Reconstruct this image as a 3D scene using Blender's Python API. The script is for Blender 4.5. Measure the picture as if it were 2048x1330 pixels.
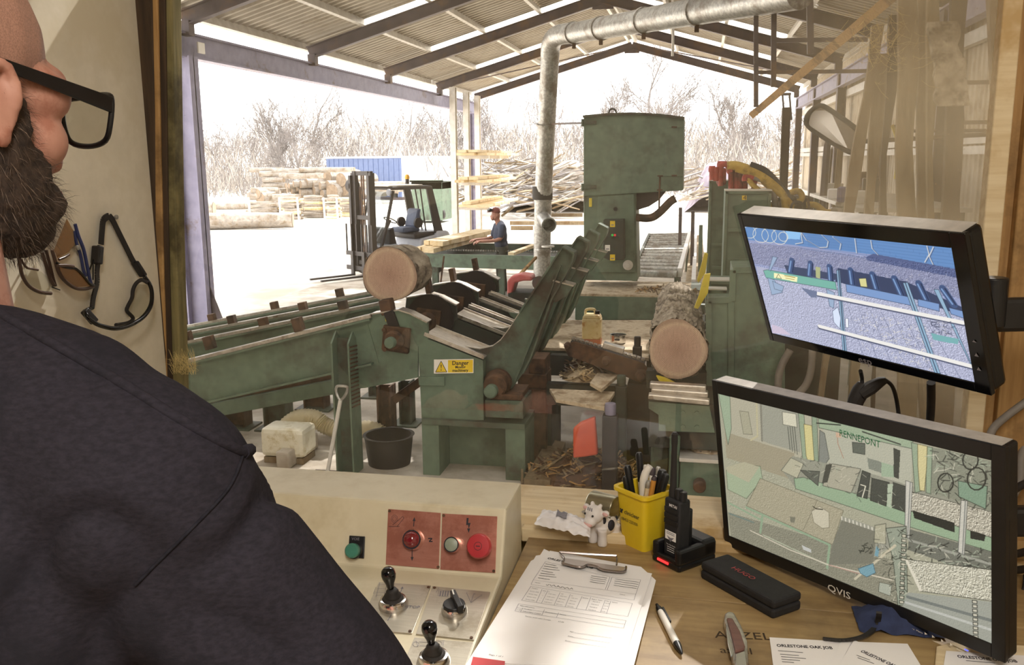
import bpy, math, random
import numpy as np
from mathutils import Vector as V, Matrix, noise
from mathutils.bvhtree import BVHTree
for o in list(bpy.data.objects): bpy.data.objects.remove(o)
S = bpy.context.scene; COL = S.collection
R_ = random.Random(7)
# ------------------------------------------------ camera
PW, PH, F = 2048, 1330, 1800.
PITCH, YAW, ROLL = math.radians(10.9), math.radians(11.75), math.radians(-.5)
CAM = V((0, 0, 2.7))
FW = V((-math.sin(YAW)*math.cos(PITCH), math.cos(YAW)*math.cos(PITCH), -math.sin(PITCH)))
RT0 = V((math.cos(YAW), math.sin(YAW), 0)); UP0 = RT0.cross(FW)
RT = RT0*math.cos(ROLL)+UP0*math.sin(ROLL); UP = UP0*math.cos(ROLL)-RT0*math.sin(ROLL)
cd = bpy.data.cameras.new('camera'); cam = bpy.data.objects.new('camera', cd); COL.objects.link(cam)
cd.sensor_width = 36; cd.lens = 36*F/PW; cd.clip_start = .02; cd.clip_end = 600
cam.matrix_world = Matrix(((RT.x, UP.x, -FW.x, 0), (RT.y, UP.y, -FW.y, 0), (RT.z, UP.z, -FW.z, CAM.z), (0, 0, 0, 1)))
S.camera = cam
# ------------------------------------------------ world, sun, fill light, exposure
w = bpy.data.worlds.new('sky'); S.world = w; w.use_nodes = True
w.node_tree.nodes['Background'].inputs[0].default_value = (1, .985, .97, 1)
w.node_tree.nodes['Background'].inputs[1].default_value = SKY = 4.2
def light(name, kind, e, loc, d, size=.1, col=(1, 1, 1), sy=None):
    l = bpy.data.lights.new(name, kind); l.energy = e; l.color = col
    if kind == 'AREA':
        l.size = size
        if sy: l.shape = 'RECTANGLE'; l.size_y = sy
    if kind == 'SUN': l.angle = math.radians(size)
    o = bpy.data.objects.new(name, l); COL.objects.link(o); o.location = loc
    o.rotation_euler = V(d).to_track_quat('-Z', 'Y').to_euler(); return o
light('sun', 'SUN', 13., (0, 0, 30), (-.13, -.70, -.70), .9, (1, .95, .88))
light('cabin_fill_light', 'AREA', 33., (.15, -.3, 3.52), (-.1, .35, -1), .25, (1, .93, .84), 1.1)  # area light added to brighten the cabin, no fixture modelled
vs = S.view_settings; S.display_settings.display_device = 'sRGB'
vs.view_transform = 'Standard'; vs.look = 'None'; vs.exposure = 0.; vs.gamma = 1; vs.use_curve_mapping = False
S.cycles.max_bounces = 8; S.cycles.transparent_max_bounces = 16; S.cycles.diffuse_bounces = 4; S.cycles.glossy_bounces = 3
S.cycles.caustics_reflective = False; S.cycles.caustics_refractive = False; S.cycles.sample_clamp_indirect = 6
# ------------------------------------------------ pixel -> world
def ray(x, y): return FW+RT*((x-PW/2)/F)-UP*((y-PH/2)/F)
def pz(x, y, z): d = ray(x, y); return CAM+d*((z-CAM.z)/d.z)
def py(x, y, Y): d = ray(x, y); return CAM+d*(Y/d.y)
def px(x, y, X): d = ray(x, y); return CAM+d*(X/d.x)
def pd(x, y, D): return CAM+ray(x, y)*D
def proj(p):
    v = V(p)-CAM; D = v.dot(FW); return (PW/2+F*v.dot(RT)/D, PH/2-F*v.dot(UP)/D, D)
# ------------------------------------------------ materials
def lin(c):
    if isinstance(c, str):
        c = [int(c[i:i+2], 16)/255 for i in (0, 2, 4)]; c = [x/12.92 if x <= .04045 else ((x+.055)/1.055)**2.4 for x in c]
    return (*c[:3], 1)
class NT:
    def __init__(s, name):
        s.m = bpy.data.materials.new(name); s.m.use_nodes = True; s.t = s.m.node_tree
        s.b = s.t.nodes['Principled BSDF']; s.out = s.t.nodes['Material Output']
    def n(s, t, **k):
        nd = s.t.nodes.new(t)
        for a, b in k.items():
            if a.startswith('i_'): nd.inputs[a[2:].replace('_', ' ')].default_value = b
            else: setattr(nd, a, b)
        return nd
    def l(s, a, b): s.t.links.new(a, b)
    def co(s, scale=(1, 1, 1), src='Object'):
        tc = s.n('ShaderNodeTexCoord'); mp = s.n('ShaderNodeMapping'); s.l(tc.outputs[src], mp.inputs[0])
        mp.inputs['Scale'].default_value = scale; return mp.outputs[0]
    def noise(s, vec, scale, detail=4, rough=.6, dist=0):
        nd = s.n('ShaderNodeTexNoise'); nd.inputs['Scale'].default_value = scale; nd.inputs['Detail'].default_value = detail
        nd.inputs['Roughness'].default_value = rough; nd.inputs['Distortion'].default_value = dist; s.l(vec, nd.inputs['Vector']); return nd.outputs['Fac']
    def ramp(s, fac, stops):
        r = s.n('ShaderNodeValToRGB'); e = r.color_ramp.elements
        while len(e) < len(stops): e.new(.5)
        for k, (p, c) in enumerate(stops): e[k].position = p; e[k].color = lin(c) if not isinstance(c, (int, float)) else (c, c, c, 1)
        s.l(fac, r.inputs[0]); return r.outputs[0]
    def mix(s, fac, a, b):
        m = s.n('ShaderNodeMix', data_type='RGBA')
        for v, i in ((fac, 0), (a, 6), (b, 7)):
            if hasattr(v, 'is_linked'): s.l(v, m.inputs[i])
            else: m.inputs[i].default_value = v if i == 0 else lin(v)
        return m.outputs[2]
    def bump(s, h, strength=.3, dist=.01):
        b = s.n('ShaderNodeBump'); b.inputs['Strength'].default_value = strength; b.inputs['Distance'].default_value = dist
        s.l(h, b.inputs['Height']); s.l(b.outputs[0], s.b.inputs['Normal'])
MATS = {}
def M(name, c, c2=None, sc=6., rough=.6, metal=0., bump=0., bd=.004, st=(1, 1, 1), c3=None, sc3=1.5, spec=.5, detail=5, emit=0, lo=.35, hi=.65, t3=(.5, .62)):
    """Procedural surface: two tones by fine noise, a third tone in larger patches, fine relief."""
    k = NT(name); k.b.inputs['Roughness'].default_value = rough; k.b.inputs['Metallic'].default_value = metal
    k.b.inputs['Specular IOR Level'].default_value = spec
    v = k.co(st); f = k.noise(v, sc, detail)
    col = k.ramp(f, [(lo, c), (hi, c2 or c)])
    if c3: col = k.mix(k.ramp(k.noise(k.co(), sc3, 6, .7), [(t3[0], 0.), (t3[1], 1.)]), col, c3)
    k.l(col, k.b.inputs['Base Color'])
    if bump: k.bump(f, bump, bd)
    if emit: k.l(col, k.b.inputs['Emission Color']); k.b.inputs['Emission Strength'].default_value = emit
    MATS[name] = k.m; return k.m
# ------------------------------------------------ mesh builder
class B:
    def __init__(s, M=None): s.v, s.f, s.mi, s.M, s.m = [], [], [], M, 0
    def add(s, vs, fs):
        n = len(s.v); s.v += [(s.M @ V(p)) if s.M else V(p) for p in vs]
        s.f += [tuple(i+n for i in f) for f in fs]; s.mi += [s.m]*len(fs); return s
    def hexa(s, p): return s.add(p, [(3, 2, 1, 0), (4, 5, 6, 7), (0, 1, 5, 4), (1, 2, 6, 5), (2, 3, 7, 6), (3, 0, 4, 7)])
    def bx(s, x0, y0, z0, x1, y1, z1):
        return s.hexa([(x0, y0, z0), (x1, y0, z0), (x1, y1, z0), (x0, y1, z0), (x0, y0, z1), (x1, y0, z1), (x1, y1, z1), (x0, y1, z1)])
    def box(s, c, sz, rot=None):
        h = V(sz)/2; P = []
        for k in range(8):
            q = V(((k in (1, 2, 5, 6))*2-1, (k in (2, 3, 6, 7))*2-1, (k > 3)*2-1)); q = V((q.x*h.x, q.y*h.y, q.z*h.z))
            P.append(V(c)+(rot @ q if rot else q))
        return s.hexa(P)
    def prism(s, pts, vec):
        n = len(pts); pts = [V(p) for p in pts]; vec = V(vec)
        nrm = V((0, 0, 0))
        for i in range(n): nrm += pts[i].cross(pts[(i+1) % n])
        if nrm.dot(vec) < 0: pts = pts[::-1]
        return s.add(pts+[p+vec for p in pts], [tuple(range(n))[::-1], tuple(range(n, 2*n))]+[(i, (i+1) % n, n+(i+1) % n, n+i) for i in range(n)])
    def beam(s, a, b, wd, h, upv=(0, 0, 1)):
        """A straight bar from a to b, wd across, h along upv."""
        a, b = V(a), V(b); d = (b-a).normalized(); x = d.cross(V(upv))
        if x.length < 1e-4: x = d.cross(V((0, 1, 0)))
        x.normalize(); u = x.cross(d); x *= wd/2; u *= h/2
        return s.hexa([a-x-u, a+x-u, b+x-u, b-x-u, a-x+u, a+x+u, b+x+u, b-x+u])
    def ibeam(s, a, b, wd, h, t=.02, upv=(0, 0, 1)):
        a, b = V(a), V(b); d = (b-a).normalized(); x = d.cross(V(upv)).normalized(); u = x.cross(d)
        o = u*(h/2-t/2); s.beam(a+o, b+o, wd, t, u); s.beam(a-o, b-o, wd, t, u); return s.beam(a, b, t, h-2*t, u)
    def tube(s, path, r, n=8, caps=True, closed=False):
        path = [V(p) for p in path]; m = len(path); rs = r if isinstance(r, (list, tuple)) else [r]*m
        vs, fs = [], []; pu = None
        for i, p in enumerate(path):
            a = path[(i-1) % m] if (i or closed) else p; b = path[(i+1) % m] if (i < m-1 or closed) else p
            t = (b-a).normalized()
            if pu is None: pu = t.cross(V((.31, .17, .93)))
            if pu.length < 1e-5: pu = t.cross(V((1, 0, 0)))
            pu = (pu-t*pu.dot(t)); pu.normalize(); q = t.cross(pu)
            for k in range(n):
                an = 2*math.pi*k/n; vs.append(p+(pu*math.cos(an)+q*math.sin(an))*rs[i])
        for i in range(m if closed else m-1):
            j = (i+1) % m
            for k in range(n): fs.append((i*n+k, i*n+(k+1) % n, j*n+(k+1) % n, j*n+k))
        if caps and not closed: fs += [tuple(range(n))[::-1], tuple(range((m-1)*n, m*n))]
        return s.add(vs, fs)
    def cyl(s, a, b, r, n=12, r2=None): return s.tube([a, b], [r, r if r2 is None else r2], n)
    def lathe(s, prof, base=(0, 0, 0), ax=(0, 0, 1), n=20):
        """prof: list of (radius, height) along ax."""
        ax = V(ax).normalized(); u = ax.cross(V((.3, .9, .1))).normalized(); w_ = ax.cross(u); vs, fs = [], []
        for r, h in prof:
            for k in range(n):
                an = 2*math.pi*k/n; vs.append(V(base)+ax*h+(u*math.cos(an)+w_*math.sin(an))*max(r, 1e-5))
        for i in range(len(prof)-1):
            for k in range(n): fs.append((i*n+k, i*n+(k+1) % n, (i+1)*n+(k+1) % n, (i+1)*n+k))
        fs += [tuple(range(n))[::-1], tuple(range((len(prof)-1)*n, len(prof)*n))]
        return s.add(vs, fs)
    def ell(s, c, r, nu=14, nv=9, rot=None):
        c = V(c); r = (r, r, r) if isinstance(r, (int, float)) else r; vs, fs = [], []
        for j in range(nv+1):
            th = math.pi*j/nv
            for i in range(nu):
                ph = 2*math.pi*i/nu; q = V((r[0]*math.sin(th)*math.cos(ph), r[1]*math.sin(th)*math.sin(ph), r[2]*math.cos(th)))
                vs.append(c+(rot @ q if rot else q))
        for j in range(nv):
            for i in range(nu): fs.append((j*nu+i, (j+1)*nu+i, (j+1)*nu+(i+1) % nu, j*nu+(i+1) % nu))
        return s.add(vs, fs)
    def grid(s, fn, nu, nv):
        vs = [fn(i/nu, j/nv) for j in range(nv+1) for i in range(nu+1)]
        return s.add(vs, [(j*(nu+1)+i, j*(nu+1)+i+1, (j+1)*(nu+1)+i+1, (j+1)*(nu+1)+i) for j in range(nv) for i in range(nu)])
    def mesh(s, name, mats, off=(0, 0, 0), smooth=None):
        off = V(off); me = bpy.data.meshes.new(name); me.from_pydata([tuple(p-off) for p in s.v], [], s.f)
        for m in (mats if isinstance(mats, (list, tuple)) else [mats]): me.materials.append(m)
        if any(s.mi): me.polygons.foreach_set('material_index', s.mi)
        if smooth: me.shade_smooth(); me.set_sharp_from_angle(angle=math.radians(smooth))
        me.update(); return me
    def build(s, name, mats, parent=None, bev=0., smooth=35, seg=2):
        off = wpos(parent) if parent else V((0, 0, 0))
        o = bpy.data.objects.new(name, s.mesh(name, mats, off, smooth)); COL.objects.link(o); o.parent = parent
        if bev:
            b = o.modifiers.new('bevel', 'BEVEL'); b.width = bev; b.segments = seg; b.limit_method = 'ANGLE'; b.angle_limit = math.radians(40)
            b.harden_normals = False
        return o
def wpos(o):
    p = V((0, 0, 0))
    while o: p += o.location; o = o.parent
    return p
def tag(o, label=None, cat=None, group=None, kind=None):
    if label: o['label'] = label
    if cat: o['category'] = cat
    if group: o['group'] = group
    if kind: o['kind'] = kind
    return o
def T(name, loc, label, cat, group=None):
    o = bpy.data.objects.new(name, None); o.empty_display_size = .05; COL.objects.link(o); o.location = loc
    return tag(o, label, cat, group)
def ST(name, loc=(0, 0, 0), label=None):
    o = bpy.data.objects.new(name, None); COL.objects.link(o); o.location = loc; return tag(o, label, None, None, 'structure')
def solo(b, name, mats, label, cat, group=None, loc=None, **k):
    """A thing that is one mesh, its origin at its base."""
    off = V(loc) if loc else V((sum(p.x for p in b.v)/len(b.v), sum(p.y for p in b.v)/len(b.v), min(p.z for p in b.v)))
    b.v = [p-off for p in b.v]; o = b.build(name, mats, None, **k); o.location = off; return tag(o, label, cat, group)
def kids(o): return [c for c in bpy.data.objects if c.parent == o]
def dup(o, dloc=(0, 0, 0), parent=None, **tags):
    """Copy of a thing with copies of its parts and sub-parts (mesh data shared)."""
    c = o.copy(); COL.objects.link(c); c.location = o.location+V(dloc)
    if parent: c.parent = parent
    for ch in kids(o): dup(ch, (0, 0, 0), c)
    if tags: tag(c, **tags)
    return c
def shared(me, name, parent, loc, rot=None, scale=None):
    o = bpy.data.objects.new(name, me); COL.objects.link(o); o.parent = parent; o.location = loc
    if rot: o.rotation_euler = rot
    if scale: o.scale = scale
    return o
def smoothpath(pts, n=6, closed=False):
    """Catmull-Rom through pts."""
    P = [V(p) for p in pts]; m = len(P); out = []
    g = (lambda i: P[i % m]) if closed else (lambda i: P[min(max(i, 0), m-1)])
    for i in range(m if closed else m-1):
        a, b, c, d = g(i-1), g(i), g(i+1), g(i+2)
        for k in range(n):
            t = k/n; out.append(.5*((2*b)+(c-a)*t+(2*a-5*b+4*c-d)*t*t+(3*b-a-3*c+d)*t**3))
    if not closed: out.append(P[-1])
    return out
class Fr:
    """A local frame: origin and three axes."""
    def __init__(s, o, x, y, z=None): s.o, s.x, s.y = V(o), V(x).normalized(), V(y).normalized(); s.z = V(z).normalized() if z else s.x.cross(s.y).normalized()
    def __call__(s, a, b, c=0): return s.o+s.x*a+s.y*b+s.z*c
    @property
    def m(s): return Matrix(((s.x.x, s.y.x, s.z.x, s.o.x), (s.x.y, s.y.y, s.z.y, s.o.y), (s.x.z, s.y.z, s.z.z, s.o.z), (0, 0, 0, 1)))
def text_b(b, fr, s, size, u=0, v=0, align='LEFT', sx=1., lift=.0006, bold=0):
    """Flat lettering in frame fr added to builder b."""
    c = bpy.data.curves.new('t', 'FONT'); c.body = s; c.size = size; c.align_x = align; c.resolution_u = 2; c.offset = bold
    o = bpy.data.objects.new('t', c); COL.objects.link(o); bpy.context.view_layer.update()
    me = o.evaluated_get(bpy.context.evaluated_depsgraph_get()).to_mesh()
    vs = [fr(u+p.co.x*sx, v+p.co.y, lift) for p in me.vertices]; fs = [tuple(f.vertices) for f in me.polygons]
    M_ = b.M; b.M = None; b.add(vs, fs); b.M = M_
    o.evaluated_get(bpy.context.evaluated_depsgraph_get()).to_mesh_clear(); bpy.data.objects.remove(o); bpy.data.curves.remove(c)
def line_b(b, fr, u0, v0, u1, v1, wd, lift=.0006):
    d = V((u1-u0, v1-v0, 0)); n = V((-d.y, d.x, 0)).normalized()*wd/2
    M_ = b.M; b.M = None
    b.add([fr(u0-n.x, v0-n.y, lift), fr(u1-n.x, v1-n.y, lift), fr(u1+n.x, v1+n.y, lift), fr(u0+n.x, v0+n.y, lift)], [(0, 1, 2, 3)]); b.M = M_
def poly_b(b, fr, pts, lift=.0006):
    M_ = b.M; b.M = None; b.add([fr(u, v, lift) for u, v in pts], [tuple(range(len(pts)))]); b.M = M_
def remesh(b, voxel, smooth_it=4, fac=.5):
    """One continuous skin around the shapes in b (union of closed shapes)."""
    me = b.mesh('r', []); o = bpy.data.objects.new('r', me); COL.objects.link(o)
    m = o.modifiers.new('r', 'REMESH'); m.mode = 'VOXEL'; m.voxel_size = voxel
    s = o.modifiers.new('s', 'SMOOTH'); s.iterations = smooth_it; s.factor = fac
    bpy.context.view_layer.update(); dg = bpy.context.evaluated_depsgraph_get()
    e = o.evaluated_get(dg).to_mesh(); r = B(); r.add([v.co.copy() for v in e.vertices], [tuple(p.vertices) for p in e.polygons])
    o.evaluated_get(dg).to_mesh_clear(); bpy.data.objects.remove(o); return r
# ------------------------------------------------ palette
M('concrete', 'b9b0a2', 'd2cabd', 3, .9, bump=.3, bd=.006, c3='9a8d7c', sc3=.35)
M('yard', 'cfc8bd', 'e0dbd2', 2, .95, bump=.4, bd=.01, c3='b5aa9a', sc3=.15)
M('steel_dark', '4b4347', '5d5356', 5, .55, .3, .15, c3='6d5747', sc3=2)
M('steel_purple', '7c788f', '918da4', 5, .5, .2, .1, c3='6a5648', sc3=1.5, t3=(.58, .68))
M('steel_pale', 'c9c4bb', 'dedad2', 6, .5, .2, .1)
M('galv', '9b9a96', 'c2c0ba', 26, .42, .75, .1, detail=2, c3='8a837a', sc3=3)
M('sheet', 'aba294', 'bbb3a5', 4, .8, 0, .1, c3='988c7a', sc3=.8, st=(.4, 3, 1))
M('clad', 'c4b7a2', 'd3c8b6', 4, .65, 0, .1, c3='a08f78', sc3=1.1, st=(3, 3, .4))
M('green', '5c6e5d', '6a7d6a', 9, .55, 0, .12, .002, c3='47483c', sc3=2.6, t3=(.5, .72))
M('green_dirty', '4b594c', '586757', 7, .65, 0, .2, .003, c3='3f352a', sc3=3, t3=(.42, .62))
M('green_dark', '2d362f', '384239', 8, .65, 0, .2, .003, c3='2c261f', sc3=2.4, t3=(.42, .6))
M('rust', '4d3a2c', '6b4f3a', 12, .8, .2, .4, .004, c3='33271f', sc3=4)
M('worn_steel', 'b3aba0', 'd6d0c6', 14, .32, .8, .1, c3='7b6a58', sc3=5, t3=(.55, .7), st=(1, 6, 1))
M('black_steel', '231f1f', '332d2c', 9, .5, .3, .15, .002)
M('black_plastic', '141416', '1b1b1d', 40, .38, 0, .05, .0004)
M('gloss_black', '08080a', '0c0c0e', 20, .12)
M('matte_black', '1a191b', '232224', 90, .7, 0, .2, .0003)
M('rubber', '1d1a18', '2a2522', 20, .7)
M('cream_wall', 'ddd5c2', 'e5ddcb', 30, .75, 0, .35, .0012, detail=3, c3='d8ceb6', sc3=2)
M('cream_paint', 'd2c8ac', 'dcd3b9', 12, .38, 0, .06, .001, c3='c6ba9b', sc3=3)
M('timber', 'a17a49', 'bb9560', 5, .7, 0, .25, .002, st=(18, 18, 1.2), c3='7d5f38', sc3=4)
M('timber_dark', '33271b', '4a3826', 5, .8, 0, .3, .003, st=(18, 18, 1.2))
M('timber_green', '6b6440', '8a7f55', 5, .75, 0, .3, .002, st=(18, 18, 1.2), c3='4c4428', sc3=4)
M('pale_timber', 'd9c299', 'ead8b4', 4, .7, 0, .2, .002, st=(2, 20, 20), c3='c3a472', sc3=3)
M('desk', '957a52', 'b29768', 3.2, .5, 0, .12, .0012, st=(1.3, 14, 14), c3='665036', sc3=3.2, detail=8, t3=(.5, .75))
M('slab_wood', '73634b', '8b7a60', 4, .8, 0, .35, .006, st=(6, 6, .8), c3='715a3d', sc3=2)
M('bark', '6f6252', 'b3a692', 9, .95, 0, 1., .03, st=(1, .28, 1), c3='4f4234', sc3=7, detail=8)
M('bark_pale', '857d74', 'aea69c', 6, .95, 0, .8, .03, c3='7d6f5e', sc3=3)
M('twig', '6f6a68', '8d8784', 3, .9)
M('white_plastic', 'e9e4da', 'f1ede5', 8, .45)
M('paper', 'f0ecea', 'f5f2f0', 5, .8)
M('ink', '24222a', '2f2c33', 20, .7)
M('ink_grey', '77747c', '86838a', 20, .7)
M('red_plastic', 'b03238', 'bd3d40', 12, .35)
M('yellow_plastic', 'e6c21c', 'efd033', 8, .38, 0, .03, .001)
M('yellow_paint', 'd6bf2c', 'e2cd4a', 9, .5, c3='8d7b2a', sc3=5, t3=(.58, .72))
M('hose_yellow', 'b3923a', 'c9a94d', 14, .55, c3='8a7133', sc3=6)
M('hose_grey', '77706a', '8d857c', 14, .6)
M('chrome', 'c8c6c3', 'd8d6d4', 10, .16, 1.)
M('sawdust', 'b6a48a', 'cfbfa5', 26, .95, 0, .8, .01, c3='937d63', sc3=5)
M('red_paint', 'a33a31', 'b5473b', 9, .6, c3='6b3329', sc3=4)
M('orange_red', 'c4472a', 'd5593a', 6, .6, 0, .3, .004)
# logs' sawn ends: rings about the local axis
k = NT('log_end'); v = k.co(); s_ = k.n('ShaderNodeSeparateXYZ'); k.l(v, s_.inputs[0])
cb = k.n('ShaderNodeCombineXYZ'); k.l(s_.outputs[0], cb.inputs[0]); k.l(s_.outputs[2], cb.inputs[2])
ln = k.n('ShaderNodeVectorMath', operation='LENGTH'); k.l(cb.outputs[0], ln.inputs[0]); wob = k.noise(k.co((9, 9, 9)), 1., 4)
def mth(op, a, b2=None, c=None):
    n = k.n('ShaderNodeMath', operation=op)
    for i, q in enumerate((a, b2, c)):
        if q is None: continue
        if hasattr(q, 'is_linked'): k.l(q, n.inputs[i])
        else: n.inputs[i].default_value = q
    return n.outputs[0]
ph = mth('ADD', mth('MULTIPLY', ln.outputs['Value'], 560.), mth('MULTIPLY', wob, 16.)); c1 = k.ramp(mth('MULTIPLY_ADD', mth('SINE', ph), .5, .5), [(.1, '97796a'), (.75, 'c9ae9b')])
c2 = k.ramp(mth('ADD', ln.outputs['Value'], mth('MULTIPLY', wob, .03)), [(.03, 'a07866'), (.10, 'bb9682'), (.2, 'c7a892'), (.228, 'dcc5a6'), (.252, '98806b')])
an = mth('ARCTAN2', s_.outputs[0], s_.outputs[2]); rv = k.n('ShaderNodeCombineXYZ'); k.l(mth('MULTIPLY', an, 14.), rv.inputs[0]); k.l(mth('MULTIPLY', ln.outputs['Value'], 3.), rv.inputs[1])
cc = k.mix(.5, c1, c2); cc = k.mix(k.ramp(k.noise(rv.outputs[0], 1.6, 3), [(.56, 0.), (.78, .55)]), cc, '6b5346'); f = k.noise(k.co((50, 1, 4)), 3, 5); cc = k.mix(k.ramp(f, [(.45, .0), (.8, .5)]), cc, '7a6456')
k.l(cc, k.b.inputs['Base Color']); k.b.inputs['Roughness'].default_value = .85; k.bump(f, .3, .003); MATS['log_end'] = k.m
# roof lights: cloudy sheet that passes part of the sun
k = NT('skylight'); tr = k.n('ShaderNodeBsdfTransparent'); tl = k.n('ShaderNodeBsdfTranslucent'); mx = k.n('ShaderNodeMixShader')
k.l(k.ramp(k.noise(k.co(), 3), [(.3, 'e8e6de'), (.7, 'f8f7f2')]), tl.inputs[0]); mx.inputs[0].default_value = .45
k.l(tr.outputs[0], mx.inputs[1]); k.l(tl.outputs[0], mx.inputs[2]); k.l(mx.outputs[0], k.out.inputs[0]); MATS['skylight'] = k.m
# window glass: clear, reflecting, with dust that thickens towards the right-hand jamb
k = NT('dusty_glass'); tr = k.n('ShaderNodeBsdfTransparent'); gl = k.n('ShaderNodeBsdfGlossy', i_Roughness=.02); fr = k.n('ShaderNodeFresnel', i_IOR=1.5)
m1 = k.n('ShaderNodeMixShader'); geo = k.n('ShaderNodeNewGeometry'); bf = k.n('ShaderNodeMath', operation='SUBTRACT', use_clamp=True); k.l(fr.outputs[0], bf.inputs[0]); fx = k.n('ShaderNodeMath', operation='MULTIPLY', use_clamp=True); fx.inputs[1].default_value = 1.8; k.l(bf.outputs[0], fx.inputs[0]); k.l(geo.outputs['Backfacing'], bf.inputs[1]); k.l(fx.outputs[0], m1.inputs[0]); k.l(tr.outputs[0], m1.inputs[1]); k.l(gl.outputs[0], m1.inputs[2])
df = k.n('ShaderNodeBsdfDiffuse'); tl = k.n('ShaderNodeBsdfTranslucent'); df.inputs[0].default_value = tl.inputs[0].default_value = lin('a5967b'); a_ = k.n('ShaderNodeMixShader'); k.l(df.outputs[0], a_.inputs[1]); k.l(tl.outputs[0], a_.inputs[2])
v = k.co(); s_ = k.n('ShaderNodeSeparateXYZ'); k.l(v, s_.inputs[0])
gr = k.n('ShaderNodeMapRange', i_From_Min=.06, i_From_Max=.36, i_To_Min=.04, i_To_Max=.44, interpolation_type='SMOOTHSTEP'); k.l(s_.outputs[0], gr.inputs[0])
n1 = k.ramp(k.noise(k.co((4, 1, 2.2)), 2.2, 6, .6, .6), [(.25, .55), (.75, 1.)]); sp = k.ramp(k.noise(v, 260, 2, .5), [(.72, 0.), (.80, .35)])
a = k.n('ShaderNodeMath', operation='MULTIPLY'); k.l(gr.outputs[0], a.inputs[0]); k.l(n1, a.inputs[1])
b2 = k.n('ShaderNodeMath', operation='ADD', use_clamp=True); k.l(a.outputs[0], b2.inputs[0]); k.l(sp, b2.inputs[1])
m2 = k.n('ShaderNodeMixShader'); k.l(b2.outputs[0], m2.inputs[0]); k.l(m1.outputs[0], m2.inputs[1]); k.l(a_.outputs[0], m2.inputs[2]); k.l(m2.outputs[0], k.out.inputs[0]); MATS['dusty_glass'] = k.m
def clear_glass(name, tint, spec=.06, body=.0):
    k = NT(name); tr = k.n('ShaderNodeBsdfTransparent'); tr.inputs[0].default_value = lin(tint); gl = k.n('ShaderNodeBsdfGlossy', i_Roughness=.03)
    m = k.n('ShaderNodeMixShader'); m.inputs[0].default_value = spec; k.l(tr.outputs[0], m.inputs[1]); k.l(gl.outputs[0], m.inputs[2])
    df = k.n('ShaderNodeBsdfDiffuse'); df.inputs[0].default_value = lin(tint); m2 = k.n('ShaderNodeMixShader'); m2.inputs[0].default_value = body
    k.l(m.outputs[0], m2.inputs[1]); k.l(df.outputs[0], m2.inputs[2]); k.l(m2.outputs[0], k.out.inputs[0]); MATS[name] = k.m
clear_glass('lens_clear', 'f2f2ee'); clear_glass('lens_amber', 'c9a877', .12, .12); clear_glass('cab_glass', 'e6eaea', .08)
m_ = MATS
# ------------------------------------------------ ground and shed
b = B(); b.grid(lambda u, v: V((-150+260*u, -25+260*v, -.012+(.25*noise.noise(V((u*40, v*40, 0))) if v > .42 else 0))), 60, 60)
tag(b.build('ground', m_['yard']), kind='structure')
b = B(); b.bx(-8.25, -3, -.1, 3.5, 32.3, .0); tag(b.build('floor', m_['concrete']), kind='structure')
XL, XR, XM, RZ, SL = -7.9, 3.1, -2.4, 6.72, .287
RY = [-.75, 3.9, 8.55, 13.2, 17.88, 22.5, 27.15, 31.9]
def roofz(X): return RZ-abs(X-XM)*SL
ceil = ST('ceiling')
th = math.atan(SL); W_ = 5.85/math.cos(th); NB = 4; bl = W_/NB
def corr(L, Wd, pitch=.23, amp=.055):
    b = B(); ys = []; k = 0
    while k*pitch < Wd: ys += [(k*pitch, amp), ((k+.34)*pitch, amp), ((k+.5)*pitch, -amp), ((k+.84)*pitch, -amp)]; k += 1
    ys = [q for q in ys if q[0] < Wd]+[(Wd, ys[-1][1])]
    b.grid(lambda u, v: V((L*v, ys[round(u*(len(ys)-1))][0], ys[round(u*(len(ys)-1))][1])), len(ys)-1, 1); return b
sh_sky = corr(bl+.06, 1.0).mesh('skylight_sheet', m_['skylight'])
sheets = {}
for i in range(len(RY)-1):
    y0, y1 = RY[i], RY[i+1]+(.35 if i == len(RY)-2 else 0)
    for sd in (-1, 1):
        for j in range(NB):
            sky = j < NB-1; ys = y0+(1.12 if sky else 0); wd = round(y1-ys, 2)
            if wd not in sheets: sheets[wd] = corr(bl+.06, wd).mesh('roof_sheet', m_['sheet'])
            X0 = XM+sd*j*bl*math.cos(th); rot = (0, th if sd > 0 else math.pi-th, 0)
            for me, nm, yy, wv_ in ((sheets[wd], 'roof_sheet', ys, wd), (sh_sky, 'skylight_sheet', y0+.1, 1.0))[:2 if sky else 1]:
                o = shared(me, nm, ceil, (X0, yy, roofz(X0)+.03), rot)
for sd in (-1, 1):
    for j in range(NB+1):
        X = XM+sd*(.12+(5.55)*j/NB); z = roofz(X)-.09
        b = B(); b.beam((X, -.75, z), (X, 32.2, z), .07, .14, (sd*SL, 0, 1)); b.build('purlin', m_['steel_pale'], ceil, 0, None)
for y in RY[1:]:
    for sd in (-1, 1):
        X1 = XL if sd < 0 else XR
        b = B(); b.ibeam((XM, y, roofz(XM)-.28), (X1, y, roofz(X1)-.28), .14, .24, .022, (0, 0, 1))
        b.box((X1-sd*.08, y, roofz(X1)-.42), (.16, .16, .22)); b.build('rafter', m_['steel_dark'], ceil, 0, None)
    b = B(); b.box((XM, y, 6.34), (.5, .03, .3)); b.build('ridge_plate', m_['steel_dark'], ceil, 0, None)
for a in (((-7.6, 27.2, 4.9), (-3.2, 31.8, 6.3)), ((2.8, 27.2, 4.9), (-1.6, 31.8, 6.3))):
    b = B(); b.cyl(*a, .02, 6); b.build('tie_rod', m_['steel_dark'], ceil)
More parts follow.
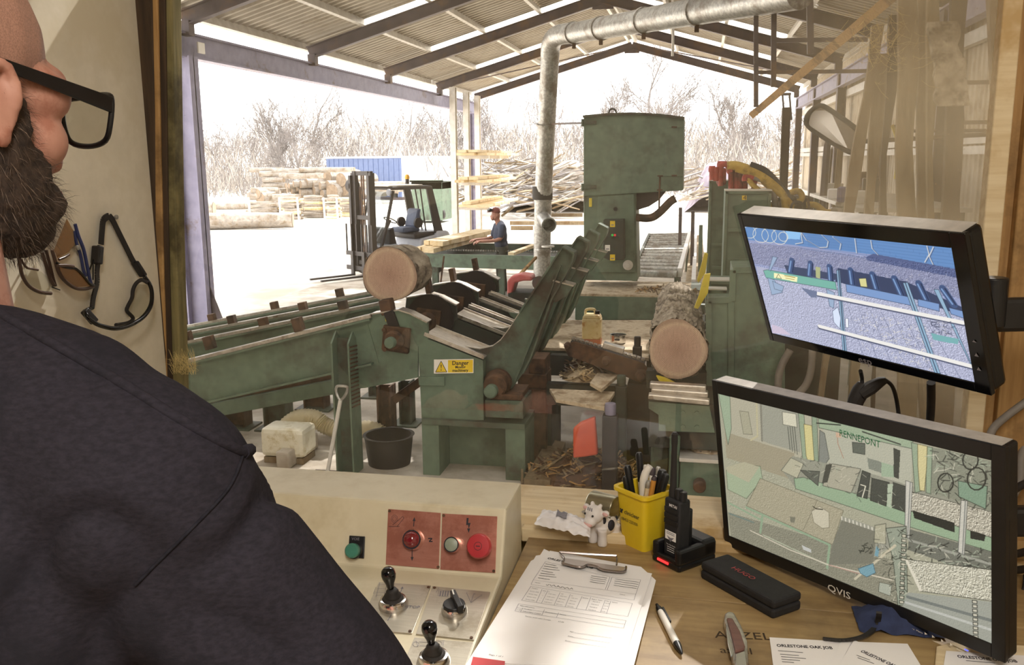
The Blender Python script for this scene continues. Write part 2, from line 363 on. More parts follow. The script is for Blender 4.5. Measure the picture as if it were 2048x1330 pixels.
# open west side: columns and the deep beam over the opening
ww = ST('wall_west')
def icol(b, X, Y, z1, wd=.36, dp=.26, t=.025):
    b.bx(X-wd/2, Y-dp/2, 0, X-wd/2+t, Y+dp/2, z1); b.bx(X+wd/2-t, Y-dp/2, 0, X+wd/2, Y+dp/2, z1); b.bx(X-wd/2, Y-t/2, 0, X+wd/2, Y+t/2, z1)
for Y in (3.9, 13.15, 31.9):
    b = B(); icol(b, XL, Y, 4.3); b.bx(XL-.28, Y-.25, 0, XL+.28, Y+.25, .03); b.build('column', m_['steel_purple'], ww, 0, None)
b = B(); b.beam((XL+.2, 13.2, .02), (XL+.75, 13.2, .02), .12, .03); b.prism([(XL+.18, 13.15, 0), (XL+.42, 13.15, 0), (XL+.18, 13.15, .7)], (0, .03, 0)); b.build('column_brace', m_['steel_dark'], ww, 0, None)
b = B(); b.ibeam((XL, 1.8, 4.48), (XL, 32.1, 4.48), .2, .38, .03); b.build('eave_beam', m_['steel_purple'], ww, 0, None)
b = B(); b.box(px(402, 96, XL+.14), (.03, .2, .17)); b.build('junction_box', m_['white_plastic'], ww, .01)
b = B(); b.box((-8.5, 17, 4.72), (.16, .16, .16)); b.build('lamp_bracket', m_['black_steel'], ww, 0, None)
# clad east side
we = ST('wall_east')
cs = B(); cs.grid(lambda u, v: V((.035 if int(u*36+.5) % 6 in (2, 3) else 0, u*1.2, v*4.95)), 36, 1); cs = cs.mesh('cladding_sheet', m_['clad'])
for i in range(26): shared(cs, 'cladding_sheet', we, (3.36, 1.1+i*1.2, .02))
for Y in RY[1:]:
    b = B(); icol(b, XR+.02, Y, 4.55, .2, .24, .02); b.build('column', m_['steel_dark'], we, 0, None)
b = B(); b.ibeam((XR-.02, 3, 4.42), (XR-.02, 32.05, 4.42), .16, .34, .025); b.build('eave_beam', m_['steel_purple'], we, 0, None)
for z, h in ((4.12, .16), (2.9, .13), (2.76, .1), (1.6, .13)):
    b = B(); b.beam((3.26, 2.5, z), (3.26, 32.1, z), .1, h); b.build('girt', m_['steel_pale'], we, 0, None)
ws = ST('wall_south_added')  # unseen wall added to shut out sky light from behind
for i in range(10):
    shared(cs, 'cladding_sheet', ws, (-8.35+(i+1)*1.2, -1.6, .02), (0, 0, math.pi/2), (1, 1, 1.36))
wn = ST('wall_west_added')  # unseen cladding added to darken the near end of the shed
for i in range(8): shared(cs, 'cladding_sheet', wn, (-8.3, -1.6+i*1.2, .02))
# ------------------------------------------------ cabin shell
CX0, CX1, CY0, CY1, CZ0, CZ1 = -.985, 1.0, -1.3, 1.5, 1.08, 3.62
ZD = 2.06                     # desk height
def wall(n, x0, y0, z0, x1, y1, z1, m='cream_wall'):
    b = B(); b.bx(x0, y0, z0, x1, y1, z1); return tag(b.build(n, m_[m], None, 0, None), kind='structure')
wall('wall_left', CX0-.05, CY0, CZ0, CX0, CY1, CZ1)
wall('wall_right', CX1, CY0, CZ0, CX1+.05, 1.62, CZ1); wall('wall_rear', CX0-.05, CY0-.05, CZ0, CX1+.05, CY0, CZ1)
wall('floor_cabin', CX0-.05, CY0-.05, .98, CX1+.05, 1.62, CZ0, 'timber'); wall('ceiling_cabin', CX0-.05, CY0-.05, CZ1, CX1+.05, 1.62, CZ1+.05)
wall('wall_front', -1.035, 1.5, 1.08, 1.05, 1.6, 2.05, 'timber_green'); wall('trim_1', -1.035, 1.5, 3.30, 1.05, 1.6, CZ1, 'timber')
for i, (x, y) in enumerate(((-.95, -1.2), (.95, -1.2), (-.95, 1.53), (.95, 1.53))): wall('trim_%d' % (i+2), x-.05, y-.05, 0, x+.05, y+.05, .98, 'timber_dark')
win = ST('window_1', (0, 1.53, 2.05), 'cabin window of dusty glass in rough timber framing')
b = B(); b.bx(-.96, 1.528, 2.07, .5, 1.534, 3.32); b.build('pane', m_['dusty_glass'], win, 0, None)
def jamb(name, pts, Y, t, m, bev=.002):
    b = B(); b.prism([py(x, y, Y) for x, y in pts], (0, t, 0)); return b.build(name, m_[m], win, bev)
jamb('post_batten', [(240, -160), (303, -160), (304, 0), (309, 230), (310, 455), (330, 705), (330, 830), (300, 830), (280, 455)][::-1], 1.5, .03, 'timber_dark')
jamb('post_batten', [(300, -160), (314, -160), (315, 0), (321, 300), (327, 560), (333, 760), (324, 760), (308, 455), (300, 0)][::-1], 1.502, .02, 'timber')
jamb('post_batten', [(312, -160), (330, -160), (330, 0), (336, 455), (345, 800), (330, 800), (318, 400)][::-1], 1.506, .03, 'timber_dark')
jamb('post_batten', [(326, -160), (343, -160), (344, 0), (352, 455), (362, 800), (340, 800), (334, 400)][::-1], 1.51, .03, 'timber_green')
for n, x0, x1, y0, y1, m in (('jamb_strip', .425, .452, 1.495, 1.525, 'pale_timber'), ('jamb_strip', .452, .47, 1.51, 1.53, 'timber'), ('jamb_post', .468, 1.0, 1.49, 1.60, 'timber')):
    b = B(); b.bx(x0, y0, 2.05, x1, y1, 3.32); b.build(n, m_[m], win, .002)
b = B(); b.bx(-.96, 1.455, 2.05, 1.0, 1.60, 2.092); b.build('sill', m_['pale_timber'], win, .003)
b = B(); b.bx(-.285, 1.432, 2.05, 1.0, 1.453, 2.076); b.build('sill_batten', m_['pale_timber'], win, .003)
# ------------------------------------------------ machinery
def plate(b, Y, pts, t=.03): return b.prism([py(x, y, Y) for x, y in pts], (0, t, 0))
def part(t, n, m, fn, bev=.0, smooth=35):
    b = B(); fn(b); return b.build(n, m_[m] if isinstance(m, str) else [m_[q] for q in m], t, bev, smooth)
def pyplate(t, n, m, Y, pts, th=.03, bev=.003): return part(t, n, m, lambda b: plate(b, Y, pts, th), bev, None)
def boltrow(t, pts, r=.018, m='rust', ax=(0, -1, 0), n='bolt'):
    for p in pts: part(t, n, m, lambda b: b.cyl(V(p), V(p)+V(ax)*.02, r, 6), 0, None)
def make_log(name, a, bb, r, label, group=None, seed=0, bark='bark', cat='log', n=40, m=26, rough=.05):
    """A log from a (near end) to bb: ridged bark skin and two sawn ends."""
    a, bb = V(a), V(bb); d = bb-a; L = d.length; t = T(name, a, label, cat, group)
    fr = Fr(a, d.cross(V((0, 0, 1))), d)
    rad = lambda v, an: r*(1-.1*v)*(1+.035*math.sin(2*an+seed)+.03*math.sin(3*an+seed*2)) + .4*rough*r*noise.noise(V((math.cos(an)*3+seed, math.sin(an)*3, v*L*2)))
    bk = lambda v, an: rad(v, an)+rough*r*(abs(noise.noise(V((math.cos(an)*11+seed, math.sin(an)*11, v*L*3.2))))*2-.3)
    b = B(); P = lambda u, v: fr(math.cos(2*math.pi*u)*bk(v, 2*math.pi*u), L*v, math.sin(2*math.pi*u)*bk(v, 2*math.pi*u))
    b.grid(P, n, m); b.build('bark', m_[bark], t, 0, 60)
    for v in (0, 1):
        b = B(); pts = [fr(math.cos(q)*rad(v, q)*.985, L*v+(.004 if v else -.004), math.sin(q)*rad(v, q)*.985) for q in [2*math.pi*i/n for i in range(n)]]
        b.prism(pts, d.normalized()*(-.012 if v else .012)); b.build('sawn_end', m_['log_end'], t, 0, None)
    return t
FY = [7.2, 8.13, 9.0, 9.97]
# --- infeed deck
dk = T('log_deck', (-3.6, 8.4, 0), 'green steel log infeed deck of stepped beams and chain rails', 'conveyor')
rails = [((355, 728), (744, 632), .40), ((355, 689), (760, 608), .17), ((355, 671), (760, 594), .15), ((355, 657), (760, 582), .15)]
dogs = [[(420, 697), (597, 661)], [(376, 685), (528, 658), (687, 624)], [(465, 651), (607, 625)], [(425, 646), (550, 622), (680, 596)]]
for i, (a, c, h) in enumerate(rails):
    Y = FY[i]; A, C = py(*a, Y), py(*c, Y); A = A+(A-C)*.5; u = V((0, 0, 1))
    part(dk, 'deck_beam', 'green', lambda b: (b.beam(A-u*(h/2+.02), C-u*(h/2+.02), .012, h), b.beam(A-u*.02, C-u*.02, .13, .018), b.beam(A-u*(h+.01), C-u*(h+.01), .13, .018)), 0, None)
    part(dk, 'chain_rail', 'worn_steel', lambda b: (b.beam(A+V((0, -.035, .006)), C+V((0, -.035, .006)), .02, .03), b.beam(A+V((0, .035, .006)), C+V((0, .035, .006)), .02, .03)), 0, None)
    part(dk, 'drive_chain', 'rust', lambda b: b.beam(A+u*.004, C+u*.004, .045, .02), 0, None)
    ang = Matrix.Rotation(-math.atan2((C-A).z, (C-A).x), 3, 'Y')
    for x, y in dogs[i]:
        p = py(x, y, Y); part(dk, 'chain_dog', 'rust', lambda b: b.box(p+u*.055, (.085, .075, .12), ang), .006, None)
gus = [(650, 660), (744, 629), (798, 621), (820, 628), (855, 646), (857, 677), (836, 694), (836, 755), (730, 776), (668, 782), (655, 720)]
gp = [py(x, y, 7.2) for x, y in gus]; bc = py(795, 677, 7.2)
for i, Y in enumerate(FY):
    o = V((0, Y-7.2, 0)); g = gp if i < 1 else gp[2:9]+[gp[1]]
    part(dk, 'gusset_plate', 'green' if i < 1 else 'green_dark', lambda b: b.prism([p+o for p in g], (0, .03, 0)), .003, None)
    part(dk, 'wear_strip', 'worn_steel', lambda b: [b.beam(gp[k]+o+V((0, .05, .006)), gp[k+1]+o+V((0, .05, .006)), .13, .012) for k in (1, 2, 3)], 0, None)
    q = bc+o+V((0, -.03, 0))
    part(dk, 'bearing_plate', 'rust', lambda b: b.box(q, (.24, .05, .22), Matrix.Rotation(.12, 3, 'Y')), .01, None)
    br = part(dk, 'bearing', 'rust', lambda b: b.lathe([(.085, 0), (.088, .05), (.07, .07), (.07, .08)], q+V((0, -.02, 0)), (0, -1, 0), 20), 0)
    part(dk, 'shaft_end', 'green', lambda b: b.lathe([(.048, 0), (.048, .1), (.04, .112)], q+V((-.01, -.05, -.005)), (0, -1, 0), 16), 0)
    if i == 0: boltrow(dk, [q+V((sx*.095, -.025, sz*.085)) for sx in (-1, 1) for sz in (-1, 1)], .02)
    if i:
        part(dk, 'chain_sprocket', 'black_steel', lambda b: b.cyl(bc+o+V((.02, -.03, .02)), bc+o+V((.02, .02, .02)), .23, 28), 0)
        part(dk, 'stop_dog', 'rust', lambda b: b.beam(gp[2]+o+V((-.02, .05, 0)), gp[2]+o+V((-.045, .05, .14)), .1, .05, (1, 0, 0)), .006, None)
part(dk, 'stop_dog', 'rust', lambda b: b.beam(py(778, 628, 7.25), py(772, 598, 7.25), .12, .1, (1, 0, 0)), .008, None)
part(dk, 'stop_arm', 'black_steel', lambda b: b.beam(py(778, 622, 7.2), py(792, 660, 7.2), .06, .09, (1, 0, 0)), .005, None)
part(dk, 'drive_shaft', 'rust', lambda b: b.cyl(bc+V((0, .1, 0)), bc+V((0, 2.9, 0)), .045, 14))
part(dk, 'square_tag', 'yellow_paint', lambda b: plate(b, 7.19, [(770, 636), (776, 635), (777, 642), (771, 643)], .004), 0, None)
for (x0, y0), (x1, y1), Y, m, h in (((449, 757), (663, 718), 9., 'rust', .09), ((443, 789), (665, 748), 8.13, 'rust', .10), ((455, 814), (672, 772), 8.05, 'green', .14), ((449, 746), (663, 706), 9.3, 'green_dirty', .1)):
    a, c = py(x0, y0, Y), py(x1, y1, Y); a = a+(a-c)*.4; c = c+(c-a)*.15
    part(dk, 'return_rail' if m == 'rust' else 'tie_beam', m, lambda b: b.beam(a, c, .1, h), .004, None)
    if m == 'rust': part(dk, 'slide_strip', 'worn_steel', lambda b: b.beam(a+V((0, -.03, h/2)), c+V((0, -.03, h/2)), .02, .012), 0, None)
for x0, x1, yt, Y, m in ((437, 488, 752, 8.2, 'rust'), (528, 573, 768, 8.2, 'green_dirty'), (607, 648, 726, 9.0, 'rust'), (756, 783, 770, 8.0, 'rust'), (800, 822, 762, 8.6, 'green_dirty'), (740, 758, 772, 9.6, 'green_dirty')):
    a, c = py(x0, yt, Y), py(x1, yt, Y)
    part(dk, 'leg', m, lambda b: (b.bx(a.x, Y-.06, .02, a.x+.015, Y+.12, a.z), b.bx(c.x-.015, Y-.06, .02, c.x, Y+.12, a.z), b.bx(a.x, Y+.02, .02, c.x, Y+.035, a.z)), 0, None)
    part(dk, 'foot_plate', 'green_dirty', lambda b: b.bx(a.x-.08, Y-.12, 0, c.x+.08, Y+.18, .02), .003, None)
part(dk, 'diagonal_brace', 'rust', lambda b: b.beam(py(788, 800, 8.0), py(842, 762, 8.0), .05, .08), .004, None)
ps = T('stop_post', py(690, 940, 7.05)*1, 'tall green H-section post with pointed tops in front of infeed deck', 'post'); ps.location.z = 0
zt = py(670, 665, 7.05).z; xa, xb = py(664, 700, 7.05).x, py(697, 700, 7.05).x
for x in (xa, xb): part(ps, 'flange', 'green', lambda b: b.prism([(x, 7.02, 0), (x, 7.24, 0), (x, 7.24, zt-.12), (x, 7.13, zt), (x, 7.02, zt-.09)], (.016, 0, 0)), .002, None)
part(ps, 'web', 'green_dirty', lambda b: b.bx(xa, 7.125, 0, xb, 7.14, zt-.06), 0, None)
for k in range(16): part(ps, 'notch_tooth', 'rust', lambda b: b.beam((xb+.018, 7.03, .62+k*.035), (xb+.018, 7.22, .60+k*.035), .01, .012), 0, None)
# --- short log waiting on the deck
make_log('oak_log', py(779, 549, 7.3), py(779, 549, 7.3)+V((.03, .42, .0)), .245, 'short thick sawn log resting on the stops of the infeed deck', seed=1.3)
# --- loader frames and turning arms
ld = T('log_turner', (-1.9, 8.2, 0), 'green log turning machine with four raised arms and danger sign', 'sawmill machine')
bxp = [(836, 692), (850, 676), (966, 721), (968, 841), (843, 839)]
lt = [(849, 674), (862, 663), (979, 711), (967, 721)]
for i, (Y, t) in enumerate(((7.2, .34), (8.17, .3), (8.7, .08), (9.15, .08), (9.6, .08))):
    o = V((0, Y-7.2, 0)); q = [py(x, y, 7.2)+o for x, y in bxp]; m = 'green' if i == 0 else 'green_dark'
    part(ld, 'end_housing' if i < 2 else 'guide_plate', m, lambda b: b.prism(q, (0, t, 0)), .005, None)
    a, c = py(849, 672, 7.2)+o, py(968, 719, 7.2)+o
    w_ = .34 if i < 2 else .1
    part(ld, 'skid_strip', 'worn_steel', lambda b: (b.beam(a+V((0, w_/2, .01)), c+V((0, w_/2, .01)), w_+.02, .014), b.beam(a+V((0, .0, .02)), c+V((0, .0, .02)), .012, .03), b.beam(a+V((0, w_, .02)), c+V((0, w_, .02)), .012, .03)), 0, None)
pyplate(ld, 'bracket_plate', 'green', 7.185, [(836, 753), (889, 754), (889, 772), (838, 771)], .015)
arm = [(930, 694), (959, 699), (985, 693), (1001, 681), (1017, 660), (1041, 623), (1126, 494), (1149, 506), (1146, 522), (1105, 597), (1064, 711), (1047, 745), (1025, 776), (1000, 792), (975, 776), (963, 750), (952, 715), (935, 703)]
dog = [(1106, 562), (1147, 573), (1132, 594), (1110, 606), (1100, 588)]
hub = py(998, 763, 7.3)
AY = [7.3, 8.25, 9.1, 10.0]
for i, Y in enumerate(AY):
    o = V((0, Y-7.3, 0)); q = [py(x, y, 7.3)+o for x, y in arm]; m = 'green_dirty' if i < 2 else 'green'
    part(ld, 'turning_arm', m, lambda b: b.prism(q, (0, .025, 0)), .003, None)
    def fl(b, ks, w0=-.06, w1=.12):
        for k in ks:
            a, c = q[k], q[k+1]; n = V((-(c-a).z, 0, (c-a).x)).normalized(); mid = V((0, (w0+w1)/2+.012, 0))
            b.beam(a+mid, c+mid, w1-w0, .014, n)
    part(ld, 'arm_flange', m, lambda b: fl(b, (5, 6, 7, 8, 9, 10)), 0, None)
    part(ld, 'arm_wear_edge', 'worn_steel', lambda b: fl(b, (0, 1, 2, 3, 4), -.004, .03), 0, None)
    part(ld, 'arm_rib', m, lambda b: b.beam(py(1031, 762, 7.29)+o, py(1122, 530, 7.29)+o, .012, .05, (0, 1, 0)), 0, None)
    dg = part(ld, 'turning_dog', m, lambda b: b.prism([py(x, y, 7.28)+o for x, y in dog], (0, .14, 0)), .004, None)
    part(dg, 'dog_edge', 'worn_steel', lambda b: b.beam(py(1106, 561, 7.28)+o+V((0, .07, 0)), py(1147, 572, 7.28)+o+V((0, .07, 0)), .15, .012), 0, None)
    h = hub+o
    part(ld, 'hub', 'rust', lambda b: b.lathe([(.115, .0), (.12, .06), (.1, .09), (.1, .16), (.085, .18)], h+V((0, .0, 0)), (0, -1, 0), 24))
    part(ld, 'shaft_end', 'green', lambda b: b.lathe([(.056, .0), (.056, .09), (.046, .10)], h+V((-.02, -.16, -.03)), (0, -1, 0), 18))
part(ld, 'arm_shaft', 'rust', lambda b: b.cyl(hub+V((0, .1, 0)), hub+V((0, 2.9, 0)), .06, 14))
p0, p1 = py(843, 838, 7.15), py(1050, 836, 7.15)
part(ld, 'top_beam', 'green_dirty', lambda b: b.bx(p0.x, 7.15, p0.z-.05, p1.x, 7.62, p0.z), .004, None)
for x0, x1 in ((843, 877), (1010, 1050)):
    a, c = py(x0, 840, 7.17), py(x1, 840, 7.17); part(ld, 'pedestal_column', 'green', lambda b: b.bx(a.x, 7.17, 0, c.x, 7.6, a.z-.04), .004, None)
part(ld, 'pedestal_panel', 'green', lambda b: b.bx(p0.x+.05, 7.5, 0, p1.x-.05, 7.53, p0.z-.05), 0, None)
a, c = py(970, 800, 7.1), py(1046, 838, 7.1)
part(ld, 'bearing_pad', 'green_dirty', lambda b: b.bx(a.x, 7.1, c.z, c.x, 7.5, a.z), .004, None)
part(ld, 'bearing_pad', 'rust', lambda b: b.bx(a.x+.04, 7.12, a.z, c.x-.02, 7.5, a.z+.05), .006, None)
for x0, y0, x1, y1, Y in ((1057, 717, 1090, 748, 7.75), (1035, 748, 1092, 778, 7.72), (1049, 778, 1092, 960, 7.7)):
    a, c = py(x0, y0, Y), py(x1, y1, Y); part(ld, 'stand_block', 'rust', lambda b: b.bx(a.x, Y, max(c.z, 0), c.x, Y+.3, a.z), .006, None)
# the yellow warning plate: symbol on white, words on yellow
def sign(parent, fr, W, H, lines, name='danger_sign'):
    b = B(); b.prism([fr(0, 0), fr(W, 0), fr(W, H), fr(0, H)], fr.z*.003); sg = b.build(name, m_['white_plastic'], parent, 0, None)
    b = B(); poly_b(b, fr, [(W*.36, H*.06), (W*.985, H*.06), (W*.985, H*.94), (W*.36, H*.94)], .0036); poly_b(b, fr, [(W*.04, H*.1), (W*.33, H*.1), (W*.185, H*.88)], .0036); b.build('yellow_field', m_['yellow_plastic'], sg, 0, None)
    b = B()
    for u0, v0, u1, v1 in ((.04, .1, .33, .1), (.33, .1, .185, .88), (.185, .88, .04, .1)): line_b(b, fr, W*u0, H*v0, W*u1, H*v1, W*.014, .0044)
    poly_b(b, fr, [(W*.172, H*.64), (W*.198, H*.64), (W*.19, H*.34), (W*.18, H*.34)], .0044); poly_b(b, fr, [(W*.174, H*.29), (W*.196, H*.29), (W*.196, H*.21), (W*.174, H*.21)], .0044)
    for s, sz, v in lines: text_b(b, fr, s, H*sz, W*.67, H*v, 'CENTER', 1., .0044, H*.008)
    b.build('lettering', m_['ink'], sg, 0, None); return sg
A, Bq, Cq = py(868, 747, 7.19), py(947, 746, 7.19), py(868, 719, 7.19)
sign(ld, Fr(A, Bq-A, Cq-A, (0, -1, 0)), (Bq-A).length, (Cq-A).length, (('Danger', .40, .60), ('Moving', .25, .36), ('machinery', .27, .12)))
# --- chain bar that rolls the log
ch = T('chain_turner', py(1285, 760, 7.6), 'dark sloping chain bar beside the barked log on the carriage', 'chain bar')
pyplate(ch, 'side_plate', 'rust', 7.6, [(1127, 689), (1150, 683), (1288, 727), (1300, 745), (1298, 762), (1280, 766), (1255, 755), (1136, 712)], .02)
pyplate(ch, 'side_plate', 'rust', 7.78, [(1127, 689), (1150, 683), (1288, 727), (1300, 745), (1298, 762), (1280, 766), (1255, 755), (1136, 712)], .02)
a, c = py(1143, 676, 7.7), py(1290, 720, 7.7)
part(ch, 'chain_guide', 'black_steel', lambda b: b.beam(a-V((0, 0, .03)), c-V((0, 0, .03)), .14, .03), 0, None)
lk = B(); lk.bx(-.016, -.03, -.008, .016, -.014, .012); lk.bx(-.016, .014, -.008, .016, .03, .012); lk.bx(-.006, -.014, -.004, .006, .014, .006); lk = lk.mesh('chain_link', m_['worn_steel'])
for k in range(17):
    if k in (8, 9, 10): continue
    shared(lk, 'chain_link', ch, a.lerp(c, (k+.5)/17)-ch.location, (0, math.atan2((a-c).z, (c-a).x), 0))
p = a.lerp(c, .56); part(ch, 'spike_block', 'worn_steel', lambda b: b.beam(p+V((-.08, 0, .05)), p+V((.1, 0, .0)), .1, .05), .004, None)
for x, y, r, n in ((1283, 750, .055, 'end_roller'), (1213, 721, .04, 'pivot'), (1136, 690, .03, 'pivot')):
    q = py(x, y, 7.58); part(ch, n, 'rust', lambda b: b.lathe([(r, 0), (r, .04), (r*.7, .05), (r*.7, .08), (r*.6, .085)], q, (0, -1, 0), 18))
part(ch, 'support_block', 'green_dark', lambda b: b.bx(py(1256, 765, 7.7).x, 7.62, 0, py(1305, 765, 7.7).x, 7.9, py(1256, 762, 7.7).z), .005, None)
def ram(px0, px1, yt, yb, Y, label, cap='black_steel', body='black_steel'):
    a, c = py(px0, yt, Y), py(px1, yt, Y); r = (c.x-a.x)/2; x = a.x+r; zt = a.z; zb = max(0, py(px0, yb, Y).z)
    t = T('hydraulic_ram', (x, Y, zb), label, 'hydraulic ram')
    part(t, 'ram_body', body, lambda b: b.bx(x-r, Y-r, zb, x+r, Y+r, zt-.09), .01, None)
    part(t, 'ram_cap', cap, lambda b: b.lathe([(r*.72, -.1), (r*.78, -.02), (r*.7, 0)], (x, Y, zt), (0, 0, 1), 18))
ram(1266, 1284, 673, 1000, 8.2, 'small black ram with round cap behind the chain bar')
ram(1231, 1255, 750, 990, 7.5, 'dark square post with flat round cap in front of chain bar', 'green_dirty', 'green_dark')
ram(1206, 1236, 806, 1000, 6.9, 'nearest square post with pale blue round cap', 'steel_purple', 'black_steel')
def sheetz(name, m, z, pts, label, cat, t=.02, group=None):
    b = B(); b.prism([pz(x, y, z) for x, y in pts], (0, 0, -t)); return solo(b, name, m_[m], label, cat, group, bev=.003, smooth=None)
sheetz('cover_board', 'sawdust', .76, [(1099, 777), (1230, 783), (1209, 815), (1112, 798)], 'wide sawdust covered board below the chain bar', 'board', .03)
sheetz('cover_board', 'sawdust', .85, [(1180, 765), (1194, 746), (1238, 748), (1203, 778)], 'small pale chip covered board under the chain bar', 'board', .03)
t = T('cross_frame', (-.9, 8.05, 0), 'dark steel frame under the chip covered boards', 'frame')
for z, Y, x0, x1 in ((.66, 7.75, 1092, 1235), (.80, 8.3, 1100, 1240)): part(t, 'cross_beam', 'green_dark', lambda b: b.bx(py(x0, 780, Y).x, Y, z-.14, py(x1, 780, Y).x, Y+.1, z+.06), .005, None)
for x in (1100, 1225): part(t, 'leg', 'green_dark', lambda b: b.bx(py(x, 800, 8.).x-.05, 7.8, 0, py(x, 800, 8.).x+.05, 8.35, .55), .005, None)
# bark and chips
def heap(name, c, r, h, label, m='sawdust', n=140, ln=(.03, .12), seed=1, mm=('timber', 'slab_wood', 'rust')):
    g = random.Random(seed); t = T(name, (c[0], c[1], c[2]), label, 'wood chips')
    b = B(); b.grid(lambda u, v: V((c[0]+r[0]*v*math.cos(6.2832*u)*(1+.2*noise.noise(V((math.cos(6.283*u)*2, math.sin(6.283*u)*2, seed)))), c[1]+r[1]*v*math.sin(6.2832*u), c[2]+.004+h*(1-v**1.6)+.12*h*noise.noise(V((u*9, v*6, seed)))*(1-v))), 22, 8)
    tag(b.build('chip_bed', m_[m], t, 0, 60), kind='stuff'); b = B()
    for k in range(n):
        u, v = g.random()*6.283, math.sqrt(g.random()); p = V((c[0]+r[0]*v*math.cos(u), c[1]+r[1]*v*math.sin(u), c[2]+h*(1-v**1.6)+.02)); L = g.uniform(*ln)
        d = V((g.uniform(-1, 1), g.uniform(-1, 1), g.uniform(-.5, .5))).normalized()*L; b.m = g.randrange(3); b.beam(p-d/2, p+d/2, g.uniform(.008, .025), .006)
    tag(b.build('chips', [m_[q] for q in mm], t, 0, None), kind='stuff'); return t
heap('chip_heap', (-.86, 7.2, 0), (.58, .42), .28, 'heap of reddish bark and chips on the floor under the carriage', 'rust', 420, (.05, .2), 3)
heap('chip_heap', (-.98, 7.75, .76), (.17, .1), .1, 'yellow bark shavings lying at the edge of the sawdust board', 'sawdust', 60, (.04, .14), 4, ('pale_timber', 'slab_wood', 'pale_timber'))
heap('chip_heap', (-1.02, 8.25, .66), (.22, .16), .22, 'curled bark pieces caught behind the chain bar', 'rust', 70, (.06, .22), 5, ('slab_wood', 'bark_pale', 'rust'))
b = B(); plate(b, 6.95, [(1146, 858), (1160, 846), (1190, 834), (1196, 910), (1172, 914), (1146, 917)], .06); solo(b, 'orange_plate', m_['orange_red'], 'bright orange red guard hanging under the sawdust board', 'guard', bev=.015, smooth=None)  # flat orange-red plate with cut corners
# boards low down in front of the machine
for pts, z, l in (([(1096, 877), (1131, 884), (1100, 962), (1047, 958)], .12, 'pale plank lying slantwise on the floor in front of the turner'), ([(1098, 943), (1198, 952), (1196, 966), (1096, 960)], .09, 'short pale batten crossing the end of the slanting plank')):
    sheetz('floor_plank', 'slab_wood', z, pts, l, 'plank', .08)
sheetz('floor_block', 'steel_dark', .07, [(1050, 962), (1120, 968), (1110, 1005), (1050, 1000)], 'grey block on the floor under the slanting plank end', 'block', .07)
# --- carriage with headblock towers
cg = T('log_carriage', (.2, 8.8, 0), 'green log carriage with tall headblock towers carrying the barked log', 'sawmill carriage')
pyplate(cg, 'end_plate', 'green', 6.95, [(1297, 803), (1419, 812), (1430, 866), (1317, 862), (1317, 830), (1297, 817)], .05)
part(cg, 'bed', 'green_dark', lambda b: b.bx(py(1300, 780, 7).x, 7.0, .42, py(1420, 780, 7).x+.5, 11.2, .80), .005, None)
for (x0, y0), (x1, y1), Y, h in (((1300, 769), (1412, 776), 7.1, .045), ((1297, 791), (1419, 803), 6.95, .04), ((1303, 780), (1416, 788), 7.02, .04)):
    a, c = py(x0, y0, Y), py(x1, y1, Y); part(cg, 'rail_end', 'worn_steel', lambda b: b.beam(a, c, .09, h), .008, None)
boltrow(cg, [py(x, y, 6.95) for x, y in ((1366, 825), (1394, 826), (1366, 853), (1394, 854))], .02, 'green')
[part(cg, 'bolster', 'green_dark', lambda b: b.bx(-.4, y, .78, .1, y+.14, .93), .005, None) for y in (7.5, 8.6, 9.6)]
[part(cg, 'carriage_leg', 'green_dirty', lambda b: b.bx(x, y, 0, x+.14, y+.2, .45), .005, None) for x, y in ((-.33, 7.1), (.1, 7.1), (-.33, 10.8), (.1, 10.8))]
def framed(t, Y, x0, y0, x1, y1, dep, n='headblock_tower', z0=None, m='green'):
    a, c = py(x0, y0, Y), py(x1, y1, Y); z0 = c.z if z0 is None else z0; e = .028
    tw = part(t, n, m, lambda b: b.bx(a.x, Y+.025, z0, c.x, Y+dep, a.z), .003, None)
    part(tw, 'edge_frame', m, lambda b: (b.bx(a.x, Y, z0, a.x+e, Y+.03, a.z), b.bx(c.x-e, Y, z0, c.x, Y+.03, a.z), b.bx(a.x, Y, a.z-e, c.x, Y+.03, a.z), b.bx(a.x, Y, z0, c.x, Y+.03, z0+e)), .002, None)
    part(tw, 'top_lip', 'steel_pale', lambda b: b.bx(a.x-.005, Y-.005, a.z, c.x+.005, Y+dep*.5, a.z+.012), 0, None); return tw
framed(cg, 9.9, 1419, 362, 1452, 600, .5, z0=.7); framed(cg, 8.95, 1451, 382, 1528, 720, .55, z0=.7)
for y in (430, 488, 535): part(cg, 'tower_rung', 'green', lambda b: b.beam(py(1424, y, 9.86), py(1450, y+1, 9.86), .03, .03), 0, None)
for y in (460, 520): part(cg, 'tower_rung', 'green', lambda b: b.beam(py(1456, y, 8.93), py(1526, y+1, 8.93), .03, .03), 0, None)
framed(cg, 8.2, 1416, 562, 1466, 602, .4); framed(cg, 8.0, 1416, 580, 1452, 605, .3)
hb = part(cg, 'headblock', 'green', lambda b: plate(b, 7.6, [(1416, 601), (1464, 600), (1466, 540), (1570, 540), (1570, 900), (1419, 900)], .7), .004, None)
for q in (((1416, 601), (1464, 600)), ((1464, 602), (1466, 540)), ((1466, 540), (1570, 540)), ((1417, 602), (1419, 860)), ((1462, 604), (1462, 860))):
    part(hb, 'edge_strip', 'green', lambda b: b.beam(py(*q[0], 7.59), py(*q[1], 7.59), .05, .022, (0, 1, 0)), .002, None)
part(cg, 'number_plate', 'yellow_plastic', lambda b: plate(b, 8.94, [(1484, 391), (1493, 391), (1493, 400), (1484, 400)], .004), 0, None)
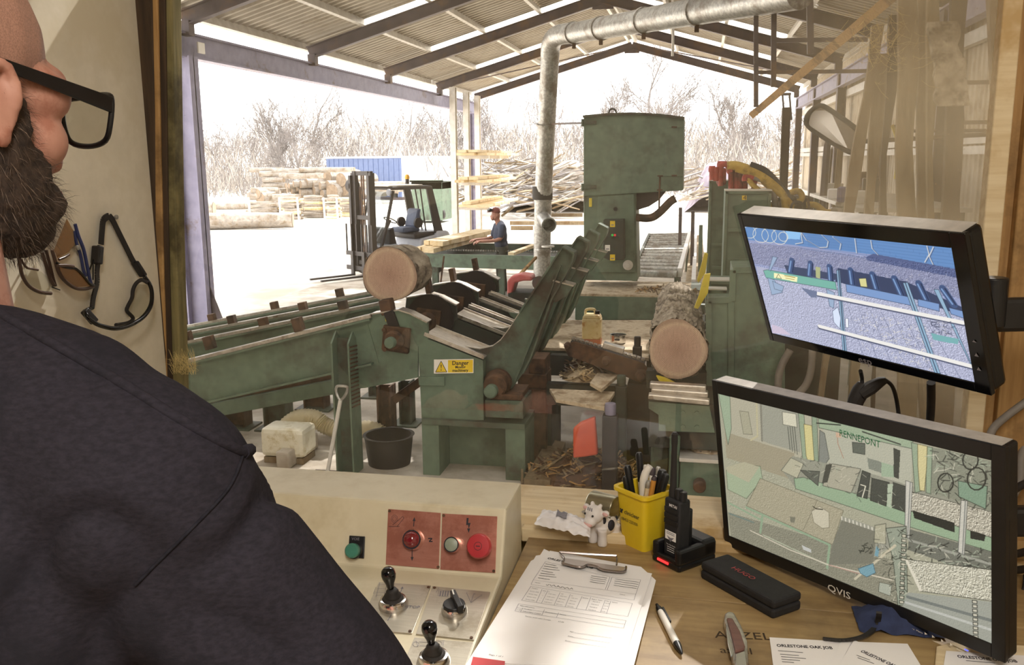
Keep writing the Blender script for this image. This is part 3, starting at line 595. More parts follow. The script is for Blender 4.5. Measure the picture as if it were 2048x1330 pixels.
A = py(1485, 400, 8.935); b = B(); text_b(b, Fr(A, (1, 0, 0), (0, 0, 1), (0, -1, 0)), '4', .06, .005, .002, 'LEFT', 1, .002); b.build('numeral', m_['ink'], cg, 0, None)
for Y, pts in ((8.9, [(1409, 506), (1416, 508), (1411, 545), (1397, 566), (1394, 560)]), (7.9, [(1409, 549), (1421, 547), (1416, 586), (1396, 618), (1388, 616), (1396, 596)])):
    pyplate(cg, 'yellow_dog', 'yellow_paint', Y, pts, .05)
pyplate(cg, 'lower_dog', 'yellow_paint', 7.25, [(1312, 752), (1330, 757), (1350, 767), (1345, 772), (1318, 762)], .05)
part(cg, 'perforated_strip', 'black_steel', lambda b: b.bx(py(1411, 600, 7.7).x, 7.65, py(1411, 760, 7.7).z, py(1416, 600, 7.7).x, 7.75, py(1411, 600, 7.7).z), 0, None)
for k in range(9): q = py(1413, 612+k*16, 7.64); part(cg, 'strip_stud', 'steel_pale', lambda b: b.cyl(q, q-V((0, .012, 0)), .012, 8), 0, None)
# the log held on the carriage
make_log('barked_log', py(1355, 699, 7.3), py(1356, 606, 9.75), .245, 'long thick barked log lying on the carriage with pale sawn end', seed=4.1, n=120, m=90, rough=.085)
# low box beam with round shaft end and chips on it, at the window's foot
lo = T('box_beam', py(1400, 1000, 6.9)*1, 'low green box beam with round shaft end in front of carriage', 'stand'); lo.location.z = 0
a, c = py(1361, 922, 6.9), py(1450, 1010, 6.9)
part(lo, 'beam_body', 'green', lambda b: b.bx(a.x, 6.9, 0, c.x, 7.5, a.z), .006, None); part(lo, 'top_plate', 'steel_pale', lambda b: b.bx(a.x-.01, 6.88, a.z, c.x, 7.5, a.z+.03), .003, None)
q = py(1399, 967, 6.9); part(lo, 'shaft_end', 'rust', lambda b: b.lathe([(.05, 0), (.05, .08), (.042, .09)], q, (0, -1, 0), 18))
x = py(1350, 870, 6.95); part(lo, 'round_post', 'green', lambda b: b.lathe([(.042, -x.z), (.042, -.01), (.036, 0)], x, (0, 0, 1), 18))
heap('chip_heap', (a.x+.22, 7.2, a.z+.03), (.2, .2), .07, 'brown bark chips lying on the low green box beam', 'sawdust', 160, (.03, .12), 8, ('rust', 'slab_wood', 'bark_pale'))
# --- hoses and red pipework on the towers
hy = T('hydraulic_pipes', py(1470, 380, 9.2), 'red pipes feeding thick yellow and black hoses above the towers', 'hydraulic pipes')
def hose(t, n, m, pts, r, Y=9.2): part(t, n, m, lambda b: b.tube(smoothpath([py(x, y, Y if len(q) < 1 else q[0]) for x, y, *q in pts]), r, 10), 0, 60)
for x, y0, y1 in ((1424, 338, 360), (1432, 340, 362), (1441, 328, 372), (1462, 342, 378), (1473, 334, 378), (1480, 338, 378), (1490, 360, 380), (1508, 360, 380)):
    hose(hy, 'red_riser', 'red_paint', [(x, y1, 9.5), (x, y0, 9.5)], .028)
    part(hy, 'red_cap', 'red_paint', lambda b: b.lathe([(.035, -.03), (.038, 0), (.03, .03)], py(x, y0, 9.5), (0, 0, 1), 10))
part(hy, 'red_manifold', 'red_paint', lambda b: b.bx(py(1433, 370, 9.5).x, 9.5, py(1433, 370, 9.5).z, py(1452, 370, 9.5).x, 9.7, py(1433, 336, 9.5).z), .02, None)
for pts, m, r in (([(1441, 332), (1449, 328), (1456, 332), (1460, 345)], 'red_paint', .03), ([(1490, 362), (1491, 354), (1500, 352), (1508, 354)], 'red_paint', .032),
    ([(1454, 332), (1475, 332), (1510, 345), (1545, 366), (1568, 392), (1574, 440), (1573, 520)], 'hose_yellow', .045), ([(1472, 336), (1515, 350), (1540, 372), (1580, 404), (1588, 440), (1585, 500)], 'hose_yellow', .04),
    ([(1500, 330), (1530, 342), (1556, 368), (1590, 405)], 'rubber', .035), ([(1508, 354), (1530, 362), (1546, 386), (1552, 430), (1552, 520)], 'hose_grey', .032), ([(1490, 340), (1502, 366), (1530, 392), (1540, 420), (1538, 500)], 'hose_yellow', .025),
    ([(1528, 420), (1534, 400), (1548, 396), (1558, 430)], 'rubber', .018), ([(1580, 386), (1596, 382), (1604, 392), (1600, 402), (1588, 404)], 'hose_yellow', .03), ([(1612, 410), (1632, 411), (1650, 424), (1668, 424)], 'hose_yellow', .032), ([(1628, 436), (1640, 426), (1656, 432), (1660, 460)], 'hose_grey', .035)):
    hose(hy, {'red_paint': 'red_elbow', 'hose_yellow': 'yellow_hose', 'rubber': 'black_hose', 'hose_grey': 'grey_hose'}[m], m, pts, r)
g = random.Random(5)
for k in range(16):
    x = 1530+k*7; hose(hy, 'thin_hose', 'rubber' if k % 3 else 'rust', [(x, 395+g.uniform(0, 40)), (x+g.uniform(-14, 14), 430), (x+g.uniform(-10, 10), 520)], .013, 9.0+g.uniform(-.2, .6))
vb = T('valve_block', py(1594, 440, 9.3), 'black hydraulic valve block with round solenoid behind the hoses', 'valve block')
part(vb, 'valve_body', 'black_steel', lambda b: b.box(py(1594, 428, 9.3), (.2, .2, .36)), .01, None); q = py(1594, 415, 9.18); part(vb, 'solenoid', 'black_steel', lambda b: b.lathe([(.07, 0), (.07, .03), (.05, .04), (.05, .01), (.03, .01), (.03, .05)], q, (0, -1, 0), 20))
part(vb, 'pedestal', 'green_dark', lambda b: b.bx(py(1570, 470, 9.2).x, 9.2, 0, py(1680, 470, 9.2).x, 9.8, py(1570, 452, 9.2).z), .01, None)
fl_ = T('oil_filter', py(1686, 440, 9.2), 'grey metal filter housing with ribbed blue cap', 'filter')
q = py(1686, 404, 9.2); part(fl_, 'ribbed_cap', 'blue_cap' if 'blue_cap' in m_ else (M('blue_cap', '4a4a86', '55558f', 12, .5) and 'blue_cap'), lambda b: (b.lathe([(.05, 0), (.052, .13), (.04, .145)], q, (0, 0, 1), 20), [b.box(q+V((.052*math.cos(k*.524), .052*math.sin(k*.524), .07)), (.012, .012, .13)) for k in range(12)]), 0)
part(fl_, 'filter_bowl', 'galv', lambda b: b.lathe([(.055, -.3), (.06, -.05), (.068, -.04), (.068, -.005), (.05, 0)], q, (0, 0, 1), 20)); part(fl_, 'inlet_block', 'galv', lambda b: b.box(q+V((-.02, -.02, -.09)), (.18, .1, .08)), .008, None)
part(fl_, 'stand', 'green_dark', lambda b: b.bx(q.x-.06, q.y-.05, 0, q.x+.06, q.y+.05, q.z-.29), .004, None)
b = B(); b.tube(smoothpath([py(x, y, 7.5) for x, y in ((1580, 700), (1560, 740), (1556, 790), (1562, 860))]), .03, 10); b.tube(smoothpath([py(x, y, 7.4) for x, y in ((1625, 700), (1622, 740), (1612, 770), (1590, 800), (1585, 860))]), .03, 10)
solo(b, 'looped_hose', m_['hose_grey'], 'thick grey hoses looping down behind the two monitors', 'hose', smooth=60)
# ------------------------------------------------ band saw, duct, tables, yard machines
sw = T('band_saw', (-.9, 12.9, 0), 'tall green band saw with big square wheel housing', 'band saw')
part(sw, 'saw_column', 'green', lambda b: plate(b, 12.55, [(1167, 390), (1271, 383), (1275, 562), (1168, 560)], .65), .01, None)
part(sw, 'wheel_housing', 'green', lambda b: plate(b, 12.5, [(1167, 393), (1167, 233), (1210, 229), (1262, 227), (1320, 230), (1368, 236), (1366, 381)], .75), .012, None)
part(sw, 'top_rim', 'green_dirty', lambda b: [b.beam(py(x0, y0, 12.48), py(x1, y1, 12.48), .06, .03) for (x0, y0), (x1, y1) in zip(((1166, 233), (1210, 229), (1262, 227), (1320, 230)), ((1210, 229), (1262, 227), (1320, 230), (1369, 236)))], 0, None)
part(sw, 'lifting_eye', 'black_steel', lambda b: b.tube([py(1225, 225, 12.7)+V((.05*math.cos(k*.5236), 0, .05*math.sin(k*.5236))) for k in range(12)], .012, 6, closed=True))
part(sw, 'small_door', 'green', lambda b: plate(b, 12.48, [(1329, 256), (1367, 254), (1366, 353), (1328, 352)], .02), .004, None)
dr = part(sw, 'column_door', 'green', lambda b: plate(b, 12.52, [(1195, 393), (1268, 388), (1270, 545), (1196, 545)], .03), .004, None)
for x, y in ((1182, 247), (1182, 376)):
    part(sw, 'hinge', 'green_dirty', lambda b: (b.beam(py(x-18, y-3, 12.47), py(x+11, y-2, 12.47), .02, .05, (0, 0, 1)), b.cyl(py(x-17, y-9, 12.47), py(x-17, y+6, 12.47), .02, 8)), 0, None)
for x, y in ((1348, 254), (1348, 351), (1320, 352), (1319, 380)): part(sw, 'latch', 'rust', lambda b: b.beam(py(x-5, y, 12.46), py(x+6, y, 12.46), .02, .02), 0, None)
part(sw, 'latch_rod', 'rust', lambda b: b.cyl(py(1320, 352, 12.46), py(1318, 418, 12.46), .012, 6))
part(dr, 'peep_hole', 'black_steel', lambda b: b.cyl(py(1231, 418, 12.51), py(1231, 418, 12.49), .028, 16)); part(dr, 'hanging_lock', 'yellow_paint', lambda b: b.box(py(1181, 405, 12.5), (.04, .02, .12)), .005, None)
wh = [py(x, y, 12.75) for x, y in ((1272, 384), (1333, 381), (1318, 400), (1298, 413), (1272, 421))]
part(sw, 'blade_guard', 'steel_dark', lambda b: b.prism(wh, (0, .3, 0)), .01, None)
part(sw, 'chute_arm', 'rust', lambda b: b.tube(smoothpath([py(x, y, 12.6) for x, y in ((1272, 435), (1300, 436), (1318, 426), (1340, 404), (1351, 397))], 4), .055, 10))
part(sw, 'base_plinth', 'green', lambda b: plate(b, 11.9, [(1150, 592), (1402, 592), (1402, 640), (1150, 640)], 1.4), .01, None)
part(sw, 'plinth_top', 'sawdust', lambda b: b.bx(py(1150, 592, 11.9).x, 11.9, py(1150, 592, 11.9).z, py(1402, 592, 11.9).x, 13.25, py(1150, 590, 11.9).z+.02), .004, None)
part(sw, 'foundation', 'steel_dark', lambda b: b.bx(-1.6, 12., 0, -.1, 13.2, py(1150, 640, 11.9).z), 0, None)
q = py(1256, 530, 12.52); part(sw, 'hand_knob', 'steel_pale', lambda b: b.lathe([(.07, 0), (.07, .02), (.03, .03), (.03, .05)], q, (0, -1, 0), 20))
heap('chip_heap', (-.35, 12.15, py(1150, 590, 11.9).z+.02), (.45, .22), .07, 'loose chips on the plinth beside the band saw', 'sawdust', 150, (.03, .1), 11)
ec = T('control_box', py(1226, 520, 12.3), 'dark green electrical box with red and green buttons on the saw', 'control box')
part(ec, 'case', 'green_dark', lambda b: plate(b, 12.25, [(1206, 440), (1247, 439), (1248, 520), (1217, 520), (1206, 515)], .25), .01, None)
for x, y, n, mt in ((1225, 448, 'warning_label', 'yellow_plastic'), (1225, 515, 'warning_label', 'yellow_plastic'), (1215, 496, 'notice', 'white_plastic')):
    part(ec, n, mt, lambda b: plate(b, 12.245, [(x-5, y-6), (x+5, y-6), (x+5, y+6), (x-5, y+6)], .004), 0, None)
    part(ec, 'label_print', 'ink_grey', lambda b: plate(b, 12.243, [(x-3, y+1), (x+3, y+1), (x+3, y+3), (x-3, y+3)], .002), 0, None)
M('lamp_green', '39b04a', emit=.5); M('lamp_red', 'd5283a', emit=.4)
for x, y, mt in ((1225, 470, 'lamp_green'), (1230, 470, 'lamp_red'), (1216, 474, 'black_plastic'), (1237, 474, 'black_plastic'), (1225, 476, 'black_plastic')): q = py(x, y, 12.25); part(ec, 'button', mt, lambda b: b.cyl(q, q-V((0, .025, 0)), .016, 12))
# extraction duct: rises, bends and runs towards the right and nearer
du = T('extraction_duct', py(1085, 560, 15.4), 'long galvanised extraction duct with elbow rising to the roof', 'duct'); du.location.z = 0
RD = .145
dpts = [py(1082, 640, 15.4), py(1086, 400, 15.1), py(1094, 230, 14.8), py(1100, 112, 14.5)]
part(du, 'riser', 'galv', lambda b: b.tube(dpts, RD, 20)); e1 = py(1148, 66, 13.6)
el = smoothpath([dpts[-1], py(1101, 94, 14.4), py(1107, 78, 14.2), py(1121, 69, 13.9), e1], 3)
part(du, 'elbow', 'galv', lambda b: b.tube(el, RD*1.03, 20)); e2 = pd(1600, -14, 8.1)
part(du, 'cross_pipe', 'galv', lambda b: b.tube([e1, e2], RD, 20))
def ring(t, p, d, r, n='clamp_ring', m='galv', h=.05): d = V(d).normalized(); part(t, n, m, lambda b: b.cyl(V(p)-d*h/2, V(p)+d*h/2, r, 20))
for f in (.0, .18, .42, .66): ring(du, e1.lerp(e2, f), e2-e1, RD*1.12); part(du, 'clamp_lug', 'rust', lambda b: b.box(e1.lerp(e2, f)-V((0, 0, RD*1.2)), (.05, .05, .09)), .004, None)
for x, y in ((1099, 125), (1091, 250), (1086, 400)): ring(du, py(x, y, 14.8 if y < 300 else 15.1), dpts[-1]-dpts[0], RD*1.07, h=.03)
ring(du, py(1085, 386, 15.1), (0, 0, 1), RD*1.18, 'taped_joint', 'rubber', .22); ring(du, py(1085, 498, 15.2), (0, 0, 1), RD*1.05, h=.03)
q0, q1 = py(1086, 434, 15.1), py(1098, 450, 14.6)
part(du, 'branch_pipe', 'galv', lambda b: b.lathe([(RD*.8, 0), (RD*.8, .5), (RD*.86, .5), (RD*.86, .55), (RD*.72, .55), (RD*.72, .3), (.01, .3)], q0, q1-q0, 20)); 
part(du, 'slide_blade', 'steel_pale', lambda b: b.cyl(py(1096, 494, 15.0), py(1096, 493, 15.0)+V((0, 0, .015)), .11, 18))
part(du, 'stay_rod', 'steel_dark', lambda b: b.cyl(py(1104, 248, 14.7), py(1167, 246, 12.9), .015, 6)); 
part(du, 'leaning_pole', 'timber', lambda b: b.beam(py(1072, 515, 15.0), py(1020, 570, 13.5), .04, .04), 0, None)
# table behind the arms with can and pan on it
ZT = .86
tb = T('platform_table', (-1.2, 9.8, 0), 'wide plywood topped green platform between the turner and the saw', 'table')
t0, t1, t2, t3 = pz(1080, 640, ZT), pz(1350, 640, ZT), pz(1300, 701, ZT), pz(1050, 694, ZT)
part(tb, 'plywood_top', 'sawdust', lambda b: b.prism([t3, t2, t1, t0], (0, 0, -.03)), .003, None)
part(tb, 'front_board', 'sawdust', lambda b: b.prism([pz(1160, 712, ZT-.03), pz(1298, 716, ZT-.03), pz(1298, 701, ZT-.03), pz(1160, 699, ZT-.03)], (0, 0, -.03)), .003, None)
part(tb, 'table_frame', 'green_dirty', lambda b: (b.beam(t3-V((0, -.05, .07)), t2-V((0, -.05, .07)), .05, .08), b.beam(t0-V((0, .05, .07)), t1-V((0, .05, .07)), .05, .08)), .003, None)
for p in (t0, t1, t2, t3): part(tb, 'leg', 'green_dirty', lambda b: b.bx(p.x-.03, p.y-.03, 0, p.x+.03, p.y+.03, ZT-.04), .003, None)
jc = pz(1184, 688, ZT); M('jerry', 'd8c38c', 'e3d3a6', 7, .35, c3='b98a52', sc3=9); M('jerry_oil', 'b56a45', 'c27a52', 8, .35)
jt = T('jerrycan', jc, 'yellowed plastic jerrycan half full of red oil on the platform table', 'jerrycan')
part(jt, 'can_body', ['jerry', 'jerry_oil'], lambda b: (setattr(b, 'm', 1), b.bx(jc.x-.095, jc.y-.07, jc.z, jc.x+.095, jc.y+.07, jc.z+.06), setattr(b, 'm', 0), b.bx(jc.x-.095, jc.y-.07, jc.z+.06, jc.x+.095, jc.y+.07, jc.z+.27), b.prism([(jc.x-.095, jc.y-.07, jc.z+.27), (jc.x+.095, jc.y-.07, jc.z+.27), (jc.x+.075, jc.y-.07, jc.z+.31), (jc.x-.075, jc.y-.07, jc.z+.31)], (0, .14, 0))), .012, None)
part(jt, 'can_handle', 'jerry', lambda b: b.tube(smoothpath([jc+V(p) for p in ((-.07, 0, .30), (-.06, 0, .35), (.02, 0, .355), (.03, 0, .30))], 4), .014, 8)); part(jt, 'can_cap', 'black_plastic', lambda b: b.lathe([(.026, 0), (.026, .035), (.02, .04)], jc+V((.05, 0, .305)), (0, 0, 1), 14))
pc = pz(1236, 686, ZT); pn = T('metal_pan', pc, 'small shiny round metal pan on the platform table', 'pan')
part(pn, 'bowl', 'chrome', lambda b: b.lathe([(.07, 0), (.078, .01), (.078, .085), (.084, .09), (.072, .088), (.072, .012), (.001, .012)], pc, (0, 0, 1), 28)); part(pn, 'handle', 'black_plastic', lambda b: b.box(pc+V((.0, -.085, .05)), (.05, .02, .016)), .005, None)
# outfeed roller table to the right of the saw
rc = T('roller_table', pz(1320, 510, .85), 'pale roller conveyor running away beyond the band saw', 'roller conveyor'); rc.location.z = 0
r0, r1, r2, r3 = pz(1270, 546, .88), pz(1354, 549, .88), pz(1376, 470, .88), pz(1301, 472, .88)
part(rc, 'side_rail', 'white_steel' if 'white_steel' in m_ else (M('white_steel', 'dedad4', 'e8e5e0', 6, .45) and 'white_steel'), lambda b: b.beam(r1+V((.04, 0, .03)), r2+V((.04, 0, .03)), .07, .14), .004, None)
part(rc, 'side_rail', 'green_dirty', lambda b: b.beam(r0-V((.03, 0, 0)), r3-V((.03, 0, 0)), .05, .14), .004, None)
for k in range(15): f = k/14; part(rc, 'roller', 'galv', lambda b: b.cyl(r0.lerp(r3, f), r1.lerp(r2, f), .06, 14))
for p in (r0, r1, r2, r3): part(rc, 'leg', 'green_dirty', lambda b: b.bx(p.x-.04, p.y-.04, 0, p.x+.04, p.y+.04, .84), .003, None)
for i, (x, y0, y1) in enumerate(((1361, 415, 470), (1386, 422, 480), (1402, 450, 482))):
    b = B(); a = py(x, y1, 19.-i); c = py(x, y0, 19.-i); b.beam((a.x, a.y, 0), c, .07, .07, (0, 1, 0)); solo(b, 'fence_post', m_['steel_dark' if i < 2 else 'green'], ('thin dark post nearest the saw beside the roller table', 'second thin dark post beside the roller table', 'short green post close to the headblock tower')[i], 'post', smooth=None)
tk = T('carriage_track', (.0, 13.5, 0), 'long white topped rail running away behind the barked log', 'rail')
part(tk, 'rail_bar', 'white_steel', lambda b: b.beam(pz(1387, 565, .75), pz(1392, 455, .75), .07, .1), .003, None); part(tk, 'rail_bed', 'sawdust', lambda b: b.prism([pz(1370, 572, .62), pz(1412, 572, .62), pz(1405, 470, .62), pz(1382, 470, .62)], (0, 0, -.1)), 0, None)
part(tk, 'rail_support', 'green_dirty', lambda b: [b.bx(-.2, y, 0, .2, y+.15, .55) for y in (10.5, 13.5, 17)], 0, None)
# green outfeed table with sawn boards
ot = T('outfeed_table', (-3.6, 16.8, 0), 'long green chain table carrying the sawn boards', 'conveyor table')
ZO = .9; o0, o1 = pz(845, 508, ZO), pz(1168, 515, ZO); o2, o3 = pz(1168, 490, ZO), pz(850, 486, ZO)
part(ot, 'near_side', 'green', lambda b: b.beam(o0-V((0, 0, .12)), o1-V((0, 0, .12)), .06, .26), .005, None); part(ot, 'far_side', 'green_dirty', lambda b: b.beam(o3-V((0, 0, .12)), o2-V((0, 0, .12)), .06, .26), .005, None)
part(ot, 'table_bed', 'green_dark', lambda b: b.prism([q-V((0, 0, .14)) for q in (o0, o1, o2, o3)], (0, 0, -.05)), 0, None)
for f in (.12, .62):
    a, c = o0.lerp(o3, f)+V((.2, 0, -.06)), o1.lerp(o2, f)+V((0, 0, -.06)); part(ot, 'feed_chain', 'galv', lambda b: [b.box(a.lerp(c, (k+.5)/60), (.03, .05, .03)) for k in range(60)], 0, None)
for f in (.08, .5, .92): p = o0.lerp(o1, f); part(ot, 'leg', 'green_dirty', lambda b: b.bx(p.x-.06, p.y-.03, 0, p.x+.06, p.y+.06, ZO-.24), .004, None)
bd0 = pz(853, 503, ZO+.04); bd1 = pz(960, 462, ZO+.2); dr_ = V(((bd1-bd0).x, (bd1-bd0).y, 0)).normalized(); sd = V((dr_.y, -dr_.x, 0)); Lb = 3.2
for lay in range(2):
    for k in range(4):
        a = bd0+sd*(k*.125-.22+(.05 if lay else 0))+V((0, 0, .03+lay*.1))+dr_*(.35*lay+R_.uniform(-.05, .05)+(-.1 if k > 1 else .1)); b = B(); b.beam(a, a+dr_*(Lb+R_.uniform(-.2, .1)), .115, .09)
        solo(b, 'sawn_board', m_['pale_timber'], 'thick pale sawn board in the %s layer of the stack on the outfeed table' % ('lower', 'upper')[lay], 'board', 'sawn boards in the %s layer on the outfeed table' % ('lower', 'upper')[lay], bev=.004, smooth=None)
a = pz(1022, 508, ZO+.03); c = pz(1068, 491, ZO+.03); b = B(); b.beam(a, c, .12, .06); solo(b, 'sawn_board', m_['pale_timber'], 'single pale board lying alone on the outfeed table near the duct', 'board', bev=.004, smooth=None)
b = B(); q = py(876, 570, 12.5); b.beam(py(888, 512, 12.5), (q.x-.1, 12.5, 0), .02, .025, (0, 1, 0)); solo(b, 'thin_rod', m_['rust'], 'thin brown rod leaning upright behind the short log', 'rod', smooth=None)
rg = T('red_cover', py(1045, 585, 11.4), 'faded red rounded cover beyond the turning arms', 'cover')
part(rg, 'cover_shell', 'red_cover' if 'red_cover' in m_ else (M('red_cover', 'c25a58', 'd07a76', 6, .5) and 'red_cover'), lambda b: b.prism([py(x, y, 11.4) for x, y in ((1014, 590), (1014, 562), (1022, 553), (1040, 549), (1062, 552), (1064, 562), (1046, 562), (1030, 566), (1022, 590))], (0, .3, 0)), .02, None); part(rg, 'motor', 'steel_dark', lambda b: b.cyl(py(1078, 566, 11.3), py(1078, 566, 11.7), .09, 16)); part(rg, 'stand', 'green_dark', lambda b: b.bx(py(1016, 590, 11.4).x, 11.4, 0, py(1085, 590, 11.4).x, 11.8, py(1016, 585, 11.4).z), .005, None)
# floor things on the near left
tub = T('plastic_tub', pz(572, 905, .02), 'translucent white plastic drum lying under the infeed deck', 'container')
a, c = py(528, 850, 7.3), py(618, 912, 7.3); part(tub, 'drum_body', 'jerry_white' if 'jerry_white' in m_ else (M('jerry_white', 'd9d2bb', 'e4dec9', 7, .4, c3='c2b48f', sc3=8) and 'jerry_white'), lambda b: b.bx(a.x, 7.2, c.z, c.x, 7.5, a.z), .045, None, ); part(tub, 'drum_stand', 'slab_wood', lambda b: b.bx(a.x+.02, 7.22, 0, c.x-.02, 7.48, c.z-.002), .004, None)
rh = T('ribbed_hose', pz(640, 880, .02), 'thick ribbed suction hose arching over the floor behind the plastic drum', 'hose')
hp = smoothpath([py(x, y, 7.9) for x, y in ((535, 905), (560, 866), (592, 838), (628, 836), (652, 852), (690, 862), (740, 858), (768, 872))], 14); part(rh, 'hose_wall', 'hose_cream' if 'hose_cream' in m_ else (M('hose_cream', 'bfb08d', 'd0c4a3', 10, .5) and 'hose_cream'), lambda b: b.tube(hp, [.075+.012*(i % 2) for i in range(len(hp))], 14), 0, 80)
sp = T('shovel', py(655, 938, 6.85), 'long handled shovel with silver D grip leaning on the stop post', 'shovel')
h0, h1 = py(655, 945, 6.85), py(681, 800, 6.95); part(sp, 'shaft', 'steel_pale', lambda b: b.cyl(h0, h1, .017, 10)); part(sp, 'grip', 'galv', lambda b: b.tube(smoothpath([h1, py(673, 785, 6.95), py(674, 773, 6.95), py(684, 772, 6.95), py(695, 775, 6.95), py(692, 788, 6.95)], 4, True), .013, 8)); part(sp, 'blade', 'steel_dark', lambda b: b.prism([h0+V(p) for p in ((-.11, 0, .02), (.11, 0, .02), (.11, .02, -.16), (0, .03, -.24), (-.11, .02, -.16))], (0, .006, 0)), .001, None)
b = B(); b.bx(*(pz(552, 938, 0)), *(pz(600, 900, 0)+V((.15, .1, .16)))); solo(b, 'rough_block', m_['concrete'], 'rough grey block on the floor in front of the plastic drum', 'block', bev=.02, smooth=None)
b = B(); p = pz(760, 940, 0.0); b.lathe([(.19, 0), (.22, .26), (.235, .27), (.205, .27), (.18, .03), (.001, .03)], p+V((.02, .2, 0)), (0, 0, 1), 24); solo(b, 'rubber_bucket', m_['rubber'], 'dark rubber bucket on the floor beside the danger box pedestal', 'bucket')
b = B(); b.lathe([(.19, 0), (.2, .5), (.19, .78), (.2, .8)], px(372, 640, -8.3)*V((1, 1, 0)).length if False else V((-8.45, 13.3, 0)), (0, 0, 1), 20); solo(b, 'oil_barrel', m_['steel_dark'], 'dark barrel standing left of the big purple column', 'barrel')
# ------------------------------------------------ yard
# board rack at the far column
rk = T('timber_rack', (-7.45, 27.2, 0), 'pale steel cantilever timber rack at the far corner of the shed', 'rack')
for x, y in ((-7.42, 27.2), (-7.5, 29.1), (-7.6, 31.0)):
    part(rk, 'rack_post', 'steel_pale', lambda b: b.ibeam((x, y, 0), (x, y, 4.85), .17, .24, .02, (0, 1, 0)), 0, None)
for z in (2.82, 2.02, 1.27):
    for x, y in ((-7.42, 27.2), (-7.5, 29.1), (-7.6, 31.0)):
        part(rk, 'rack_arm', 'steel_pale', lambda b: b.bx(x, y-.05, z-.1, x+1.1, y+.05, z), .003, None)
g = random.Random(21)
for li, z in enumerate((2.82, 2.02, 1.27)):
    for k in range(5 if li < 2 else 4):
        lay = k//3; x = -7.2+(k % 3)*.32+g.uniform(-.03, .03)+lay*.12; y0 = 26.6+g.uniform(-.3, .3)
        b = B(); b.bx(x, y0, z+.002+lay*.085, x+.29, y0+4.9+g.uniform(-.4, .4), z+.08+lay*.085)
        solo(b, 'rack_board', m_['pale_timber'], 'sunlit pale board lying on the %s level of the timber rack' % ('top', 'middle', 'bottom')[li], 'board', 'boards on the %s level of the timber rack' % ('top', 'middle', 'bottom')[li], bev=.004, smooth=None)
# forklift
FL = T('forklift', (-7.0, 20.5, 0), 'grey and black forklift truck with raised mast and open cab', 'forklift')
hx = V((-.55, -.835, 0)).normalized(); ff = Fr((-7.05, 20.75, 0), hx, V((-hx.y, hx.x, 0)))
def fp(n, m, fn, bev=.0, sm=35, par=None):
    b = B(ff.m); fn(b); return b.build(n, m_[m], par or FL, bev, sm)
M('fork_grey', '9ea0a8', 'abadb4', 8, .45); M('fork_black', '2c2829', '38322f', 7, .5, .2, .1); M('seat_blue', '4a5368', '566078', 10, .6)
for sy in (-1, 1):
    fp('mast_channel', 'fork_black', lambda b: (b.bx(.98, sy*.34-.05, .12, 1.1, sy*.34+.05, 2.42), b.bx(1.1, sy*.36-.04, .12, 1.16, sy*.36+.04, 2.36)), .006, None)
    fp('inner_channel', 'fork_black', lambda b: b.bx(1.0, sy*.25-.03, .15, 1.1, sy*.25+.03, 2.46), .004, None)
    fp('lift_cylinder', 'steel_dark', lambda b: b.cyl((.95, sy*.24, .1), (.95, sy*.24, 2.1), .035, 10))
    fp('fork', 'fork_black', lambda b: (b.bx(1.22, sy*.22-.05, .05, 1.27, sy*.22+.05, .62), b.prism([(1.22, sy*.22-.05, .05), (1.22, sy*.22+.05, .05), (2.42, sy*.22+.03, .05), (2.42, sy*.22-.03, .05)], (0, 0, .04))), .003, None)
    for x, r in ((.62, .33), (-.62, .27)):
        wl = fp('wheel', 'rubber', lambda b: b.lathe([(r*.6, -.12), (r, -.1), (r, .1), (r*.6, .12)], (x, sy*.52, r), (0, 1, 0), 22)); fp('hub', 'fork_grey', lambda b: b.lathe([(r*.55, -.13), (r*.5, .13)], (x, sy*.52, r), (0, 1, 0), 14), 0, 35, wl)
for z in (2.36, 1.35, .3): fp('mast_crosshead', 'fork_black', lambda b: b.bx(1.0, -.36, z, 1.08, .36, z+.1), .006, None)
fp('hose_reel', 'black_steel', lambda b: b.cyl((1.02, -.5, 2.12), (1.02, -.36, 2.12), .16, 18)); fp('lift_chain', 'rust', lambda b: (b.bx(1.03, -.06, .3, 1.05, -.02, 2.4), b.bx(1.03, .02, .3, 1.05, .06, 2.4)), 0, None)
fp('carriage_plate', 'fork_black', lambda b: (b.bx(1.17, -.52, .52, 1.22, .52, .62), b.bx(1.17, -.52, .18, 1.22, .52, .28)), .004, None)
for k in range(6): fp('backrest_bar', 'fork_black', lambda b: b.bx(1.18, -.5+k*.2-.015, .6, 1.21, -.5+k*.2+.015, 1.25), 0, None)
fp('chassis', 'fork_grey', lambda b: (b.prism([(.95, -.5, .28), (.95, -.5, .75), (.45, -.5, .78), (.35, -.5, .52), (-.2, -.5, .5), (-.25, -.5, .85), (-.9, -.5, .95), (-.95, -.5, .3)], (0, 1.0, 0))), .03, None)
fp('counterweight', 'fork_grey', lambda b: b.prism([(-.7, -.53, .2), (-1.18, -.5, .25), (-1.24, -.5, .7), (-1.1, -.5, 1.0), (-.7, -.5, 1.02)], (0, 1.05, 0)), .07, None)
fp('bonnet', 'fork_black', lambda b: b.bx(-.8, -.45, .85, -.1, .45, 1.0), .05, None)
fp('dashboard', 'fork_black', lambda b: b.prism([(.62, -.42, .7), (.62, -.42, 1.12), (.5, -.42, 1.16), (.42, -.42, .75)], (0, .84, 0)), .03, None)
st = fp('seat', 'seat_blue', lambda b: b.bx(-.42, -.25, 1.0, .08, .25, 1.12), .04, None); fp('backrest', 'seat_blue', lambda b: b.prism([(-.42, -.23, 1.1), (-.3, -.23, 1.1), (-.4, -.2, 1.55), (-.5, -.2, 1.55)], (0, .44, 0)), .05, None, st)
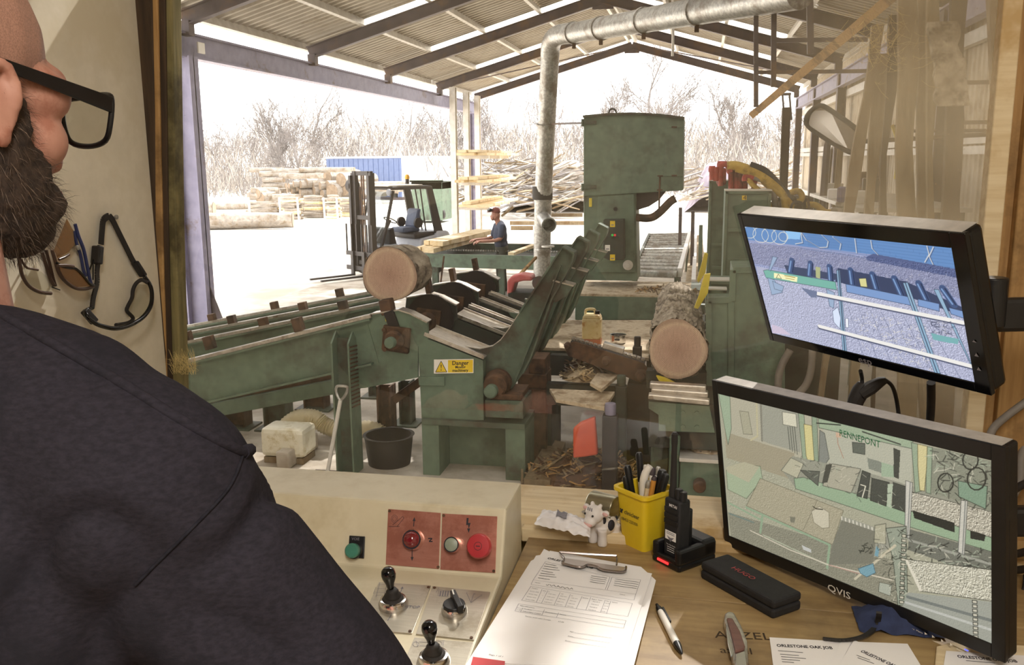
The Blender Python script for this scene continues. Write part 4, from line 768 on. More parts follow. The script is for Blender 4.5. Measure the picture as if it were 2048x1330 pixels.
for sy in (-1, 1): fp('armrest', 'fork_black', lambda b: b.cyl((-.3, sy*.3, 1.22), (-.3, sy*.3+.06*sy, 1.22), .12, 16), 0, 35, st)
fp('steering_wheel', 'fork_black', lambda b: (b.tube([V((.28, 0, 1.3))+Matrix.Rotation(-.5, 3, 'Y') @ V((.16*math.cos(q*.39), .16*math.sin(q*.39), 0)) for q in range(16)], .014, 6, closed=True), b.cyl((.28, 0, 1.3), (.42, 0, 1.05), .03, 8)))
for sy in (-1, 1):
    fp('front_pillar', 'fork_black', lambda b: b.tube([(.92, sy*.47, .72), (.78, sy*.47, 1.1), (.5, sy*.44, 2.0)], .04, 6), 0, None)
    fp('rear_pillar', 'fork_black', lambda b: b.prism([(-.95, sy*.47-.03, .95), (-.7, sy*.47-.03, .95), (-.48, sy*.44-.03, 2.05), (-.66, sy*.44-.03, 2.05)], (0, .06, 0)), .01, None)
fp('cab_roof', 'fork_black', lambda b: b.bx(-.66, -.48, 2.02, .56, .48, 2.1), .04, None); fp('roof_top', 'white_plastic', lambda b: b.bx(-.4, -.42, 2.1, .62, .42, 2.13), .01, None)
fp('windscreen', 'cab_glass', lambda b: b.prism([(.9, -.42, .78), (.9, .42, .78), (.5, .4, 1.98), (.5, -.4, 1.98)], (.01, 0, 0)), 0, None)
fp('rear_bar', 'fork_black', lambda b: [b.cyl((-.82+.05*k, -.3+.2*k, 1.0), (-.58, -.3+.2*k, 2.03), .018, 6) for k in range(3)])
for sy in (-1, 1): fp('work_lamp', 'fork_grey', lambda b: b.lathe([(.03, 0), (.08, .05), (.08, .08), (.06, .085)], (.55, sy*.42, 1.97), (1, 0, 0), 14))
fp('mirror', 'fork_black', lambda b: b.box((.2, .1, 1.88), (.03, .22, .1)), .02, None)
bc_ = fp('beacon_base', 'fork_black', lambda b: b.cyl((-.6, -.42, 2.08), (-.6, -.42, 2.24), .05, 12)); M('amber', 'd99b22', 'e0a935', 8, .3); fp('beacon', 'amber', lambda b: b.lathe([(.06, 0), (.065, .05), (.04, .11), (.0, .12)], (-.6, -.42, 2.24), (0, 0, 1), 14), 0, 35, bc_)
# blue container and green skip
M('blue_sheet', '5d6f96', '6a7ba2', 5, .5, 0, .05); M('white_sheet', 'dcdcdc', 'e6e6e6', 5, .5)
bx_ = T('blue_container', pd(720, 370, 62), 'blue ribbed container behind the log pile at the edge of the wood', 'container'); bx_.location.z = 0
A, Bq = py(652, 312, 62), py(801, 312, 60); A.z = Bq.z = 0; ex = (Bq-A).normalized(); L = (Bq-A).length; cf = Fr(A, ex, V((-ex.y, ex.x, 0)))
for n, m, q in (('side_wall', 'blue_sheet', (0, 0, .2, L, .08, 2.85)), ('end_wall', 'white_sheet', (L-.08, .08, .2, L, 8, 2.85)), ('far_wall', 'blue_sheet', (0, 7.92, .2, L, 8, 2.85)), ('roof', 'white_sheet', (-.05, -.05, 2.85, L+.05, 8.05, 2.98)), ('base_frame', 'steel_dark', (0, 0, 0, L, 8, .2))):
    b = B(cf.m); b.bx(*q); b.build(n, m_[m], bx_, 0, None)
for k in range(15): b = B(cf.m); x = (k+.5)*L/15; b.bx(x-.05, -.04, .25, x+.05, 0, 2.8); b.build('rib', m_['blue_sheet'], bx_, 0, None)
gs = T('skip_trailer', pd(855, 372, 38), 'pale green skip body on a white trailer behind the forklift cab', 'trailer'); gs.location.z = 0
a, c = py(822, 364, 38), py(884, 379, 38)
part(gs, 'skip_body', 'green', lambda b: b.prism([(a.x, 38, c.z), (c.x, 38, c.z), (c.x, 38, a.z), (a.x, 38, a.z)], (0, 1.6, 0)), .02, None); part(gs, 'rim', 'green', lambda b: b.bx(a.x-.05, 37.95, a.z, c.x+.05, 38.05, a.z+.06), 0, None)
part(gs, 'chassis', 'white_sheet', lambda b: b.bx(a.x+.1, 38.1, .35, c.x-.1, 39.5, c.z), .02, None)
for x in (a.x+.3, c.x-.3): part(gs, 'wheel', 'rubber', lambda b: b.cyl((x, 38.05, .36), (x, 38.3, .36), .36, 18))
part(gs, 'skip_body', 'green', lambda b: b.prism([(a.x, 38, .1), (c.x, 38, .1), (c.x, 38, a.z), (a.x, 38, a.z)], (0, 1.6, 0)), .02, None); part(gs, 'rim', 'green', lambda b: b.bx(a.x-.05, 37.95, a.z, c.x+.05, 38.05, a.z+.08), 0, None)
# round logs, heaped
g = random.Random(3)
def small_log(x, y, z, r, L, yaw, label, group, tilt=0.):
    d = V((math.sin(yaw), math.cos(yaw), tilt)); b = B(); c = V((x, y, z)); n = 11; ph = g.random()*6
    fr = Fr(c, d.cross(V((0, 0, 1))), d); R2 = lambda i, v: r*(1-.12*v)*(1+.05*math.sin(2*i*.571+ph))
    b.grid(lambda u, v: fr(math.cos(6.2832*u)*R2(u*n, v), L*v, math.sin(6.2832*u)*R2(u*n, v)), n, 2); b.m = 1
    for v in (0, 1): b.prism([fr(math.cos(6.2832*i/n)*R2(i, v)*.97, L*v+(.01 if v else -.01), math.sin(6.2832*i/n)*R2(i, v)*.97) for i in range(n)], d*.02)
    return solo(b, 'round_log', [m_['bark_pale'], m_['log_end_pale']], label, 'log', group, smooth=50)
M('log_end_pale', '84725f', '9c8a76', 6, .9)
def at_log(x, y, r_px, Y, L, yaw, label, group=None, tilt=0):
    p = py(x, y, Y); return small_log(p.x, p.y, max(p.z, r_px*Y/F*.9), r_px*Y/F*1.02, L, yaw, label, group, tilt)
for x, y, r, Y, l in ((652, 353, 15, 55, 'upper big round log end left of the blue container corner'), (682, 360, 14, 54, 'big hollowed round log at the right end of the log pile top'), (688, 378, 15, 54, 'big brown log end below the hollowed log'), (664, 384, 16, 53.6, 'wide log end low in the middle of the log pile'), (620, 350, 13, 55, 'round log on top of the pile left of the big pair')): at_log(x, y, r, Y, 3.2, g.uniform(.25, .5), l)
for k, (x, y, r) in enumerate(((587, 368, 7), (594, 377, 6), (583, 381, 7), (601, 369, 8), (578, 372, 6), (573, 378, 7), (600, 385, 7), (612, 366, 9), (625, 370, 9), (640, 372, 8), (628, 382, 9), (612, 384, 8), (644, 388, 9), (604, 392, 8), (588, 392, 7), (706, 372, 9), (712, 380, 8), (700, 386, 9), (655, 371, 10), (676, 388, 9))):
    at_log(x, y, r, 54+.2*(k % 3), 3.4, g.uniform(.5, .9), 'small round log in the heap behind the billet racks', 'small logs of the far log heap')
for k, (x, y, r, yw) in enumerate(((495, 392, 9, 1.2), (515, 388, 10, .4), (520, 397, 13, .3), (545, 394, 6, 1.2), (503, 381, 6, .8))): at_log(x, y, r, 50, 1.6, yw, ('grey log stump end lying left of the billet racks', 'rear log stump in the small group left of the racks', 'widest brown log stump in the small group left of the racks', 'small tapering log beside the group of stumps', 'small grey stump behind the group of stumps')[k])
for k, (x, y, r, L) in enumerate(((430, 413, 7, 6), (560, 352, 6, 3), (520, 348, 6, 3), (545, 342, 5, 2.6), (600, 340, 6, 3.4), (500, 340, 5, 2), (527, 360, 6, 1.4), (526, 371, 6, 1.5), (524, 382, 6, 1.5), (526, 393, 6, 1.6), (525, 403, 6, 1.6))): at_log(x, y, r, 52 if k else 46, L, 1.45+g.uniform(-.2, .2), ('long thin dark log lying on the ground left of the billet racks', 'flat log along the top left of the log heap', 'thin log below the top of the heap at left', 'short thin log on the crest of the heap', 'log lying across the crest left of the round ends', 'leftmost short log on the crest of the heap', 'topmost of the small log stack left of the heap', 'second log down in the small stack left of the heap', 'middle log of the small stack left of the heap', 'second lowest log of the small stack left of the heap', 'lowest log of the small stack left of the heap')[k])
p = py(345, 470, 33); q = py(585, 448, 34.5); small_log(p.x, p.y, .33, .36, (q-p).length, math.atan2((q-p).x, (q-p).y), 'very long pale log lying across the yard before the racks', None)
p = py(352, 436, 40); small_log(p.x-.4, p.y, .4, .42, 2.2, 1.3, 'thick short log end beside the window post, behind the long log', None)
# split billets between low uprights
for k, (x0, x1, yb, yt, Y) in enumerate(((498, 560, 440, 408, 40.5), (562, 598, 443, 398, 39.8), (600, 648, 440, 396, 41), (650, 676, 440, 394, 40.5), (678, 722, 434, 398, 42))):
    a, c = py(x0, yb, Y), py(x1, yt, Y); nn = 22
    for j in range(nn):
        z = .06+(j//3)*max(.1, c.z/7.2); L = (c.x-a.x)*g.uniform(.7, 1.05); x = a.x+(c.x-a.x)*.5+g.uniform(-.15, .15)
        d = V((1, g.uniform(-.1, .1), g.uniform(-.04, .04))).normalized(); b = B(); m = V((x, Y+(j % 3)*.2, z)); b.m = g.choice((0, 0, 1))
        rr = g.uniform(.05, .1); b.tube([m-d*L/2, m+V((0, 0, g.uniform(-.03, .03))), m+d*L/2], [rr*.8, rr, rr*.9], 5)
        solo(b, 'split_billet', [m_['bark_pale'], m_['pale_timber']], 'pale split billet in the %s billet bundle from the left' % ('first', 'second', 'third', 'fourth', 'fifth')[k], 'billet', 'split billets in the %s bundle from the left' % ('first', 'second', 'third', 'fourth', 'fifth')[k], smooth=None)
for k, x in enumerate((501, 562, 598, 650, 676)):
    b = B(); a = py(x, 444-(k > 2)*3, 39.5); c = py(x-1, 395, 39.5); b.beam((a.x, a.y, 0), (a.x-.03, a.y, c.z), .07, .07, (0, 1, 0)); solo(b, 'stake', m_['steel_pale'], ('first', 'second', 'third', 'fourth', 'fifth')[k]+' pale upright stake from the left holding the billets', 'stake', smooth=None)
b = B(); b.beam((py(650, 440, 39.5).x, 39.5, .12), (py(676, 440, 39.5).x, 39.5, .12), .06, .06); solo(b, 'stake_bar', m_['steel_pale'], 'low pale bar joining the two right hand stakes', 'bar', smooth=None)
# slab wood and brash heap beyond the gable
def slabs(n, x0, x1, ytop, ybot, Y0, Y1, label, grp, seed, mm=('bark_pale', 'slab_wood', 'twig')):
    g = random.Random(seed)
    for k in range(n):
        f = g.random(); x = x0+(x1-x0)*g.random(); y = ytop(x)+(ybot-ytop(x))*f**.9; Y = Y1+(Y0-Y1)*f; p = py(x, y, Y)
        L = g.uniform(1.2, 3.6); an = g.gauss(.2, .55); tl = g.gauss(.12, .22); d = V((math.cos(an), math.sin(an)*.8, tl)).normalized()*L/2
        b = B(); w_ = g.uniform(.12, .28); b.m = g.randrange(3); u = V((g.uniform(-.4, .4), g.uniform(-.4, .4), 1)).normalized()
        p.z = max(p.z, .06+abs(d.z)); s = d.cross(u).normalized()*w_/2; h = u*g.uniform(.03, .07)
        b.prism([p-d-s*.7, p-d+s*.7, p+s*1.1, p+d+s*.6, p+d-s*.5, p-s], h); solo(b, 'wood_slab', [m_[q] for q in mm], label, 'slab', grp, smooth=None)
slabs(210, 950, 1170, lambda x: 318+abs(x-1040)*.09, 408, 40, 50, 'rough bark edged slab in the big heap left of the saw', 'slabs in the big heap left of the saw', 5)
slabs(80, 1370, 1600, lambda x: 338, 395, 44, 52, 'thin slab in the heap seen right of the saw', 'slabs in the heap right of the saw', 6)
b = B(); b.grid(lambda u, v: V((-10.2+6.2*u*1.0, 46+6*v, max(0, 2.5*math.sin(math.pi*u)*math.sin(math.pi*min(1, v*.9+.1))*(1+.25*noise.noise(V((u*6, v*6, 2)))))-.05)), 22, 12); tag(solo(b, 'brash_mound', m_['bark_pale'], 'pale mound of chips and brash under the slab heap', 'mound', smooth=60), kind='stuff')
M('dark_earth', '6e6470', '8a808a', 3, .95, bump=.6, bd=.05)
b = B(); b.grid(lambda u, v: V((-.8+3.6*u, 46.5+5*v, max(0, 2.4*math.sin(math.pi*u)*math.sin(math.pi*min(1, v*.85+.15))*(1+.3*noise.noise(V((u*5, v*5, 7)))))-.05)), 20, 12); tag(solo(b, 'earth_mound', m_['dark_earth'], 'dark purplish earth mound seen right of the saw housing', 'mound', smooth=60), kind='stuff')
# yard kerb lines / stacked bearers
for k, (x0, x1, y, Y) in enumerate(((1020, 1170, 446, 0), (1022, 1066, 456, 0), (1052, 1165, 430, 0))):
    a, c = pz(x0, y, .12), pz(x1, y, .12); b = B(); b.beam(a, c, .14, .16); solo(b, 'bearer', m_['slab_wood'], ('long grey bearer on the ground level with the duct branch', 'short grey bearer right of the worker in dark shirt', 'farthest long bearer on the ground left of the saw')[k], 'bearer', smooth=None)
# ---- trees
def tree_mesh(seed, H, spread, r0, depth=5, lean=(0, 0), fork=.25, thick=1., low=.15):
    g = random.Random(seed); b = B()
    def br(p, d, L, r, k):
        n = 3; pts = [p]; rs = [r]
        for i in range(n):
            d = (d+V((g.gauss(0, .16), g.gauss(0, .16), g.gauss(.04, .08)))).normalized(); p = p+d*L/n; pts.append(p); rs.append(r*(1-.45*(i+1)/n))
            if k and (i or k < depth):
                for _ in range(1 if k == depth else g.choice((1, 1, 2))):
                    a = g.random()*6.283; s = d.cross(V((math.cos(a), math.sin(a), .3))).normalized(); br(p, (d*g.uniform(.5, .9)+s*spread*g.uniform(.5, 1.1)).normalized(), L*g.uniform(.48, .72), rs[-1]*g.uniform(.4, .6), k-1)
        b.tube(pts, [max(q, .012) for q in rs], 5 if k > depth-2 else 3, False)
        if k: br(p, (d+V((g.gauss(0, .3), g.gauss(0, .3), .1))).normalized(), L*.7, rs[-1], k-1)
    br(V((0, 0, 0)), V((lean[0], lean[1], 1)).normalized(), H*.34, r0, depth); return b
kinds = [tree_mesh(11+i, h, s, r, 4).mesh('bare_tree', m_['twig']) for i, (h, s, r) in enumerate(((8, .6, .14), (9.5, .5, .15), (6.5, .8, .12), (8.5, .45, .1), (7.5, .7, .13)))]
def tree(me, p, label, group=None, s=1., rz=0.):
    o = bpy.data.objects.new('bare_tree', me); COL.objects.link(o); o.location = p; o.scale = (s, s, s); o.rotation_euler = (0, 0, rz); return tag(o, label, 'tree', group)
for i in range(44):
    x = 350+(i*41.7) % 1260+g.uniform(-12, 12); Y = g.uniform(68, 92); p = pz(x, 345, 0); d = ray(x, 330); p = CAM+d*(Y/d.y); p.z = 0
    lf = x < 950; tree(kinds[i % 5], p, 'thin bare tree in the wood beyond the %s' % ('log yard left of the far column' if lf else 'open gable end'), 'bare trees beyond the %s' % ('log yard' if lf else 'gable'), (1.05 if x < 900 else 1.1)*g.uniform(.8, 1.25), g.random()*6)
for x, Y, sd, H, sp_, r, l in ((1296, 66, 41, 13, .62, .24, 'tallest many branched bare tree above the saw housing'), (1232, 68, 47, 10, .8, .18, 'spreading bare tree just left of the tallest tree'), (1486, 64, 52, 9, .42, .26, 'dead straight trunked tree at right with short side branches'), (985, 66, 44, 8.5, .75, .16, 'bushy bare tree right of the timber rack'), (612, 60, 61, 7, .7, .2, 'leaning bare tree with forked crown over the log heap'), (560, 62, 64, 8.5, .4, .13, 'slender bent tree left of the forked one')):
    p = py(x, 330, Y); p.z = 0; tree(tree_mesh(sd, H, sp_, r, 5, (.1 if x in (612,) else -.12 if x == 560 else 0, 0)).mesh('bare_tree', m_['twig']), p, l)
g = random.Random(99); b = B()
for k in range(24000):
    Y = g.uniform(62, 95); x = g.uniform(320, 1640); p = py(x, 330, Y); hmax = 7.5*(.55+.45*noise.noise(V((p.x*.12, Y*.1, 0)))+.25)
    z = hmax*g.random()**1.6; L = g.uniform(.5, 1.9); d = V((g.gauss(0, .45), g.gauss(0, .3), 1)).normalized()*L; p.z = z*.8; w_ = V((g.uniform(.012, .04), 0, 0)); b.m = k % 2
    q = p+d*.5+V((g.gauss(0, .1), 0, 0)); b.add([p-w_, p+w_, q+w_*.8, q-w_*.8, p+d], [(0, 1, 2, 3), (3, 2, 4)])
M('brush', '98928b', 'b0aaa3', 1, .9); o = b.build('undergrowth', [m_['twig'], m_['brush']], None, 0, None); tag(o, 'dense pale undergrowth of bare shoots along the wood edge', 'undergrowth', None, 'stuff')
# ------------------------------------------------ inside the cabin
def pplane(x, y, P0, n): d = ray(x, y); n = V(n); return CAM+d*((V(P0)-CAM).dot(n)/d.dot(n))
class Pl:
    """A flat surface that pixels can be laid on: frame + lookup."""
    def __init__(s, P0, ex, ey): s.fr = Fr(P0, ex, V(ey)-V(ex).normalized()*V(ey).dot(V(ex).normalized())); s.n = s.fr.z
    def p(s, x, y, lift=0): return pplane(x, y, s.fr.o, s.n)+s.n*lift
    def uv(s, x, y): q = s.p(x, y)-s.fr.o; return q.dot(s.fr.x), q.dot(s.fr.y)
    def line(s, b, x0, y0, x1, y1, w=.0004, lift=.0006):
        u0, v0 = s.uv(x0, y0); u1, v1 = s.uv(x1, y1); line_b(b, s.fr, u0, v0, u1, v1, w, lift)
    def poly(s, b, pts, lift=.0006): poly_b(b, s.fr, [s.uv(*q) for q in pts], lift)
    def text(s, b, t, x0, y0, x1, y1, size, lift=.0006, bold=0, fit=False):
        a, c = s.p(x0, y0), s.p(x1, y1); f = Fr(a, c-a, s.n.cross(c-a), s.n)
        n = len(b.v); text_b(b, f, t, size, 0, 0, 'LEFT', 1, lift, bold)
        if fit and len(b.v) > n:
            k = (c-a).length/max(1e-6, max((q-a).dot(f.x) for q in b.v[n:]))
            for i in range(n, len(b.v)): q = b.v[i]; b.v[i] = q+f.x*((q-a).dot(f.x)*(k-1))
DX0, DX1 = -.272, .998
ds = T('desk', (.36, .9, 1.08), 'worn plywood desk of long boards under the cabin window', 'desk')
ys = pz(1500, 1208, ZD).y
for y0, y1 in ((ys+.001, 1.432), (.80, ys-.001), (.45, .798)): part(ds, 'plank', 'desk', lambda b: b.bx(DX0, y0, ZD-.022, DX1, y1, ZD), .0012, None)
part(ds, 'bearer', 'timber', lambda b: (b.bx(DX0, .5, ZD-.09, DX0+.04, 1.43, ZD-.022), b.bx(DX1-.06, .5, ZD-.09, DX1-.02, 1.43, ZD-.022)), 0, None)
for x in (DX0+.01, DX1-.07): part(ds, 'leg', 'timber', lambda b: b.bx(x, .5, 1.08, x+.05, .55, ZD-.09), .002, None)
dp = Pl((0, 1, ZD), (1, 0, 0), (0, 1, 0)); b = B()
dp.text(b, 'AZZEL', 1430, 1276, 1580, 1282, .026, .0005); dp.text(b, 'azzel', 1440, 1306, 1540, 1311, .022, .0005); b.build('pencilled_letters', m_['timber_dark'], ds, 0, None)
# --- control console
K0, K1, K2, K3, K4 = (1.38, ZD), (1.38, 2.178), (1.262, 2.178), (1.222, 2.086), (.90, 2.052)
XC0, XC1 = -.93, -.2735
co_ = T('control_console', (-.6, 1.15, 1.08), 'cream metal control console with joysticks and red emergency button', 'console')
part(co_, 'housing', 'cream_paint', lambda b: b.prism([(XC0, y, z) for y, z in (K0, K1, K2, K3, K4, (.90, 2.0), (1.38, 1.96))], (XC1-XC0, 0, 0)), .004, None)
part(co_, 'stand', 'cream_paint', lambda b: b.bx(-.9, .98, 1.08, -.31, 1.34, 1.98), .004, None)
FP = Pl((XC1, K3[0], K3[1]), (1, 0, 0), (0, K2[0]-K3[0], K2[1]-K3[1])); LP = Pl((XC1, K4[0], K4[1]), (1, 0, 0), (0, K3[0]-K4[0], K3[1]-K4[1]))
M('panel_reflect_tint', 'cc8a78', 'd69684', 30, .3, .55, .04, .0004, st=(1, 12, 1), c3='bd7a68', sc3=14); M('panel_grey', 'b9b2a3', 'c4bdae', 30, .35, .6, .04, .0004, st=(1, 12, 1), c3='a79d8b', sc3=12)  # pink base colour of the upper plates imitates an orange reflection
def panel(P, pts, m='panel_reflect_tint'):
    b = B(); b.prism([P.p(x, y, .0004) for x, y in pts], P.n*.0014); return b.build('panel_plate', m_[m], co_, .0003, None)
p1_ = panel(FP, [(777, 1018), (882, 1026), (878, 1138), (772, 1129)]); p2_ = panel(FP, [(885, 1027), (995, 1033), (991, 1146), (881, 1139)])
l1 = panel(LP, [(758, 1166), (862, 1173), (824, 1269), (715, 1260)], 'panel_grey'); l2 = panel(LP, [(865, 1174), (981, 1186), (948, 1282), (832, 1270)], 'panel_grey'); l3 = panel(LP, [(829, 1277), (947, 1287), (925, 1352), (800, 1345)], 'panel_grey')
for P, pl, pts in ((FP, p1_, ((780, 1022), (877, 1134))), (FP, p2_, ((888, 1031), (988, 1142))), (LP, l2, ((869, 1178), (943, 1278))), (LP, l1, ((857, 1177), (820, 1265)))):
    for x, y in pts: part(pl, 'screw', 'rust', lambda b: b.cyl(P.p(x, y, .0016), P.p(x, y, .003), .0022, 10))
def arrow(b, P, x0, y0, x1, y1, w=.0012, h=.006):
    P.line(b, x0, y0, x1, y1, w, .0022); u0, v0 = P.uv(x0, y0); u1, v1 = P.uv(x1, y1); d = V((u1-u0, v1-v0, 0)).normalized(); n = V((-d.y, d.x, 0))*h*.4
    poly_b(b, P.fr, [(u1-n.x, v1-n.y), (u1+d.x*h, v1+d.y*h), (u1+n.x, v1+n.y)], .0022)
b = B(); arrow(b, FP, 828, 1053, 829, 1042); arrow(b, FP, 825, 1102, 825, 1114)
for q in ((797, 1041, 806, 1033), (806, 1033, 809, 1036), (809, 1036, 795, 1053), (778, 1053, 800, 1053), (786, 1050, 797, 1041)): FP.line(b, *q, .0006, .0022)
for r_ in (5, 8):
    for k in range(10): FP.line(b, 790+r_*.8*math.cos(k*.628), 1038+r_*math.sin(k*.628), 790+r_*.8*math.cos(k*.628+.628), 1038+r_*math.sin(k*.628+.628), .0004, .0022)
for q in ((857, 1077, 865, 1077), (865, 1077, 859, 1083), (859, 1083, 866, 1083)): FP.line(b, *q, .0016, .0022)
b.build('pictogram', m_['ink'], p1_, 0, None)
b = B(); FP.poly(b, [(934, 1036), (938, 1036), (937, 1046), (942, 1046), (938, 1058), (937, 1050), (933, 1050)], .0022); FP.poly(b, [(935, 1057), (941, 1057), (938, 1066)], .0022); b.build('lightning_mark', m_['ink'], p2_, 0, None)
b = B(); LP.text(b, 'STOP', 811, 1218, 834, 1219, .0085, .0022, .0002); arrow(b, LP, 801, 1188, 804, 1180, .0012); arrow(b, LP, 783, 1232, 776, 1243, .001, .002)
for q in ((757, 1172, 774, 1172), (755, 1179, 773, 1180), (753, 1187, 771, 1188), (751, 1193, 770, 1194), (760, 1168, 752, 1197), (774, 1169, 768, 1198), (752, 1177, 747, 1190)): LP.line(b, *q, .0006, .0022)
b.build('pictogram', m_['ink_grey'], l1, 0, None)
b = B()
for q in ((934, 1190, 942, 1208), (947, 1192, 942, 1208), (961, 1194, 942, 1208)): LP.line(b, *q, .0007, .0022)
for s, x, y in (('1', 931, 1190), ('0', 946, 1192), ('2', 960, 1195)): LP.text(b, s, x, y, x+5, y+.4, .006, .0022)
for q in ((878, 1182, 903, 1186), (876, 1194, 901, 1197), (878, 1182, 876, 1194), (903, 1186, 901, 1197), (872, 1188, 878, 1178)): LP.line(b, *q, .0006, .0022)
for k in range(4): LP.line(b, 882+k*5, 1184, 880+k*5, 1195, .002, .0022)
b.build('pictogram', m_['ink_grey'], l2, 0, None)
b = B()
for q in ((838, 1286, 880, 1290), (840, 1294, 880, 1297), (885, 1284, 890, 1284), (887, 1286, 886, 1296), (832, 1284, 836, 1296)): LP.line(b, *q, .0006, .0022)
for cx_, cy_ in ((832, 1291), (878, 1290)):
    for k in range(10): LP.line(b, cx_+6*math.cos(k*.628), cy_+5*math.sin(k*.628), cx_+6*math.cos(k*.628+.628), cy_+5*math.sin(k*.628+.628), .0005, .0022)
b.build('pictogram', m_['ink_grey'], l3, 0, None)
M('button_green', '3f7a68', '478573', 20, .35); M('button_dull', '8b9585', '949d8e', 20, .4); M('lamp_dark', '6e1a22', '842028', 20, .12, spec=.9)
def knob(n, P, x, y, prof, m, par=co_, seg=28): o = P.p(x, y, .001); return part(par, n, m, lambda b: b.lathe(prof, o, P.n, seg), 0, 40)
lb = part(co_, 'label_holder', 'black_plastic', lambda b: b.prism([FP.p(x, y, .0005) for x, y in ((700, 1071), (731, 1073), (729, 1117), (697, 1115))], FP.n*.003), .0008, None)
b = B(); FP.text(b, 'VOIE', 705, 1080, 725, 1081, .006, .0046); b.build('label_text', m_['ink_grey'], lb, 0, None)
bt = knob('button_collar', FP, 712, 1101, [(.0125, 0), (.0125, .010)], 'black_plastic'); knob('green_button', FP, 712, 1101, [(.0112, .009), (.0112, .018), (.009, .020)], 'button_green')
lm = knob('lamp_collar', FP, 828, 1079, [(.0165, 0), (.0165, .004), (.0145, .012), (.012, .012)], 'chrome'); knob('red_lamp', FP, 828, 1079, [(.0125, .009), (.0118, .016), (.008, .021), (.002, .0225)], 'lamp_dark')
knob('button_collar', FP, 908, 1089, [(.0125, 0), (.0125, .010), (.0115, .016), (.0095, .016)], 'chrome'); knob('dull_button', FP, 908, 1089, [(.0098, .012), (.0098, .0165), (.008, .0175)], 'button_dull')
es = knob('emergency_stem', FP, 966, 1092, [(.0115, 0), (.0115, .012), (.009, .016), (.009, .02)], 'chrome'); em = knob('emergency_button', FP, 966, 1092, [(.010, .016), (.0185, .021), (.0185, .028), (.0165, .032), (.004, .033)], 'red_plastic')
c = FP.p(966, 1092, .0342); b = B(); n_ = B(); fr_ = Fr(c, FP.fr.x, FP.fr.y, FP.n)
for k in range(20): line_b(b, fr_, .0058*math.cos(k*.314), .0058*math.sin(k*.314), .0058*math.cos(k*.314+.314), .0058*math.sin(k*.314+.314), .0006, .0002)
line_b(b, fr_, -.003, 0, .003, 0, .0012, .0002); b.build('button_mark', m_['ink'], em, 0, None)
def joystick(x, y, tx, ty):
    o = LP.p(x, y, .0012); tip = pplane(tx, ty, o+LP.n*.05, (0, 1, 0)); d = (tip-o).normalized(); L = (tip-o).length
    j = part(co_, 'joystick_collar', 'chrome', lambda b: b.lathe([(.0215, 0), (.0215, .004), (.0185, .011), (.016, .012)], o, LP.n, 32), 0, 40)
    part(j, 'rubber_boot', 'rubber', lambda b: b.lathe([(.0165, .009), (.015, .013), (.0115, .015), (.012, .018), (.0085, .021), (.009, .024), (.006, .028)], o, LP.n, 24), 0, 60)
    part(j, 'joystick_lever', 'gloss_black', lambda b: b.lathe([(.0052, .02), (.0042, .03), (.0046, L-.022), (.0062, L-.014), (.0095, L-.006), (.0105, L), (.0095, L+.006), (.006, L+.010), (.001, L+.011)], o, d, 22), 0, 60)
joystick(787, 1213, 777, 1149); joystick(868, 1326, 859, 1258)
o = LP.p(909, 1226, .001); sk = part(co_, 'selector_ring', 'chrome', lambda b: b.lathe([(.0185, 0), (.0185, .006), (.0165, .011)], o, LP.n, 28), 0, 40); part(sk, 'selector_knob', 'black_plastic', lambda b: (b.lathe([(.0155, .01), (.0155, .015)], o, LP.n, 28), b.beam(o+LP.n*.017+LP.fr.x*.014-LP.fr.y*.017, o+LP.n*.017-LP.fr.x*.007+LP.fr.y*.02, .008, .012, LP.n)), .001, 40); part(sk, 'pointer', 'steel_pale', lambda b: b.beam(o+LP.n*.0235-LP.fr.x*.002+LP.fr.y*.008, o+LP.n*.0235-LP.fr.x*.007+LP.fr.y*.019, .002, .0008, LP.n), 0, None)
# --- clipboard with job sheet
A, Bq, Cq = pz(1088, 1098, ZD+.014), pz(1304, 1147, ZD+.014), pz(945, 1328, ZD+.036)
pn_ = (Bq-A).cross(Cq-A).normalized(); pn_ = pn_ if pn_.z > 0 else -pn_
ex_ = (Bq-A).normalized(); PP = Pl(A, ex_, pn_.cross(ex_))
def sheet(name, pts, lift, label, cat, P=PP, m='paper', t=.0006, group=None):
    b = B(); b.prism([P.p(x, y, lift) for x, y in pts], P.n*t); return solo(b, name, m_[m], label, cat, group, smooth=None)
b = B(); b.prism([PP.p(x, y, -.0075) for x, y in ((1084, 1096), (1308, 1150), (1254, 1342), (928, 1350))], PP.n*.0035)
cb_ = T('clipboard', PP.p(1160, 1230, -.0075), 'brown clipboard under the white job sheets on the desk', 'clipboard')
b.build('board', m_['timber'], cb_, .001, None)
sheet('under_sheet', [(1062, 1118), (1100, 1100), (1290, 1140), (1230, 1335), (925, 1335)], -.0036, 'white sheet showing along the left edge below the job sheet', 'paper')
sheet('under_sheet', [(1100, 1099), (1282, 1131), (1312, 1158), (1266, 1335), (960, 1335)], -.0026, 'white sheet showing along the right edge below the job sheet', 'paper')
sheet('under_sheet', [(1072, 1110), (1112, 1104), (1280, 1138), (1240, 1335), (940, 1335)], -.0016, 'middle white sheet directly under the job sheet', 'paper')
b = B(); ins = [(1103, 1112), (1140, 1122), (1300, 1147), (1243, 1333), (944, 1325), (1060, 1130)]
b.prism([PP.p(x, y, -.0004) for x, y in ((1088, 1098), (1110, 1108), (1150, 1120), (1304, 1147), (1243, 1336), (945, 1324))], PP.n*.0006)
js = solo(b, 'job_sheet', m_['paper'], 'white printed job sheet on top of the clipboard under its clip', 'paper', smooth=None)
def z6(*q): return [(v/4.096+(920 if i % 2 == 0 else 1060)) for i, v in enumerate(q)]
def rule_set(b, P, L, w=.0005, lift=.0008):
    for q in L: P.line(b, *z6(*q), w, lift)
